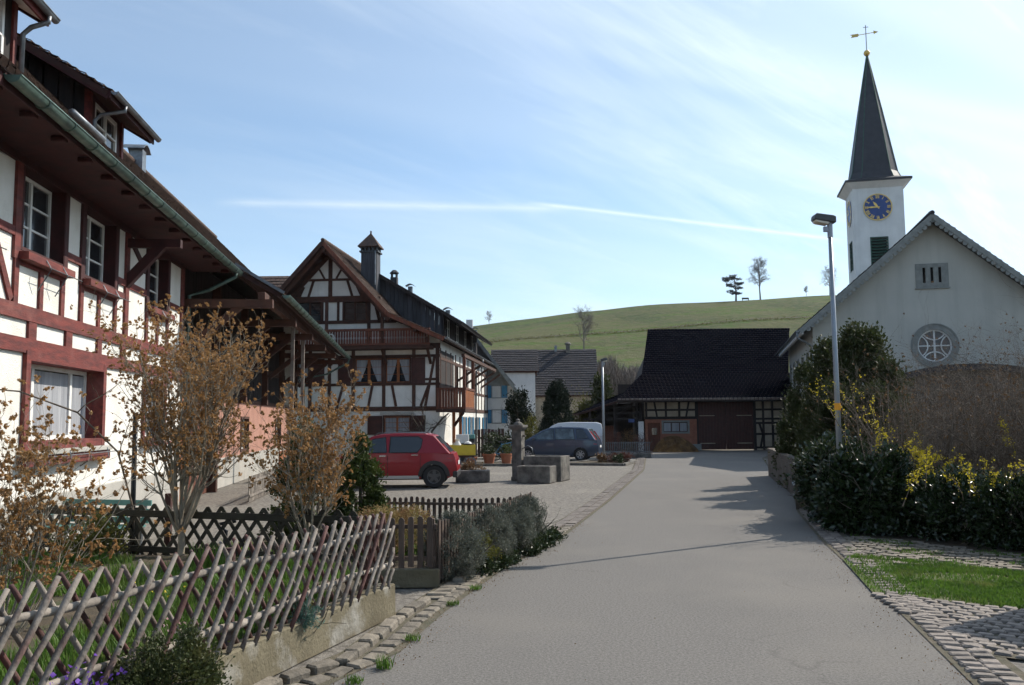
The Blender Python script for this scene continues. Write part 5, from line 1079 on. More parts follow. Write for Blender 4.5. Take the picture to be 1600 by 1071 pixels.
# ---------------------------------------------------------------- barn at the bend
def build_barn():
    R = empty('barn', (0, 52, 0), 0, 'half-timbered barn with huge dark roof and closed plank doors at the road bend', 'barn'); F = Face((0, 0, 0), (1, 0, 0), (0, -1, 0)); br = M['plank_dark']
    wall_grid(MB(), 7.9, 11.0, 0, 1.9, 0, .25, [(8.05, 8.8, 0, 1.66), (8.92, 10.5, 1.05, 1.76)]).build('brick_wall', M['brick'], R)
    wall_grid(MB(), 7.9, 11.0, 1.9, 3.35, 0, .25).build('wall', M['barn_plaster'], R)
    wall_grid(MB(), 14.4, 17.2, 0, 3.35, 0, .25).build('wall', M['barn_plaster'], R)
    MB().box(11.0, 14.4, .12, .2, 2.86, 3.35).build('wall', br, R)
    MB().box(7.9, 17.2, 13, 13.2, 0, 4.5).build('rear_wall', br, R); MB().box(7.95, 8.15, .3, 13, 0, 3.1).prism([(8.3, .3, 3.1), (8.4, 13, 3.1), (9.6, 8.0, 7.2), (9.5, 7.1, 7.6), (8.35, 2.6, 4.35)], (.2, 0, 0)).build('end_wall', br, R)
    for z, w in ((1.95, .16), (2.42, .12), (2.98, .14)): timber(R, F, 7.9, z, 11.0, z, w, br, 'rail', .03)
    for x in (7.98, 9.15, 9.95, 10.95): timber(R, F, x, 1.9, x, 3.1, .13, br, 'post', .025)
    for a, b in ((8.45, 8.62), (10.55, 10.35)): timber(R, F, a, 3.0, b, 2.0, .11, br, 'brace', .02)
    for x in (14.45, 14.95, 15.5, 16.2): timber(R, F, x, 0, x, 3.1, .13, br, 'post', .025)
    for z in (2.4, 1.85, 1.6, .95, .15): timber(R, F, 14.4, z, 17, z, .12, br, 'rail', .03)
    for a, b, c, d in ((14.75, 14.9, .2, .9), (14.7, 14.9, 1.6, .95)): timber(R, F, a, c, b, d, .12, br, 'brace', .02)
    q = MB(); F.box(q, 8.05, 8.8, -.12, -.08, 0, 1.66); q.build('door', M['rust_wood'], R); q = MB(); F.box(q, 8.3, 8.6, -.08, -.06, .95, 1.35); q.build('pane', M['glass'], R)
    window(R, F, 8.98, 10.44, 1.11, 1.70, recess=.06, case=M['church_stone'], frame=M['brown_wood'], cols=3, rows=1, panes=False, curtain=1, casew=.10)
    D = [];
    for s, (a, b) in enumerate(((11.05, 12.7), (12.72, 14.36))):
        q = MB(); F.box(q, a, b, -.06, -.03, .05, 2.86); d = q.build('barn_door', M['shutter_red'], R); n = 9
        for i in range(n):
            x = a+(b-a)*i/n; q = MB(); F.box(q, x+.005, x+(b-a)/n-.005, -.03, .0+random.uniform(0, .012), .06, 2.85); q.build('plank', M['shutter_red'], d)
        for z in (.42, 2.06): q = MB(); F.box(q, a+.1 if s == 0 else b-1.0, a+1.0 if s == 0 else b-.1, .014, .03, z-.022, z+.022); q.build('hinge_band', M['barn_plaster'], d)
    q = MB(); F.box(q, 10.98, 11.06, -.1, .05, 0, 3.0); F.box(q, 14.35, 14.42, -.1, .05, 0, 3.0); F.box(q, 11.0, 14.4, -.1, .047, 2.86, 3.0); q.build('door_frame', br, R)
    q = MB(); F.box(q, 10.6, 11.2, -.02, .12, 0, .38); q.build('guard_stone', M['church_stone'], R, bevel=.03)
    MB().box(7.45, 7.8, -.1, .2, 0, 1.75).build('pillar', M['tower_white'], R, bevel=.02)
    MB().box(7.55, 7.72, -.05, .1, 1.75, 3.3).build('post', br, R)
    # roof
    E0, E1 = (6.15, -1.0, 3.06), (17.4, -1.0, 3.06); K0, K1 = (8.15, 2.6, 4.72), (17.4, 2.6, 4.72); R0, R1 = (9.3, 7.1, 8.02), (19.0, 7.1, 8.02)
    for q in ((E0, E1, K1, K0), (K0, K1, R1, R0)): slab(MB(), *q, .14).build('roof', M['roof_wood'], R)
    slab(MB(), (10.6, 14.2, 3.2), (19.4, 14.2, 3.2), R1, R0, .14).build('roof', M['roof_wood'], R)
    tiled(R, E0, E1, K1, K0, .26, .24, M['tile_blue'], .05); tiled(R, K0, K1, R1, R0, .26, .24, M['tile_blue'], .05)
    q = MB()
    for i in range(46):
        x = 6.17+.243*i; q.prism([(x, -1.07, 3.03), (x+.20, -1.07, 3.03), (x+.20, -1.05, 3.10), (x, -1.05, 3.10)], (0, .02, 0)); q.prism([(x, -1.10, 2.93), (x+.20, -1.10, 2.93), (x+.20, -1.08, 3.0), (x, -1.08, 3.0)], (0, .02, 0))
    q.build('eave_tiles', M['tile_light'], R, kind='stuff')
    MB().box(6.2, 17.3, -.95, -.85, 2.86, 3.02).build('eave_board', br, R)
    gutter(R, (6.1, -1.16, 2.98), (17.4, -1.16, 2.94), .06, M['plank_dark'], rings=False)
    # open shed built on at the left
    SH = [((3.9, 2.6, 2.26), (3.9, -.55, 2.26), (6.25, -.55, 3.0), (8.05, 2.6, 3.85)), ((3.9, 8, 2.26), (3.9, 2.6, 2.26), (8.05, 2.6, 3.85), (8.2, 8, 3.9))]
    for q in SH: slab(MB(), *q, .1).build('shed_roof', M['roof_wood'], R)
    for q in SH: tiled(R, *q, .3, .26, M['tile_blue'], .05)
    for x, z in ((4.6, 2.4), (6.1, 2.9), (7.4, 3.1)): MB().box(x-.08, x+.08, -.1, .06, 0, z).build('post', br, R)
    for z in (1.9, 2.25, 2.62): timber(R, F, 4.2 if z < 2.2 else 5.3, z, 7.6, z, .12, br, 'rail', .04)
    timber(R, F, 6.1, 1.9, 7.3, 3.0, .12, br, 'brace', .03); timber(R, F, 4.6, 1.6, 5.3, 2.2, .1, br, 'brace', .03)
    MB().box(4.3, 7.8, 4.6, 4.7, 0, 2.9).build('rear_wall', br, R)
    q = MB(); F.box(q, 6.9, 7.25, .06, .09, 1.7, 1.9); q.build('house_number_plate', M['clock_blue'], R)
    q = MB(); q.box(5.0, 6.6, 1.5, 3, 0, 1.1); q.box(5.2, 6.2, 1.6, 2.8, 1.1, 1.5); q.build('stored_timber', M['rust_wood'], R)
    return R
build_barn()

# ---------------------------------------------------------------- church
def build_church():
    R = empty('church', (13.93, 40, 0), -13.3, 'pale plastered church with plain gable, three-slot vent and round window', 'church'); W_, CX, D = 10.4, 5.2, 14.0; F = Face((0, 0, 0), (1, 0, 0), (0, -1, 0)); Sd = Face((0, 0, 0), (0, 1, 0), (-1, 0, 0))
    zt = lambda x: 10.70-.86*abs(x-CX)
    # front wall with a round opening and the vent opening
    m = MB(); n = 40; rc, cz, rr = CX-.02, 5.05, .80
    ring = [(rc+rr*math.cos(2*math.pi*i/n), 0, cz+rr*math.sin(2*math.pi*i/n)) for i in range(n)]
    sq = []
    for i in range(n):
        c, s = math.cos(2*math.pi*i/n), math.sin(2*math.pi*i/n); k = 1.2/max(abs(c), abs(s)); sq.append((rc+k*c, 0, cz+k*s))
    m.add(ring+sq+[(x, .3, z) for x, _, z in ring], [(i, i+n, (i+1) % n+n, (i+1) % n) for i in range(n)]+[(i, (i+1) % n, (i+1) % n+2*n, i+2*n) for i in range(n)])
    wall_grid(m, 0, W_, 0, 6.25, 0, .3, [(rc-1.2, rc+1.2, cz-1.2, 6.25)])
    vx0, vx1, vz0, vz1 = 4.62, 5.80, 7.78, 8.72
    L_ = [(0.0, zt(0)), (vx0, zt(vx0)), (vx0, vz1), (vx0, vz0), (vx0, 6.25), (0, 6.25)]
    m.prism([(0, 0, 6.25), (vx0, 0, 6.25), (vx0, 0, zt(vx0)), (0, 0, zt(0))], (0, .3, 0)); m.prism([(vx1, 0, 6.25), (W_, 0, 6.25), (W_, 0, zt(W_)), (vx1, 0, zt(vx1))], (0, .3, 0))
    m.prism([(vx0, 0, 6.25), (vx1, 0, 6.25), (vx1, 0, vz0), (vx0, 0, vz0)], (0, .3, 0)); m.prism([(vx0, 0, vz1), (vx1, 0, vz1), (vx1, 0, zt(vx1)), (CX, 0, zt(CX)), (vx0, 0, zt(vx0))], (0, .3, 0))
    m.build('wall', M['church'], R)
    side = [(2.2+2.6*i, 3.1+2.6*i, 2.6, 5.0) for i in range(5)]
    tmp = wall_grid(MB(), .3, D, 0, 6.2, 0, .3, side); m = MB().add([(y, x, z) for x, y, z in tmp.v], tmp.f); m.box(W_-.3, W_, .3, D, 0, 6.1); m.box(.3, W_-.3, D-.3, D, 0, 6.2); m.prism([(0, D-.3, 6.2), (W_, D-.3, 6.2), (CX, D-.3, 10.6)], (0, .3, 0)); m.build('side_wall', M['church'], R)
    for a, b, c, d in side: window(R, Sd, a, b, c, d, recess=.12, case=M['church_stone'], frame=M['zinc'], cols=2, rows=6, panes=False, casew=.08)
    # vent
    q = MB(); F.box(q, vx0-.1, vx1+.1, -.05, .03, vz0-.10, vz0+.12); F.box(q, vx0-.1, vx1+.1, -.05, .03, vz1-.12, vz1+.06)
    for a, b in ((vx0-.1, vx0+.2), (vx0+.32, vx0+.53), (vx0+.65, vx0+.86), (vx0+.98, vx1+.1)): F.box(q, a, b, -.05, .027, vz0+.12, vz1-.12)
    v = q.build('vent', M['church_stone'], R); q = MB(); F.box(q, vx0-.14, vx1+.14, -.02, .08, vz0-.16, vz0-.10); q.build('sill', M['church_stone'], v); q = MB(); F.box(q, vx0, vx1, -.2, -.17, vz0, vz1); q.build('recess', M['interior'], v)
    # round window
    q = MB(); n = 48
    def annulus(q, r0, r1, o0, o1, cx=rc, cz_=cz, a0=0, a1=2*math.pi, n=48):
        full = abs(a1-a0-2*math.pi) < 1e-6; k = n if full else n+1; b = len(q.v)
        for i in range(k):
            a = a0+(a1-a0)*i/n; c, s = math.cos(a), math.sin(a)
            for r, o in ((r0, o0), (r1, o0), (r1, o1), (r0, o1)): q.v.append(tuple(F(cx+r*c, o, cz_+r*s)))
        for i in range(n):
            j = (i+1) % k
            for e in range(4): q.f.append((b+4*i+e, b+4*i+(e+1) % 4, b+4*j+(e+1) % 4, b+4*j+e))
    annulus(q, .72, .95, -.1, .04); annulus(q, .95, 1.0, -.05, .07); w = q.build('round_window', M['church_stone'], R, angle=40)
    q = MB(); annulus(q, .66, .73, -.14, -.04); F.box(q, rc-.04, rc+.04, -.12, -.05, cz-.68, cz+.68); F.box(q, rc-.68, rc-.04, -.12, -.055, cz-.028, cz+.028); F.box(q, rc+.04, rc+.68, -.12, -.055, cz-.028, cz+.028)
    for sx in (-1, 1): annulus(q, .48, .53, -.12, -.06, rc+sx*.78, cz, (math.pi*.5 if sx > 0 else -math.pi*.5)+.28, (math.pi*1.5 if sx > 0 else math.pi*.5)-.28, 16)
    for sz in (-1, 1): annulus(q, .48, .53, -.12, -.062, rc, cz+sz*.78, (math.pi if sz > 0 else 0)+.28, (math.pi*2 if sz > 0 else math.pi)-.28, 16)
    q.build('tracery', M['tower_white'], w)
    q = MB(); q.v += [tuple(F(rc+.7*math.cos(2*math.pi*i/32), -.13, cz+.7*math.sin(2*math.pi*i/32))) for i in range(32)]; q.f.append(tuple(range(32))); q.build('pane', mat('leaded_glass', (.10,.055,.05), (.03,.03,.04), rough=.2, scale=5, detail=2), w)
    # roof, bargeboards with a toothed edge
    over, ov = .72, .62; zr = 10.92; ze = zr-.86*(CX+ov)
    for s in (-1, 1):
        a = ((CX+s*(CX+ov), -over, ze), (CX+s*(CX+ov), D+.4, ze), (CX, D+.4, zr), (CX, -over, zr)); slab(MB(), *a, .1).build('roof', M['church_stone'], R); tiled(R, *a, .3, .28, M['tile_dark'], .07)
        p0, p1 = Vector((CX, -over-.03, zr-.12)), Vector((CX+s*(CX+ov), -over-.03, ze-.12)); MB().beam(p0+(p1-p0)*.002, p1, .05, .22).build('bargeboard', M['church_stone'], R)
        q = MB(); L_ = (p1-p0).length; d = (p1-p0)/L_; dn = Vector((d.z*s, 0, -d.x*s)); dn = -dn if dn.z > 0 else dn; k = int(L_/.24)
        for i in range(k):
            a0 = p0+d*(i*.24+.02)+dn*.10; q.prism([a0, a0+d*.20, a0+d*.20+dn*.10, a0+d*.10+dn*.17, a0+dn*.10], (0, .03, 0))
        q.build('toothed_trim', M['church_stone'], R, kind='stuff')
        MB().beam((CX+s*(CX+ov-.1), -over, ze-.16), (CX+s*(CX+ov-.1), D+.3, ze-.16), .1, .14).build('eave_board', M['tower_white'], R)
    q = MB(); y = -over
    while y < D: q.tube([(CX, y, zr+.04), (CX, y+.4, zr+.07)], .11, 8); y += .38
    q.build('ridge_tiles', M['tile_dark'], R, kind='stuff')
    gutter(R, (-ov-.12, -over-.05, ze-.08), (-ov-.12, D+.4, ze-.12), .07, M['zinc'], rings=False)
    MB().tube([(-ov-.12, -over+.1, ze-.12), (-ov-.12, -over+.12, ze-.4), (-.3, -.35, ze-.62), (-.1, -.12, ze-.75), (-.08, -.1, ze-1.2), (-.08, -.1, .1)], .05, 8).build('downpipe', M['zinc'], R, smooth=True)
    # low porch with an arched roof against the gable
    arc = [(2.9+6.4*i/16, 3.52+.58*(1-((i-8)/8)**2)**.8) for i in range(17)]
    q = MB(); q.prism([(x, -2.0, z) for x, z in arc]+[(x, -2.0, z-.26) for x, z in arc[::-1]], (0, 1.98, 0)); q.build('porch_roof', M['tile_dark'], R)
    q = MB(); q.prism([(3.2, -1.7, 0), (9.0, -1.7, 0)]+[(x, -1.7, z-.27) for x, z in arc[::-1][1:-1]], (0, 1.68, 0)); q.build('porch_wall', M['wall_brown'], R)
    return R
build_church()
def build_tower():
    R = empty('church_tower', (21.68, 54, 0), -13.3, 'slender white clock tower with dark pointed spire and gilded weathervane', 'church tower'); w = 3.0; F = Face((0, 0, 0), (1, 0, 0), (0, -1, 0)); Sd = Face((0, 0, 0), (0, 1, 0), (-1, 0, 0))
    wall_grid(MB(), 0, w, 0, 16.6, 0, .3, [(.98, 1.93, 11.3, 13.1)]).build('wall', M['tower_white'], R)
    tmp = wall_grid(MB(), .3, w, 0, 16.6, 0, .3, [(.98, 1.93, 11.3, 13.1)]); m = MB().add([(y, x, z) for x, y, z in tmp.v], tmp.f); m.box(w-.3, w, .3, w, 0, 16.6); m.box(.3, w-.3, w-.3, w, 0, 16.6); m.build('wall', M['tower_white'], R)
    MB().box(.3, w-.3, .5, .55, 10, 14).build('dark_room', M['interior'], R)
    for Fc in (F, Sd):
        q = MB(); Fc.box(q, .92, .98, -.1, .03, 11.24, 13.16); Fc.box(q, 1.93, 1.99, -.1, .03, 11.24, 13.16); Fc.box(q, .98, 1.93, -.1, .027, 13.1, 13.16); lv = q.build('louvre_frame', M['louvre'], R)
        for i in range(9):
            z = 11.4+.19*i; q = MB(); p = [Fc(.98, -.2, z+.12), Fc(.98, 0, z), Fc(.98, 0, z+.03), Fc(.98, -.2, z+.15)]; q.prism(p, Fc.ax*.95); q.build('slat', M['louvre'], lv)
    # skirt and spire
    o = .47; zs = 16.72; q = MB(); q.prism([(-o, -o, zs-.05), (w+o, -o, zs-.05), (w+o, w+o, zs-.05), (-o, w+o, zs-.05)], (0, 0, .12)); q.build('cornice', M['slate'], R)
    q = MB(); a = [(0, 0, 16.3), (w, 0, 16.3), (w, w, 16.3), (0, w, 16.3)]; b = [(-o+.05, -o+.05, zs-.06), (w+o-.05, -o+.05, zs-.06), (w+o-.05, w+o-.05, zs-.06), (-o+.05, w+o-.05, zs-.06)]; q.add([(x-.004*(x < 1)+.004*(x > 1), y-.004*(y < 1)+.004*(y > 1), z) for x, y, z in a]+b, [(i, (i+1) % 4, (i+1) % 4+4, i+4) for i in range(4)]+[(4, 5, 6, 7)]); q.build('cornice_soffit', M['tower_white'], R)
    c = w/2; q = MB(); sq = [(-o, -o), (c, -o), (w+o, -o), (w+o, c), (w+o, w+o), (c, w+o), (-o, w+o), (-o, c)]
    def oct_(r, z): return [(c+r*x, c+r*y, z) for x, y in ((-.62, -1), (.62, -1), (1, -.62), (1, .62), (.62, 1), (-.62, 1), (-1, .62), (-1, -.62))]
    base = [(-o, -o, zs+.07), (w+o, -o, zs+.07), (w+o, -o+.01, zs+.07), (w+o, w+o, zs+.07), (w+o-.01, w+o, zs+.07), (-o, w+o, zs+.07), (-o, w+o-.01, zs+.07), (-o, -o+.01, zs+.07)]
    lv = [base, oct_(1.55, zs+.28), oct_(1.36, zs+.75), oct_(.70, zs+4.9), oct_(.03, zs+8.85)]
    for L_ in lv: q.v += L_
    for i in range(len(lv)-1):
        for k in range(8): q.f.append((8*i+k, 8*i+(k+1) % 8, 8*i+8+(k+1) % 8, 8*i+8+k))
    sp = q.build('spire', M['slate'], R)
    q = MB()
    for k in range(8):
        q.tube([Vector(lv[i][k]) for i in (1, 2, 3, 4)], .03, 4)
    q.build('hip_flashing', M['louvre'], sp)
    # finial: ball, rod, vane
    top = zs+8.8; q = MB(); q.lathe([(0, -.2), (.12, -.17), (.19, -.08), (.21, 0), (.19, .08), (.12, .17), (0, .2)], (c, c, top+.2), 14); q.build('ball', M['gold'], R, smooth=True)
    q = MB().tube([(c, c, top), (c, c, top+2.1)], .028, 6); q.box(c-.16, c+.16, c-.015, c+.015, top+1.95, top+1.98); rod = q.build('weathervane', M['zinc'], R)
    q = MB(); z = top+1.5; q.tube([(c-.75, c, z-.04), (c+.5, c, z+.06)], .022, 5); q.prism([(c+.48, c-.01, z-.06), (c+.76, c-.01, z+.075), (c+.46, c-.01, z+.19)], (0, .02, 0)); q.prism([(c-.95, c-.01, z-.16), (c-.5, c-.01, z-.13), (c-.42, c-.01, z-.02), (c-.5, c-.01, z+.08), (c-.98, c-.01, z+.05), (c-.86, c-.01, z-.05)], (0, .02, 0)); q.build('vane_arrow', M['gold'], rod)
    # clocks
    for Fc, x0 in ((F, 1.45), (Face((0, 0, 0), (0, -1, 0), (-1, 0, 0)), -1.5)):
        z0, r = 15.05, .86; disc = lambda q, r, o0, o1, n=40: q.prism([Fc(x0+r*math.cos(2*math.pi*i/n), o0, z0+r*math.sin(2*math.pi*i/n)) for i in range(n)], Fc.on*(o1-o0))
        q = MB(); disc(q, r, .0, .04); cf = q.build('clock_face', M['clock_blue'], R)
        q = MB(); n = 40; b = 0
        for rr0, rr1 in ((.80, .86),):
            for i in range(n):
                a = 2*math.pi*i/n
                for rr, oo in ((rr0, .041), (rr1, .041), (rr1, .06), (rr0, .06)): q.v.append(tuple(Fc(x0+rr*math.cos(a), oo, z0+rr*math.sin(a))))
            for i in range(n):
                j = (i+1) % n
                for e in range(4): q.f.append((4*i+e, 4*i+(e+1) % 4, 4*j+(e+1) % 4, 4*j+e))
        q.build('clock_rim', M['gold'], cf)
        num = {1: 'I', 2: 'II', 3: 'III', 4: 'IV', 5: 'V', 6: 'VI', 7: 'VII', 8: 'VIII', 9: 'IX', 10: 'X', 11: 'XI', 12: 'XII'}; sgn = 1
        for h, s in num.items():
            a = math.pi/2-h*math.pi/6; e = Vector((math.cos(a), math.sin(a))); t = Vector((math.sin(a), -math.cos(a))); q = MB(); wd = {'I': .05, 'V': .11, 'X': .11}; tot = sum(wd[k] for k in s)+.012*(len(s)-1); u = -tot/2
            for k in s:
                m_ = u+wd[k]/2
                for (ta, tb) in {'I': ((0, 0),), 'V': ((-.035, 0), (.035, 0)), 'X': ((-.035, .035), (.035, -.035))}[k]:
                    A = e*.76+t*(m_+ta); B = e*.56+t*(m_+tb); q.beam(Fc(x0+A.x, .05, z0+A.y), Fc(x0+B.x, .05, z0+B.y), .034, .015, up=Fc.on)
                u += wd[k]+.012
            q.build('numeral', M['gold'], cf)
        for name, ang, ln, bw in (('minute_hand', 180, .70, .055), ('hour_hand', 127, .46, .075)):
            e = Vector((math.cos(rad(ang)), math.sin(rad(ang)))); t = Vector((-e.y, e.x)); o = .075 if ln > .6 else .065; p = [e*-.12+t*bw*.4, e*-.12-t*bw*.4, e*ln*.55-t*bw, e*ln, e*ln*.55+t*bw]; q = MB(); q.prism([Fc(x0+v.x, o, z0+v.y) for v in p], Fc.on*.01); q.build(name, M['gold'], cf)
    return R
build_tower()
# ---------------------------------------------------------------- street lamps
def street_lamp(label, loc, H, r0, r1, arm, big, rz=0):
    R = empty('street_lamp', (*loc, 0), rz, label, 'street lamp', 'street lamps'); s = 1 if big else .8
    MB().tube([(0, 0, 0), (0, 0, H*.5), (0, 0, H)], [r0, (r0+r1)/2, r1], 14).build('pole', M['lamp_steel'], R, smooth=True)
    MB().tube([(0, 0, H-.22), (0, 0, H+.06)], r1*1.35, 12).build('collar', M['lamp_steel'], R); MB().box(-.11, -.03, -.03, .03, H-.12, H-.03).build('clamp', M['lamp_steel'], R, bevel=.008)
    q = MB(); a = [(.08, H+.02), (.08, H+.13), (.03, H+.15), (-.25*s, H+.19), (-.28*s, H+.15), (-.29*s, H+.08)]; w = .11*s
    q.prism([(x, -w, z) for x, z in a], (0, 2*w, 0)); h = q.build('lamp_head', M['lamp_head'], R, bevel=.018)
    q = MB(); q.prism([(-.03, -w*.85, H+.035), (-.27*s, -w*.85, H+.08), (-.265*s, -w*.85, H+.05), (-.23*s, -w*.85, H+.03), (-.05, -w*.85, H-.005)], (0, 1.7*w, 0)); q.build('diffuser', M['lamp_glass'], h, bevel=.01)
    if big: MB().tube([(0, 0, 1.98), (0, 0, 2.10)], r0*1.0, 14).build('orange_band', M['orange'], R)
    return R
street_lamp('tall grey street lamp rising from the hedge, with an orange band on its pole', (5.45, 14.6), 5.14, .050, .034, .35, True)
street_lamp('small distant street lamp standing beside the white van', (4.05, 38.9), 4.45, .06, .045, .35, False, 180)

# ---------------------------------------------------------------- cars
def car(name, label, loc, rz, spec):
    """x: front is at -L/2.. rear +L/2, y: near side is -W; built from side outlines with tumblehome"""
    R = empty(name, (*loc, 0), rz, label, 'van' if 'van' in name else 'car'); s = spec; Wd = s['W']/2; P = s['paint']
    def arch(cx, r, z0, n=12): return [(cx-r*math.cos(math.pi*i/n), z0+r*math.sin(math.pi*i/n)) for i in range(n+1)]
    # lower body: outline with wheel arches; sections across give rounded sides
    wf, wr, wrad, wz = s['wf'], s['wr'], s['wr_']+.055, s['wr_']
    def base(x): return s['sill']
    low = [(s['x0']+.05, s['sill']+.05)]+[(wf-wrad, s['sill'])]+[(x, z) for x, z in arch(wf, wrad, wz)]+[(wf+wrad, s['sill']), (wr-wrad, s['sill'])]+arch(wr, wrad, wz)+[(wr+wrad, s['sill'])]+[(s['x1']-.05, s['sill']+.08)]
    up = s['belt']                                # belt outline from rear to front
    poly = low+up
    k = s['k']; yb = s['beltz']
    def yw(z):                                    # half width at height z
        zz = (z-s['sill'])/(yb-s['sill']); zz = max(0, min(1, zz)); return Wd*(.93+.07*math.sin(min(1, zz*1.5)*math.pi/2)-.05*max(0, zz-.6))
    def endw(x, z):                               # narrower to the ends (plan curve)
        t = abs(x-(s['x0']+s['x1'])/2)/((s['x1']-s['x0'])/2); return yw(z)*(1-.16*max(0, t-.72)**1.2/.28**1.2*.9)
    # triangulated side skin via bmesh grid fill of an ngon sliced into z bands
    import bmesh
    bm = bmesh.new(); vs = [bm.verts.new((x, 0, z)) for x, z in poly]; f = bm.faces.new(vs)
    for z in np.arange(s['sill']+.12, yb+.1, .11): bmesh.ops.bisect_plane(bm, geom=bm.verts[:]+bm.edges[:]+bm.faces[:], plane_co=(0, 0, z), plane_no=(0, 0, 1))
    for x in np.arange(s['x0']+.12, s['x1'], .16): bmesh.ops.bisect_plane(bm, geom=bm.verts[:]+bm.edges[:]+bm.faces[:], plane_co=(x, 0, 0), plane_no=(1, 0, 0))
    bm.verts.ensure_lookup_table(); bm.verts.index_update()
    V = [(v.co.x, v.co.z) for v in bm.verts]; FF = [tuple(v.index for v in f.verts) for f in bm.faces]; bnd = [tuple(v.index for v in e.verts) for e in bm.edges if len(e.link_faces) == 1]; bm.free(); n = len(V)
    q = MB(); q.v = [(x, -endw(x, z), z) for x, z in V]+[(x, endw(x, z), z) for x, z in V]; q.f = FF+[tuple(i+n for i in f[::-1]) for f in FF]+[(a, b, b+n, a+n) for a, b in bnd]
    me = q.mesh('body'); bm = bmesh.new(); bm.from_mesh(me); bmesh.ops.recalc_face_normals(bm, faces=bm.faces[:]); bm.to_mesh(me); bm.free(); body = link('body', me, R, P); me.shade_smooth(); me.set_sharp_from_angle(angle=rad(38))
    m = body.modifiers.new('b', 'BEVEL'); m.width = .03; m.segments = 2; m.limit_method = 'ANGLE'; m.angle_limit = rad(45)
    # cabin
    cab = s['cabin']; wy = lambda z: yw(yb)*.985-k*(z-yb)
    q = MB(); n = len(cab); q.v = [(x, -wy(z), z) for x, z in cab]+[(x, wy(z), z) for x, z in cab]; q.f = [tuple(range(n)), tuple(range(2*n-1, n-1, -1))]+[(i, i+n, (i+1) % n+n, (i+1) % n) for i in range(n)]
    me = q.mesh('cabin'); bm = bmesh.new(); bm.from_mesh(me); bmesh.ops.recalc_face_normals(bm, faces=bm.faces[:]); bm.to_mesh(me); bm.free(); c = link('cabin', me, R, P); m = c.modifiers.new('b', 'BEVEL'); m.width = .045; m.segments = 3; m.limit_method = 'ANGLE'; m.angle_limit = rad(20)
    for nm, pts in s['glass']:
        for sg in (-1, 1):
            q = MB(); a = [(x, sg*(wy(z)+.004), z) for x, z in pts]; q.prism(a, (0, sg*.006, 0)); q.build('side_window', M['glass'] if nm or s.get('clad') else M['car_window'], R)
            e = [(x, z) for x, z in pts]; cx, cz = sum(x for x, _ in e)/len(e), sum(z for _, z in e)/len(e); q = MB(); o_ = [(cx+(x-cx)*1.06, cz+(z-cz)*1.10) for x, z in e]; q.prism([(x, sg*(wy(z)+.001), z) for x, z in o_], (0, sg*.004, 0)); q.build('window_seal', M['rubber'], R)
    for nm, (x0, z0, x1, z1) in (('windscreen', s['ws']), ('rear_window', s['rw'])):
        d = Vector((x1-x0, 0, z1-z0)); nn = Vector((-(z1-z0), 0, x1-x0)).normalized(); nn = nn if (nn.x < 0) == (nm == 'windscreen') else -nn
        a, b = Vector((x0, 0, z0))+d*.06+nn*.006, Vector((x0, 0, z0))+d*.93+nn*.006; wa, wb = wy(a.z)-.10, wy(b.z)-.09
        q = MB(); q.prism([a+Vector((0, -wa, 0)), a+Vector((0, wa, 0)), b+Vector((0, wb, 0)), b+Vector((0, -wb, 0))], nn*.006); q.build(nm, M['glass'] if s.get('clad') else M['car_window'], R)
    # wheels
    for x in (wf, wr):
        for sg in (-1, 1):
            y = sg*(Wd-.13); r = s['wr_']; wn = MB(); pr = [(r*.62, -.10), (r*.95, -.105), (r, -.08), (r, .08), (r*.95, .105), (r*.62, .10)]; nn = 28
            b = MB(); 
            for rr, o in pr:
                for i in range(nn): t = 2*math.pi*i/nn; b.v.append((x+rr*math.cos(t), y+o, r+rr*math.sin(t)))
            for i in range(len(pr)-1):
                for j in range(nn): b.f.append((i*nn+j, i*nn+(j+1) % nn, (i+1)*nn+(j+1) % nn, (i+1)*nn+j))
            wh = b.build('wheel', M['tyre'], R, angle=50)
            q = MB(); yo = y+sg*.085
            for i in range(nn):
                t = 2*math.pi*i/nn
                for rr, o in ((r*.64, sg*.012), (r*.56, sg*.006), (r*.56, -sg*.03)): q.v.append((x+rr*math.cos(t), yo+o, r+rr*math.sin(t)))
            for i in range(nn):
                j = (i+1) % nn; q.f += [(3*i, 3*j, 3*j+1, 3*i+1), (3*i+1, 3*j+1, 3*j+2, 3*i+2)]
            ns = s.get('spokes', 5)
            for i in range(ns):
                t = 2*math.pi*i/ns+.3; e = Vector((math.cos(t), 0, math.sin(t))); q.beam(Vector((x, yo, r))+e*.03, Vector((x, yo-sg*.004, r))+e*r*.6, .02, r*(.26 if ns < 7 else .16), up=Vector((-math.sin(t), 0, math.cos(t))))
            q.lathe([], (0, 0, 0), 3) if False else None
            hub = [(x+.06*math.cos(t), yo+sg*.014, r+.06*math.sin(t)) for t in np.linspace(0, 2*math.pi, 14)[:-1]]; q.prism(hub, (0, -sg*.03, 0)); q.build('rim', M['rim_shaded'] if s.get('clad') else M['rim'], wh)
            q = MB(); q.prism([(x+r*.6*math.cos(t), yo-sg*.03, r+r*.6*math.sin(t)) for t in np.linspace(0, 2*math.pi, 24)[:-1]], (0, -sg*.01, 0)); q.build('brake_disc', M['plastic'], wh)
            # arch liner and cladding
            q = MB(); nn2 = 14; a0 = wrad+.001; w0 = .075 if s.get('clad') else .018
            for i in range(nn2+1):
                t = math.pi*(i/nn2); zc = wz
                for rr in (a0-.03, a0+w0):
                    xx, zz = x-rr*math.cos(t), zc+rr*math.sin(t); zz = max(zz, s['sill']-.0)
                    for yy in (sg*(endw(xx, zz)+.014), sg*(endw(xx, zz)-.05)): q.v.append((xx, yy, zz))
            for i in range(nn2):
                a = 4*i; b_ = a+4; q.f += [(a, a+2, b_+2, b_), (a+2, a+3, b_+3, b_+2), (a, b_, b_+1, a+1)]
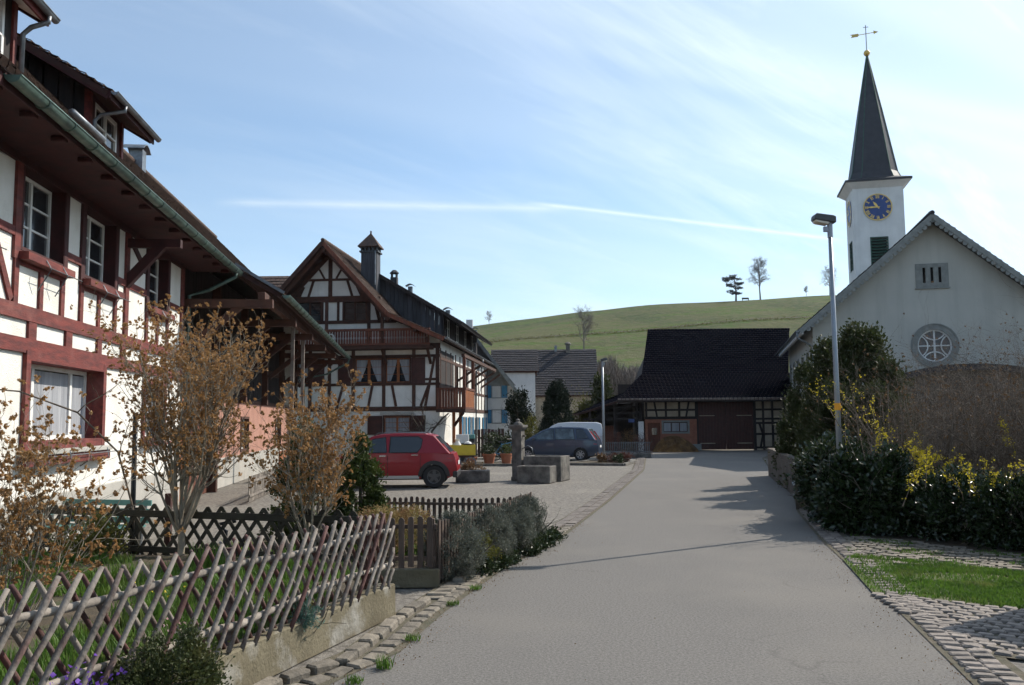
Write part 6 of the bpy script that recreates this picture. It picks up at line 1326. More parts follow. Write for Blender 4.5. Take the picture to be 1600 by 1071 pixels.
            q.build('wheel_arch_trim', M['plastic'] if s.get('clad') else P, R)
    q = MB(); q.box(s['x0']+.3, s['x1']-.3, -Wd+.22, Wd-.22, s['sill']-.04, s['sill']+.3); q.build('underbody', M['plastic'], R)
    # bumper strips, handles, lamps, sills, plates
    for sg in (-1, 1):
        for hx, hz in s['handles']: q = MB(); q.box(hx-.09, hx+.09, sg*(endw(hx, hz)+.012)-.012, sg*(endw(hx, hz)+.012)+.012, hz-.014, hz+.014); q.build('door_handle', M['chrome'] if s.get('clad') else P, R, bevel=.004)
        for dx in s['doors']:
            for z in np.arange(s['sill']+.05, yb-.03, .09):
                pass
            pts = [(dx, sg*(endw(dx, z)+.0015), z) for z in np.linspace(s['sill']+.05, yb-.02, 6)]; q = MB(); q.tube(pts, .0055, 4); q.build('door_seam', M['rubber'], R)
        q = MB(); a, b = wf+wrad+.05, wr-wrad-.05; q.box(a, b, sg*(yw(s['sill']+.03)+.006)-.01, sg*(yw(s['sill']+.03)+.006)+.01, s['sill'], s['sill']+(.085 if s.get('clad') else .035)); q.build('sill_trim', M['rim'] if s.get('clad') else M['plastic'], R)
        tl = s['tail']; q = MB(); q.prism([(x, sg*(endw(x, min(z, yb))-(0 if z < yb else k*(z-yb)+.03)+.004), z) for x, z in tl], (0, -sg*.10, 0)); q.build('tail_light', M['tail'], R)
        hl = s['head']; q = MB(); q.prism([(x, sg*(endw(x, z)+.003), z) for x, z in hl], (0, -sg*.12, 0)); q.build('headlight', M['headl'], R)
        mx, mz = s['mirror']; q = MB(); q.box(mx-.05, mx+.06, sg*(Wd+.02)-.06, sg*(Wd+.02)+.08, mz-.06, mz+.07); q.build('wing_mirror', s.get('mirrorm', P), R, bevel=.02)
        if s.get('rails'):
            a, b, z = s['rails']; q = MB(); q.tube([(a, sg*(wy(z)-.06), z-.03), (a+.12, sg*(wy(z)-.06), z+.035), (b-.14, sg*(wy(z)-.06), z+.035), (b, sg*(wy(z)-.06), z-.04)], .016, 6); q.build('roof_rail', M['zinc'], R, smooth=True)
    q = MB(); q.box(s['x1']-.12, s['x1']+.015, -Wd+.10, Wd-.10, s['sill']+.02, s['sill']+.20); q.build('rear_bumper', M['plastic'] if s.get('clad') else P, R, bevel=.03)
    q = MB(); q.box(s['x0']-.015, s['x0']+.12, -Wd+.12, Wd-.12, s['sill']+.02, s['sill']+.20); q.build('front_bumper', M['plastic'] if s.get('clad') else P, R, bevel=.03)
    q = MB(); q.box(s['x1']+.003, s['x1']+.012, -.26, .26, .62, .73); q.build('number_plate', M['tower_white'], R)
    return R
red = dict(W=1.75, x0=-2.0, x1=2.0, sill=.26, wf=-1.22, wr=1.36, wr_=.315, k=.30, beltz=.95, paint=M['car_red'], clad=True, spokes=5,
    belt=[(2.0, .42), (2.0, .55), (1.96, .78), (1.90, .95), (-1.05, .97), (-1.25, .95), (-1.75, .83), (-1.95, .68), (-2.0, .50)],
    cabin=[(-1.18, .93), (-.42, 1.44), (-.20, 1.50), (.30, 1.53), (1.10, 1.51), (1.35, 1.46), (1.84, .93)],
    glass=[(0, [(-.86, 1.00), (-.36, 1.36), (-.02, 1.41), (.02, 1.00)]), (1, [(.12, 1.00), (.14, 1.42), (.90, 1.42), (1.02, 1.34), (.98, 1.12), (.88, 1.00)])],
    ws=(-1.18, .93, -.42, 1.44), rw=(1.84, .95, 1.35, 1.46), handles=[(-.08, .90), (.82, .92)], doors=[-.95, .06, .98], mirror=(-.78, 1.02), mirrorm=M['plastic'],
    tail=[(1.90, .80), (1.72, .82), (1.64, 1.05), (1.52, 1.24), (1.62, 1.22), (1.80, 1.0)], head=[(-1.9, .66), (-1.6, .72), (-1.5, .82), (-1.75, .80)], rails=(-.35, 1.2, 1.50))
car('red_hatchback', 'red hatchback with black wheel-arch trim and silver roof rails parked behind the picket fence', (-3.58, 25.4), 0, red)
blue = dict(W=1.76, x0=-2.13, x1=2.13, sill=.22, wf=-1.25, wr=1.28, wr_=.31, k=.26, beltz=.98, paint=M['car_blue'], spokes=7,
    belt=[(2.13, .45), (2.12, .70), (2.04, .99), (-1.15, .98), (-1.6, .90), (-2.0, .74), (-2.12, .55)],
    cabin=[(-1.45, .93), (-.55, 1.46), (-.20, 1.58), (.4, 1.62), (1.25, 1.60), (1.62, 1.53), (2.02, .97)],
    glass=[(0, [(-1.05, 1.03), (-.45, 1.43), (-.02, 1.50), (0, 1.03)]), (0, [(.09, 1.03), (.08, 1.51), (.92, 1.52), (1.02, 1.03)]), (1, [(1.12, 1.06), (1.08, 1.50), (1.40, 1.47), (1.68, 1.08)])],
    ws=(-1.45, .93, -.55, 1.46), rw=(2.02, .99, 1.62, 1.53), handles=[(-.12, .90), (.88, .91)], doors=[-1.0, .04, 1.05], mirror=(-.95, 1.05),
    tail=[(2.06, .78), (1.90, .80), (1.86, 1.02), (1.66, 1.42), (1.78, 1.40), (2.02, 1.02)], head=[(-2.05, .62), (-1.65, .70), (-1.5, .82), (-1.8, .80)])
car('blue_people_carrier', 'dark blue compact people carrier parked in the yard behind the stone trough', (2.05, 40.95), -13, blue).scale = (.97, .97, .96)
van = dict(W=1.80, x0=-2.1, x1=2.1, sill=.25, wf=-1.3, wr=1.3, wr_=.31, k=.12, beltz=1.02, paint=M['car_white'], spokes=5,
    belt=[(2.1, .45), (2.1, 1.02), (-1.2, 1.02), (-1.7, .92), (-2.05, .76), (-2.1, .55)],
    cabin=[(-1.35, .98), (-.62, 1.58), (-.30, 1.72), (.3, 1.76), (1.7, 1.74), (1.95, 1.66), (2.08, 1.0)],
    glass=[(0, [(-.98, 1.08), (-.50, 1.48), (-.12, 1.52), (-.10, 1.08)])],
    ws=(-1.35, .98, -.62, 1.58), rw=(2.08, 1.05, 1.95, 1.66), handles=[(-.2, .98), (1.0, .98)], doors=[-.95, -.02, 1.1], mirror=(-.9, 1.1),
    tail=[(2.08, .70), (1.98, .70), (1.96, 1.25), (2.04, 1.25)], head=[(-2.0, .68), (-1.65, .76), (-1.5, .88), (-1.8, .86)])
car('white_van', 'small white delivery van parked behind the dark blue car', (2.75, 46.3), -6, van)

# ---------------------------------------------------------------- fountain
def trough(mb, x0, x1, y0, y1, z1, t, depth):
    mb.box(x0, x1, y0, y0+t, 0, z1); mb.box(x0, x1, y1-t, y1, 0, z1); mb.box(x0, x0+t, y0+t, y1-t, 0, z1); mb.box(x1-t, x1, y0+t, y1-t, 0, z1); mb.box(x0+t, x1-t, y0+t, y1-t, 0, z1-depth); return mb
def build_fountain():
    R = empty('stone_fountain', (-.21, 26.69, 0), -22, 'old stone village fountain with square pillar and two stepped water troughs', 'fountain')
    q = trough(MB(), .45, 1.5, -.25, .34, .50, .09, .22); a = q.build('small_trough', M['stone_dark'], R, bevel=.02); MB().box(.55, 1.4, -.15, .24, .26, .42).build('water', mat('water', (.02,.03,.03), rough=.05, spec=.8), a)
    q = trough(MB(), .32, 1.55, .62, 1.50, .76, .11, .3); a = q.build('large_trough', M['stone_dark'], R, bevel=.02); MB().box(.44, 1.43, .74, 1.38, .44, .66).build('water', MATS['water'], a)
    q = MB(); q.box(-.10, .28, .62, .98, 0, .12); q.box(-.075, .245, .645, .955, .12, 1.58); q.box(-.12, .29, .60, 1.0, 1.58, 1.64); q.box(-.16, .33, .56, 1.04, 1.64, 1.72); q.lathe([(.17, 1.72), (.13, 1.78), (.05, 1.83), (.07, 1.88), (.0, 1.93)], (.085, .8, 0), 12); q.build('pillar', M['stone_dark'], R, bevel=.012)
    q = MB().tube([(.24, .75, .98), (.42, .78, 1.08), (.54, .80, 1.0), (.58, .81, .80)], .017, 7); q.build('spout', M['zinc'], R, smooth=True)
    q = MB().tube([(.24, .78, 1.38), (.34, .78, 1.38)], .03, 7); q.build('knob', M['stone_dark'], R)
build_fountain()
# low stone blocks by the red car, bed kerbs
o = MB().box(-1.75, -.72, 26.6, 27.2, 0, .36).build('stone_block', M['stone_dark'], None, bevel=.03); tag(o, 'low rectangular stone block just behind the rear of the red car', 'stone block')
mound('dry_planting', 'dry brown plants on the stone block behind the red car', 'plant', (-1.3, 27.0, .42), (.36, .25, .16), 900, 'dryleaf', .06, 77, None, 30, .2, zmin=.34)
def kerbed_bed(label, pts, z=.09):
    R = empty('planting_bed', (0, 0, 0), 0, label, 'planting bed'); V = [(x, y, z) for x, y in pts]
    MB().prism([(x, y, .0) for x, y in pts], (0, 0, z-.03)).build('soil', M['soil'], R)
    for a, b in zip(pts, pts[1:]+pts[:1]): MB().beam((*a, z/2), (*b, z/2), .16, z).build('kerb', M['stone_dark'], R)
kerbed_bed('kerbed bed with potted plants before the farmhouse', [(-2.6, 36.2), (.9, 36.2), (.9, 38.0), (-2.6, 38.4)])
kerbed_bed('kerbed bed with low red-brown shrubs before the dark blue car', [(1.9, 36.6), (4.5, 35.6), (5.3, 38.0), (3.4, 39.0)])
for i, (x, y, r) in enumerate([(3.75, 37.2, .24), (4.25, 37.3, .30), (4.75, 37.0, .28), (4.4, 36.5, .24)]):
    mound('bed_shrub', ['low shrub at the car end of the kerbed bed', 'reddest shrub in the middle of the kerbed bed', 'low shrub nearest the road in the kerbed bed', 'small shrub at the front kerb of the bed'][i], 'shrub', (x, y, .24), (r, r, .22), 900, ['dryleaf', 'red_shrub', 'red_shrub', 'ivy'][i], .06, 80+i, 'small shrubs in the kerbed bed', 30, .2)
def potted(label, x, y, r, h, fr, m, seed, z0=.06):
    R = empty('potted_plant', (x, y, z0), 0, label, 'potted plant', 'terracotta pots before the farmhouse'); MB().lathe([(r*.7, 0), (r*.98, h*.82), (r*1.08, h*.84), (r*1.08, h), (r*.9, h), (r*.88, h*.9)], (0, 0, 0), 18).build('pot', M['terracotta'], R, angle=40)
    if m: P = blob_points(1300, (0, 0, h+fr*.55), (fr, fr, fr*.7), seed, .2, .6, 40, .2); leaf_cards('foliage', P, .05, M[m], R, .5, up=.4, seed=seed)
potted('terracotta pot with a round dark green plant right of the others', -.28, 36.9, .25, .42, .32, 'thuja', 91); potted('wide terracotta pot with spreading green plant in the middle', -1.02, 37.2, .27, .40, .34, 'ivy', 92); potted('small empty terracotta pot at the bed edge', -1.75, 36.8, .24, .30, 0, None, 93)
def handcart():
    R = empty('yellow_handcart', (-2.0, 34.6, 0), 6, 'yellow wooden handcart loaded with a milk can before the farmhouse', 'handcart')
    for a in ((-.5, .5, -.32, -.29), (-.5, .5, .29, .32), (-.5, -.47, -.29, .29), (.47, .5, -.29, .29)): MB().box(*a, .55, .92).build('side_board', M['yellow'], R)
    MB().box(-.5, .5, -.3, .3, .52, .55).build('bottom', M['yellow'], R)
    for x in (-.28, .3):
        for y in (-.36, .36):
            q = MB(); n = 20
            for rr, o in ((.20, -.02), (.23, -.02), (.23, .02), (.20, .02)):
                for i in range(n): t = 2*math.pi*i/n; q.v.append((x+rr*math.cos(t), y+o, .23+rr*math.sin(t)))
            for e in range(4):
                for i in range(n): q.f.append((e*n+i, e*n+(i+1) % n, (e+1) % 4*n+(i+1) % n, (e+1) % 4*n+i))
            for i in range(8): t = math.pi*i/4; q.tube([(x, y, .23), (x+.2*math.cos(t), y, .23+.2*math.sin(t))], .012, 4)
            q.build('wheel', M['zinc'], R)
    MB().box(-.45, .45, -.32, .32, .44, .5).build('chassis', M['brown_wood'], R)
handcart()
R = empty('milk_can', (-2.2, 34.6, .55), 0, 'white enamel can standing in the yellow handcart', 'milk can'); MB().lathe([(.14, 0), (.15, .4), (.08, .5), (.08, .56), (.11, .6)], (0, 0, 0), 16).build('can', M['white_paint'], R, angle=40); MB().tube([(-.15, 0, .35), (-.2, 0, .42), (-.14, 0, .46)], .012, 5).build('handle', M['white_paint'], R)
R = empty('basket', (-1.78, 34.62, .55), 0, 'dark round basket with white contents in the yellow handcart', 'basket'); MB().lathe([(.13, 0), (.17, .3), (.18, .42), (.15, .42)], (0, 0, 0), 14).build('basket_body', M['plank_dark'], R); MB().lathe([(.16, .40), (.12, .48), (0, .52)], (0, 0, 0), 12).build('contents', M['white_paint'], R)
def white_box(label, x, y, z, w, h):
    o = MB().box(-w/2, w/2, -.15, .15, 0, h).build('white_crate', M['white_paint'], None, bevel=.01); o.location = (x, y, z); tag(o, label, 'crate')
R = empty('side_table', (-2.15, 38.2, 0), 0, 'small table by the farmhouse wall behind the handcart', 'table'); MB().box(-.45, .45, -.3, .3, .86, .9).build('table_top', M['stone_dark'], R)
for a in (-.4, .36):
    for b in (-.26, .22): MB().box(a, a+.05, b, b+.05, 0, .86).build('leg', M['dark_steel'], R)
white_box('white crate on the small table by the farmhouse wall', -2.2, 38.2, .9, .55, .38)
R = empty('blue_planter', (-2.1, 40.2, 0), 0, 'pale blue planter on a dark stand by the farmhouse side wall', 'planter'); MB().box(-.35, .35, -.2, .2, 1.05, 1.25).build('trough', M['teal'], R, bevel=.02); MB().box(-.32, .32, -.17, .17, 0, 1.05).build('stand', M['dark_steel'], R)
R = empty('wooden_screen', (-1.2, 44, 0), 0, 'weathered brown board screen beside the farmhouse side wall', 'screen')
for i in range(9): MB().box(-.75+.17*i, -.6+.17*i, 0, .03, .05, 1.45+random.uniform(-.03, .03)).build('board', M['fence_red' if i % 3 else 'grey_wood'], R)
o = MB().box(-.25, .35, 45.0, 45.6, 0, 1.5).build('cream_shed', M['barn_plaster'], None, bevel=.03); 
bpy.data.objects.remove(o)
R = empty('garden_cabinet', (.15, 45.2, 0), 0, 'pale cream garden cabinet beyond the wooden screen', 'cabinet'); MB().box(-.35, .3, -.2, .25, 0, 1.5).build('cabinet_body', M['barn_plaster'], R); MB().box(-.38, .33, -.25, .28, 1.5, 1.55).build('top', M['church_stone'], R); MB().box(-.33, -.04, -.225, -.2, .1, 1.45).build('door', M['white_paint'], R); MB().box(-.01, .28, -.225, -.2, .1, 1.45).build('door', M['white_paint'], R)
def bicycle():
    R = empty('bicycle', (-.35, 41.0, 0), 25, 'blue bicycle leaning among the plants beyond the pots', 'bicycle')
    for x in (-.52, .52):
        q = MB(); n = 24; pts = [(x+.32*math.cos(2*math.pi*i/n), 0, .34+.32*math.sin(2*math.pi*i/n)) for i in range(n+1)]; q.tube(pts, .02, 6, cap=False); w = q.build('wheel', M['tyre'], R); q = MB()
        for i in range(9): t = math.pi*2*i/9; q.tube([(x, 0, .34), (x+.31*math.cos(t), 0, .34+.31*math.sin(t))], .004, 3)
        q.build('spokes', M['chrome'], w)
    q = MB()
    for a, b in (((-.52, 0, .34), (-.12, 0, .30)), ((-.12, 0, .30), (-.22, 0, .82)), ((-.52, 0, .34), (-.2, 0, .75)), ((-.12, 0, .30), (.36, 0, .78)), ((-.2, 0, .75), (.36, 0, .85)), ((.36, 0, .90), (.52, 0, .34))): q.tube([a, b], .018, 6)
    q.build('frame', M['shutter_blue'], R); q = MB().tube([(.2, -.25, 1.0), (.34, -.1, 1.0), (.34, .1, 1.0), (.2, .25, 1.0)], .013, 5); q.tube([(.36, 0, .88), (.33, 0, 1.0)], .014, 5); q.build('handlebar', M['chrome'], R)
    q = MB(); q.prism([(-.36, -.07, .86), (-.36, .07, .86), (-.08, 0, .86)], (0, 0, .05)); q.build('saddle', M['plastic'], R)
bicycle()
# bench-like orange box by the byre
R = empty('orange_bench', (-7.3, 28.5, 0), 96, 'orange-brown wooden bench against the pink wall', 'bench'); MB().box(-.7, .7, -.2, .2, .4, .45).build('seat', M['orange_wood'], R); MB().box(-.7, .7, .18, .22, .5, .95).build('backrest', M['orange_wood'], R)
for x in (-.6, .55): MB().box(x, x+.06, -.18, .18, 0, .4).build('leg', M['orange_wood'], R)
# manure / straw heap at the barn
def heap():
    n = 34; V = []; F = []; g = np.random.default_rng(3)
    for j in range(n+1):
        for i in range(n+1):
            u, v = i/n*2-1, j/n*2-1; r = math.hypot(u, v); h = max(0, 1-r**2.2); a = math.sin(u*7+v*3)*.06+math.sin(v*9-u*4)*.05; V.append((u*1.35, v*.9, .86*h*(1+a)*(1-.25*u)+g.normal()*.025*h-.01))
    F = [(j*(n+1)+i, j*(n+1)+i+1, (j+1)*(n+1)+i+1, (j+1)*(n+1)+i) for j in range(n) for i in range(n)]
    R = empty('straw_heap', (9.35, 50.2, 0), 0, 'rounded brown heap of straw manure before the barn window', 'heap'); me = bpy.data.meshes.new('heap'); me.from_pydata(V, [], F); o = link('heap_body', me, R, M['manure'], True)
    P = poly_points(5000, [(-1.3, -.1), (-.9, -.7), (0, -.85), (.9, -.7), (1.3, 0), (.8, .7), (-.8, .7)], 3); z = np.maximum(0, 1-(np.hypot(P[:, 0]/1.35, P[:, 1]/.9))**2.2)*.86*(1-.25*P[:, 0]/1.35); P[:, 2] = z+.02
    leaf_cards('straw', P, .12, M['dryleaf'], R, .12, seed=4)
heap()
# hedge and low iron fence on a stone base at the bend
R = empty('iron_railing', (0, 0, 0), 0, 'low pale grey iron railing on a stone base below the trimmed bare hedge', 'railing'); MB().box(4.55, 6.75, 42.7, 43.0, 0, .22).build('stone_base', M['stone_dark'], R, bevel=.02)
for i in range(24): MB().box(4.6+.09*i, 4.62+.09*i, 42.83, 42.85, .22, .78).build('bar', M['zinc'], R)
for z in (.3, .72): MB().box(4.56, 6.74, 42.83, 42.85, z, z+.02).build('rail', M['zinc'], R)
for i, (x, y, m, h) in enumerate([(5.1, 43.9, 'red_shrub', .75), (5.9, 43.9, 'dryleaf', .72), (6.5, 43.8, 'red_shrub', .70)]):
    mound('bare_hedge', ['bare reddish hedge plant next to the van', 'bare brown hedge plant in the middle of the railing', 'bare reddish hedge plant at the road end of the railing'][i], 'hedge', (x, y, .62), (.52, .4, h), 3000, m, .07, 100+i, 'bare hedge behind the iron railing', 60, .16, aspect=.15, up=.8)
# ---------------------------------------------------------------- right-hand side
def low_wall():
    P = [(5.75, 17.9), (6.62, 20.4), (7.55, 25.0), (8.3, 28.5)]; mb = MB()
    for a, b, h in zip(P, P[1:], (.80, .88, .9)): 
        d = (Vector((*b, 0))-Vector((*a, 0))).normalized(); n = Vector((d.y, -d.x, 0)); A, B = Vector((*a, 0)), Vector((*b, 0)); mb.prism([A, B, B+n*.2, A+n*.2], (0, 0, h))
    o = mb.build('boundary_wall', M['wall_brown'], None); tag(o, 'low brownish boundary wall below the conifers at the right road edge', 'wall')
low_wall()
BBS = 1.13
sheet('churchyard_ground', [(5.85, 17.4), (6.8, 20.4), (7.7, 25.0), (8.5, 28.5), (12.3, 41.5), (15, 48), (40, 47), (40, 5), (9.0, 9.3), (6.6, 11.9), (5.3, 14)], -.004, M['soil'])
for lab, x, y, r, h, n, sd, pw in [('dark conifer at the road end of the group, lowest and leftmost', 8.35, 24.8, .80, 3.3, 16000, 201, .45), ('conifer just left of the lamp pole', 8.35, 22.8, .98, 3.75, 24000, 202, .42), ('tallest conifer rising behind the lamp pole', 8.50, 21.2, 1.1, 4.0, 30000, 203, .45), ('small pointed conifer at the churchyard end of the group', 8.75, 20.2, .8, 3.05, 15000, 204, .9), ('low broad conifer in front of the lamp pole', 7.35, 19.8, .72, 2.5, 17000, 205, .5), ('broad dark conifer behind the hedge right of the pole', 7.75, 18.6, .9, 2.4, 16000, 206, .55)]:
    thuja(lab, (x, y), r, h, int(n*1.7), sd, 'conifer', pw, 'conifers beside the church', 'conifer', 'conifer', .085, .09, 130)
def hedge(name, label, blobs, n, m, size, seed, cat='hedge', up=.3):
    R = empty(name, (blobs[0][0], blobs[0][1], 0), 0, label, cat); o = np.array([blobs[0][0], blobs[0][1], 0]); P = []; Nn = []
    for i, (x, y, z, rx, ry, rz) in enumerate(blobs):
        p = blob_points(int(n*rx*rz), (x-o[0], y-o[1], z), (rx, ry, rz), seed+i, .2, .7, 90, .13, .02); P.append(p); q = (p-np.array((x-o[0], y-o[1], z)))/np.array((rx, ry, rz)); Nn.append(q/(np.linalg.norm(q, axis=1)[:, None]+1e-6))
    P = np.concatenate(P); Nn = np.concatenate(Nn); leaf_cards('foliage', P, size, M[m], R, .5, normal=Nn*.9, up=up, seed=seed)
    T = Twigs(); rng = random.Random(seed)
    for (x, y, z, rx, ry, rz) in blobs:
        for k in range(4): T.grow((x-o[0]+rng.gauss(0, rx*.3), y-o[1]+rng.gauss(0, ry*.3), 0), (rng.gauss(0, .4), rng.gauss(0, .4), 1), z+rz*.7, .02, 1, rng, (4,), .5, .05, .1)
    T.mb.build('stems', M['bark'], R, kind='stuff'); return R
hedge('laurel_bush', 'big dark glossy evergreen bush wrapped around the lamp pole foot', [(5.75, 15.5, .66, .62, .8, .76), (5.50, 14.35, .62, .46, .42, .70), (5.95, 14.1, .60, .45, .45, .68), (6.2, 16.7, .7, .5, .9, .72)], 30000, 'laurel', .085, 210, 'shrub')
hedge('laurel_hedge', 'dark glossy hedge with light specks running from the lamp to the right edge', [(6.25, 14.0, .5, .6, .6, .66), (6.7, 13.2, .45, .6, .6, .62), (7.1, 12.45, .44, .6, .6, .60), (7.6, 11.8, .42, .65, .6, .60), (8.2, 11.2, .42, .6, .6, .60), (8.0, 12.6, .5, .8, .7, .6)], 24000, 'laurel', .07, 220)
def spray(T, rng, base, d, L_, n=3):
    T.grow(base, d, L_, .009, 1, rng, (n,), .4, -.02, .07, 9, 4, .3, .35, .4)
def forsythia(label, loc, sprays, seed, blooms=6, low=True):
    R = empty('forsythia', (*loc, 0), 0, label, 'flowering shrub', 'forsythias in the hedge'); rng = random.Random(seed); T = Twigs()
    for (bx, by, bz, dx, dy, dz, L_) in sprays: spray(T, rng, (bx, by, bz), (dx, dy, dz), L_)
    T.mb.build('branches', M['twig_dark'], R, smooth=True, kind='stuff'); P = []
    for p, d in T.nodes:
        for _ in range(blooms): P.append(tuple(p+Vector((rng.gauss(0, .02), rng.gauss(0, .02), rng.gauss(0, .02)))-d*rng.random()*.15))
    leaf_cards('blossoms', np.array(P), .030, M['forsythia'], R, .8, seed=seed)
r_ = random.Random(9)
def sp(n, cx, cy, w, z0, z1, L0, L1, lean=(0, 0), up=1.0): n = int(n*.7); return [(cx+r_.gauss(0, w), cy+r_.gauss(0, w*.7), r_.uniform(z0, z1), r_.gauss(lean[0], .45), r_.gauss(lean[1], .3), up*r_.uniform(.6, 1.3), r_.uniform(L0, L1)) for _ in range(n)]
forsythia('yellow forsythia sprays rising around the lamp pole', (5.75, 14.2), sp(7, 0, 0, .2, .9, 1.2, .6, 1.1, (-.2, 0))+[(-.1, .1, 1.1, -.45, .1, 1, 1.3), (.05, .2, 1.1, -.2, .0, 1, 1.5)], 301, 3)
forsythia('dense yellow forsythia clump just right of the lamp pole', (6.35, 14.2), sp(22, .1, 0, .30, .7, 1.0, .35, .75), 302, 4)
forsythia('forsythia spray standing alone in the brown thicket', (8.35, 14.4), [(0, 0, 1.0, .1, 0, 1, .95), (.1, 0, 1.0, .35, 0, 1, .8), (-.1, 0, 1.0, -.1, 0, 1, .7)], 303, 5)
forsythia('yellow forsythia over the hedge near the right edge', (7.45, 12.3), sp(26, .1, 0, .5, .6, .95, .3, .7, (.1, -.1)), 304, 3)
forsythia('thin yellow sprigs in the middle of the hedge', (6.85, 12.9), sp(34, 0, 0, .6, .5, .85, .3, .55, (0, -.5)), 305, 2)
def bare_bush(label, loc, H, stems, seed, m='twig_dark', spread=.8, kids=(12, 6), arch=.0, r0=.016, seedm=True):
    rng = random.Random(seed); R = empty('bare_shrub', (*loc, 0), 0, label, 'shrub', 'leafless brown shrubs before the church'); T = Twigs()
    for i in range(stems):
        a = 2*math.pi*(i+rng.random())/stems; e = rng.uniform(.2, 1)*spread; T.grow((math.cos(a)*.35*rng.random(), math.sin(a)*.35*rng.random(), 0), (math.cos(a)*e, math.sin(a)*e, 1), H*rng.uniform(.6, 1.0), r0*rng.uniform(.6, 1), 2, rng, kids, .6, arch, .15, 7, 4, .3, .15, .45)
    T.mb.build('branches', M[m], R, smooth=True, kind='stuff')
    if seedm:
        tips = [t for t in T.tips if t[0].z > H*.5][::7]; P, Dn = seed_clusters(tips, 1, rng, .03, .03)
        if len(P): leaf_cards('seed_heads', P, .035, M['dryleaf'], R, .6, normal=Dn, seed=seed)
BB = [(7.2, 15.9, 2.1), (7.75, 15.2, 2.4), (8.35, 14.9, 2.5), (9.0, 14.6, 2.6), (9.6, 14.9, 2.7), (8.1, 16.6, 2.7), (8.9, 16.4, 2.8), (9.8, 16.4, 2.9), (10.6, 16.2, 2.9), (8.9, 13.7, 2.2), (9.5, 18.2, 3.0), (10.8, 18.0, 3.1)]
names = ['leafless shrub next to the conifers, lowest', 'leafless shrub second from the conifers in the front row', 'leafless shrub with paler stems below the round window', 'leafless shrub in the middle of the front row', 'leafless shrub of the front row nearest the right edge', 'leafless shrub behind, under the left end of the arched roof', 'leafless shrub behind, under the arched roof', 'leafless tall shrub behind, near the right edge', 'leafless tall shrub at the right edge', 'lower leafless shrub just behind the hedge near the right edge', 'tall leafless shrub close to the church porch', 'tallest leafless shrub close to the church at the right edge']
for i, (x, y, h) in enumerate(BB): bare_bush(names[i], (x, y), h*BBS, 13, 400+i, arch=.03 if i % 2 else -.01)
# upright dry stalks
rng = random.Random(8); T = Twigs(); P = []
for i in range(110):
    x, y = rng.uniform(7.2, 11.0), rng.uniform(14.8, 17.5); h = rng.uniform(2.3, 3.1) if x > 9 else rng.uniform(2.0, 2.7); p = [(x, y, .2), (x+rng.gauss(0, .05), y, h*.5), (x+rng.gauss(0, .1), y+rng.gauss(0, .1), h)]; T.mb.tube(p, [.008, .006, .003], 3); P += [tuple(Vector(p[2])+Vector((rng.gauss(0, .02), rng.gauss(0, .02), -rng.random()*.35))) for _ in range(10)]
R = empty('dry_reeds', (8.9, 16, 0), 0, 'tall pale dry stalks standing up out of the leafless shrubs', 'reeds')
o = T.mb.build('stalks', M['pale_wood'], R, kind='stuff'); o.matrix_parent_inverse = Matrix.Translation((-8.9, -16, 0)); o = leaf_cards('plumes', np.array(P), .06, M['dryleaf'], R, .3, up=1); o.matrix_parent_inverse = Matrix.Translation((-8.9, -16, 0))
# garage beyond the frame at the right; its roof corner throws the shade on the cobbles
R = empty('garage', (6.72, 9.72, 0), 30.5, 'plain plastered garage beside the cobbled drive', 'garage'); MB().box(.0, 6.5, -6.5, -.0, 0, 3.0).build('wall', M['plaster'], R); MB().box(0, 6.5, -6.5, 0, 3.003, 3.08).build('roof', M['slate'], R)
GF = Face((0, 0, 0), (0, -1, 0), (-1, 0, 0)); gd = MB(); GF.box(gd, 1.2, 3.8, .01, .05, .02, 2.2); gd = gd.build('garage_door', M['brown_wood'], R)
for i in range(13): q = MB(); GF.box(q, 1.21+.2*i, 1.39+.2*i, .05, .065, .04, 2.18); q.build('plank', M['brown_wood'], gd)
q = MB(); GF.box(q, 1.1, 1.2, .01, .08, 0, 2.3); GF.box(q, 3.8, 3.9, .01, .08, 0, 2.3); GF.box(q, 1.2, 3.8, .01, .078, 2.2, 2.3); q.build('door_frame', M['white_paint'], R)

# ---------------------------------------------------------------- middle distance greenery
thuja('dark columnar yew standing behind the dark blue car', (2.45, 48.5), .86, 3.85, 40000, 501, 'yew', .28, None, 'yew_tree', 'yew', .11, .08, 260)
mound('ivy_covered_trunk', 'tall ivy and creeper mass between shuttered house and yew', 'climber', (.45, 56, 2.0), (.80, .7, 1.75), 9000, 'yew', .16, 502, None, 70, .16, zmin=.3)
mound('garden_shrub', 'green garden shrub left of the yew', 'shrub', (1.0, 50, .9), (.6, .5, 1.0), 3500, 'olive', .10, 503, 'shrubs round the yew', 50, .18)
mound('garden_shrub', 'yellow-green shrub right of the yew below the cottage roof', 'shrub', (4.6, 56, 1.4), (.75, .6, 1.7), 5000, 'olive', .13, 504, 'shrubs round the yew', 60, .18)
mound('garden_shrub', 'dark green shrub behind the handcart and pots', 'shrub', (-.3, 43, .7), (1.0, .5, .7), 3500, 'ivy', .10, 505, 'shrubs round the yew', 50, .2)
mound('garden_shrub', 'dark bush behind the white van', 'shrub', (5.6, 58, .9), (1.2, .6, 1.2), 4500, 'ivy', .12, 506, 'shrubs round the yew', 50, .2)
thuja('dark far conifer between the distant lamp and the thicket', (6.9, 68), 1.5, 5.2, 6000, 507, 'conifer', .8, None, 'far_conifer', 'conifer', .3, .12, 60)
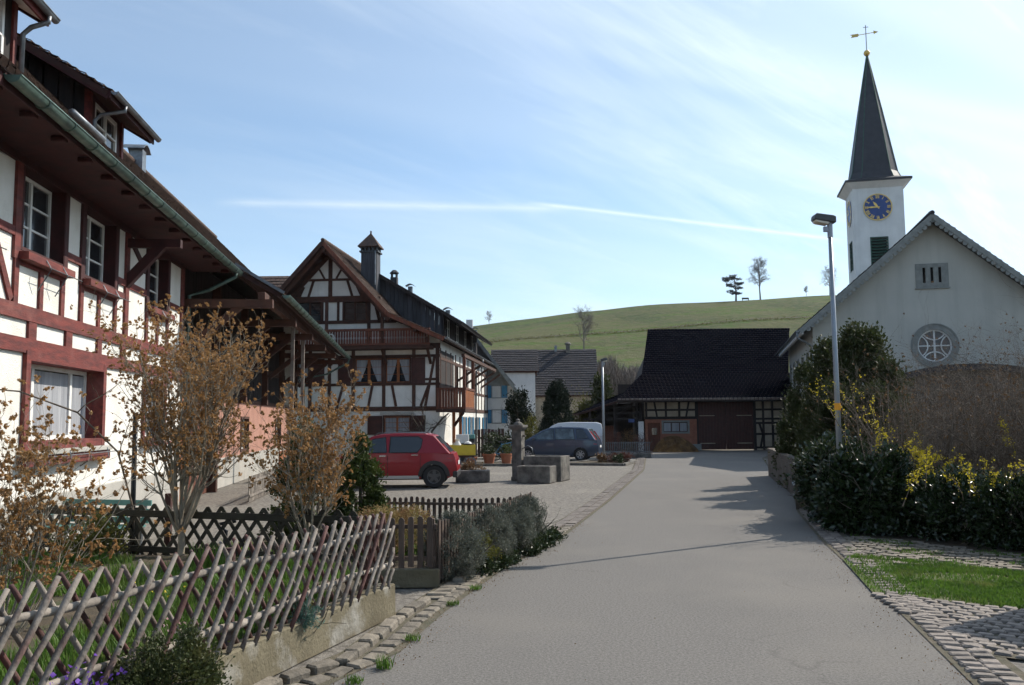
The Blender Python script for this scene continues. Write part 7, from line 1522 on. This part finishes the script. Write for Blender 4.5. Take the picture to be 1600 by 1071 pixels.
# bare vine on the farmhouse corner
rng = random.Random(31); T = Twigs()
for a in range(7): T.grow((0, 0, .1*a+.4), (rng.gauss(-.1, .5), rng.gauss(0, .3), 1), 1.8, .03, 2, rng, (5, 3), .55, .03, .2)
T.mb.tube([(0, 0, 0), (.1, 0, .7), (.4, 0, 1.4), (.9, 0, 2.0), (1.2, 0, 2.25)], [.06, .055, .05, .045, .03], 7)
R = empty('bare_vine', (-4.3, 42.3, 0), -5.5, 'gnarled leafless vine climbing at the farmhouse corner behind the red car', 'vine'); T.mb.build('branches', M['bark'], R, smooth=True, kind='stuff')
# brown thicket below the hill
g = np.random.default_rng(77); n = 30000; X = g.uniform(5.5, 16, n); Y_ = g.uniform(82, 96, n); top = 6.6+.8*np.sin(X*.8)+.5*np.sin(X*2.1+1); Z = g.random(n)**.7*top; nr = np.zeros((n, 3)); nr[:, 2] = 2.2
o = leaf_cards('bare_thicket', np.column_stack([X, Y_, Z]), 1.1, M['twig_far'], None, .05, normal=nr, kind='stuff', fold=False); tag(o, 'brown leafless thicket between the tiled cottage and the barn roof', 'thicket')
# ---------------------------------------------------------------- trees on the hill
def far_tree(name, label, px, py, Yd, H, seed, kind, lean=0):
    if Yd is None:                                # where the line of sight meets the slope
        v = view_dir(px, py); Yd = 100.0
        while Yd < 250 and 1.85+v.z/v.y*Yd > hill_z(np.array(v.x/v.y*Yd), np.array(Yd)): Yd += .5
    v = view_dir(px, py); t = Yd/v.y; x, zz = v.x*t, 1.85+v.z*t; z = float(hill_z(np.array(x), np.array(Yd))); R = empty(name, (x, Yd, z-.1), 0, label, 'tree'); rng = random.Random(seed)
    if kind == 'pine':
        T = Twigs(); T.mb.tube([(0, 0, 0), (.1, 0, H*.35), (-.15, 0, H*.7), (-.6, 0, H*.97)], [.30, .22, .16, .06], 7)
        C = [(-2.9, 0, 5.7), (-1.7, .3, 6.5), (-.6, 0, 6.9), (.5, 0, 6.3), (-2.2, 0, 4.6), (-.9, .4, 4.2), (.9, 0, 4.9), (-1.6, 0, 2.8), (-.6, 0, 2.4), (1.3, 0, 3.6), (.8, 0, 2.2), (-3.3, 0, 6.3), (1.5, 0, 5.0)]
        P = []
        for i, c in enumerate(C):
            c = (c[0]*.92, c[1], c[2]*H/7.4); T.mb.tube([(0, 0, c[2]*.75), (c[0]*.6, c[1], c[2]*.93), c], [.10, .06, .03], 4); P.append(blob_points(330, c, (.95, .9, .42), seed+i, .2, .5, 14, .25))
        T.mb.build('trunk', M['bark'], R); leaf_cards('crown', np.concatenate(P), .42, M['yew'], R, .3, seed=seed)
    else:
        T = Twigs(); T.grow((0, 0, 0), (lean, 0, 1), H*.95, .024*H, 0, rng, (1,), .1, .1, .03, 7, 6, .15)
        T.tips = []; k = 12 if kind == 'birch' else 10; w = .42 if kind == 'birch' else .62; s0 = .32 if kind == 'birch' else .22
        for i in range(k*2):
            f = s0+(1-s0)*i/(k*2); a = rng.random()*6.28; T.grow((lean*H*f*.9, 0, H*f*.93), (math.cos(a)*w, math.sin(a)*w, .7), H*(.46 if kind != 'birch' else .34)*(1.08-f*.65), .011*H*(1.15-f), 2, rng, (6, 5), .5, .05 if kind != 'birch' else -.03, .14, 6, 4, .3, .25, .5)
        T.mb.build('trunk', M['twig_far'], R, kind=None)
        P = np.array([tuple(p) for p, d in T.nodes]); P = np.repeat(P, 2, 0)+np.random.default_rng(seed).normal(size=(len(P)*2, 3))*.12*H/9; leaf_cards('crown', P, .42*H/9, M['twig_far'], R, .05, seed=seed, fold=False)
far_tree('pine_tree', 'wind-bent dark pine on the hill crest', 1150, 471, 246, 7.8, 601, 'pine')
far_tree('birch_tree', 'tall bare birch on the hill crest beside the pine', 1188, 472, 246, 11.6, 602, 'birch')
far_tree('bare_tree', 'bare tree standing on the hill slope above the tiled cottage', 912, 548, None, 8.2, 603, 'bare')
far_tree('bare_tree', 'bare tree at the left foot of the crest behind the farmhouse roofs', 764, 520, 246, 3.6, 604, 'bare')
far_tree('bare_tree', 'dark bare tree on the crest just left of the church gable', 1297, 470, 246, 7.8, 605, 'bare')
far_tree('small_tree', 'thin lone sapling on the crest left of the church', 1260, 466, 246, 3.0, 606, 'birch')
v = view_dir(1165, 471); t = 246/v.y; x = v.x*t; z = float(hill_z(np.array(x), np.array(246.)))
R = empty('hill_bench', (x, 246, z), 0, 'tiny bench on the crest between pine and birch', 'bench'); MB().box(-1.0, 1.0, -.2, .2, .42, .5).build('seat', M['bark'], R); MB().box(-1.0, 1.0, .2, .26, .55, .95).build('backrest', M['bark'], R)
for a in (-.9, .8): MB().box(a, a+.1, -.2, .2, 0, .42).build('leg', M['bark'], R)
# field path and hedge line along the slope
def hill_strip(name, pts, w, m, label, cat, dz=.06):
    V = []; 
    for x, y in pts: V += [(x, y-w, float(hill_z(np.array(x), np.array(y-w)))+dz), (x, y+w, float(hill_z(np.array(x), np.array(y+w)))+dz)]
    F = [(2*i, 2*i+2, 2*i+3, 2*i+1) for i in range(len(pts)-1)]; me = bpy.data.meshes.new(name); me.from_pydata(V, [], F); o = link(name, me, None, m); o['kind'] = 'structure'; return o
xs = np.linspace(-40, 120, 161); hill_strip('field_path', [(float(x), 196+.03*float(x)) for x in xs], .45, M['soil'], '', '')
g = np.random.default_rng(5); n = 5500; X = g.uniform(-40, 110, n); Y_ = 194.2+.03*X+g.normal(size=n)*.35; Z = hill_z(X, Y_)+np.abs(g.normal(size=n))*.35
o = leaf_cards('slope_hedge', np.column_stack([X, Y_, Z]), .35, M['olive'], None, .3, kind='stuff'); tag(o, 'thin dry hedge line along the field path across the slope', 'hedge')
n = 9000; X = g.uniform(0, 60, n); Y_ = g.uniform(128, 150, n); k = np.sin(X*.3)+np.sin(Y_*.5+X*.1) > -.2; X, Y_ = X[k], Y_[k]; Z = hill_z(X, Y_)+g.random(len(X))*1.6
o = leaf_cards('slope_scrub', np.column_stack([X, Y_, Z]), .9, M['twig_far'], None, .12, kind='stuff'); tag(o, 'grey-brown scrub on the lower slope above the thicket', 'scrub')
# ---------------------------------------------------------------- air
hz = MB().box(-560, 560, -60, 430, -14, 60).build('haze', None, None)
hm = bpy.data.materials.new('haze_air'); hm.use_nodes = True; N = hm.node_tree.nodes; N.remove(N['Principled BSDF']); pv = N.new('ShaderNodeVolumePrincipled'); pv.inputs['Color'].default_value = (.80, .88, 1, 1); pv.inputs['Density'].default_value = .0001; pv.inputs['Anisotropy'].default_value = .3
hm.node_tree.links.new(pv.outputs[0], N['Material Output'].inputs['Volume']); hz.data.materials.append(hm); hz['kind'] = 'stuff'
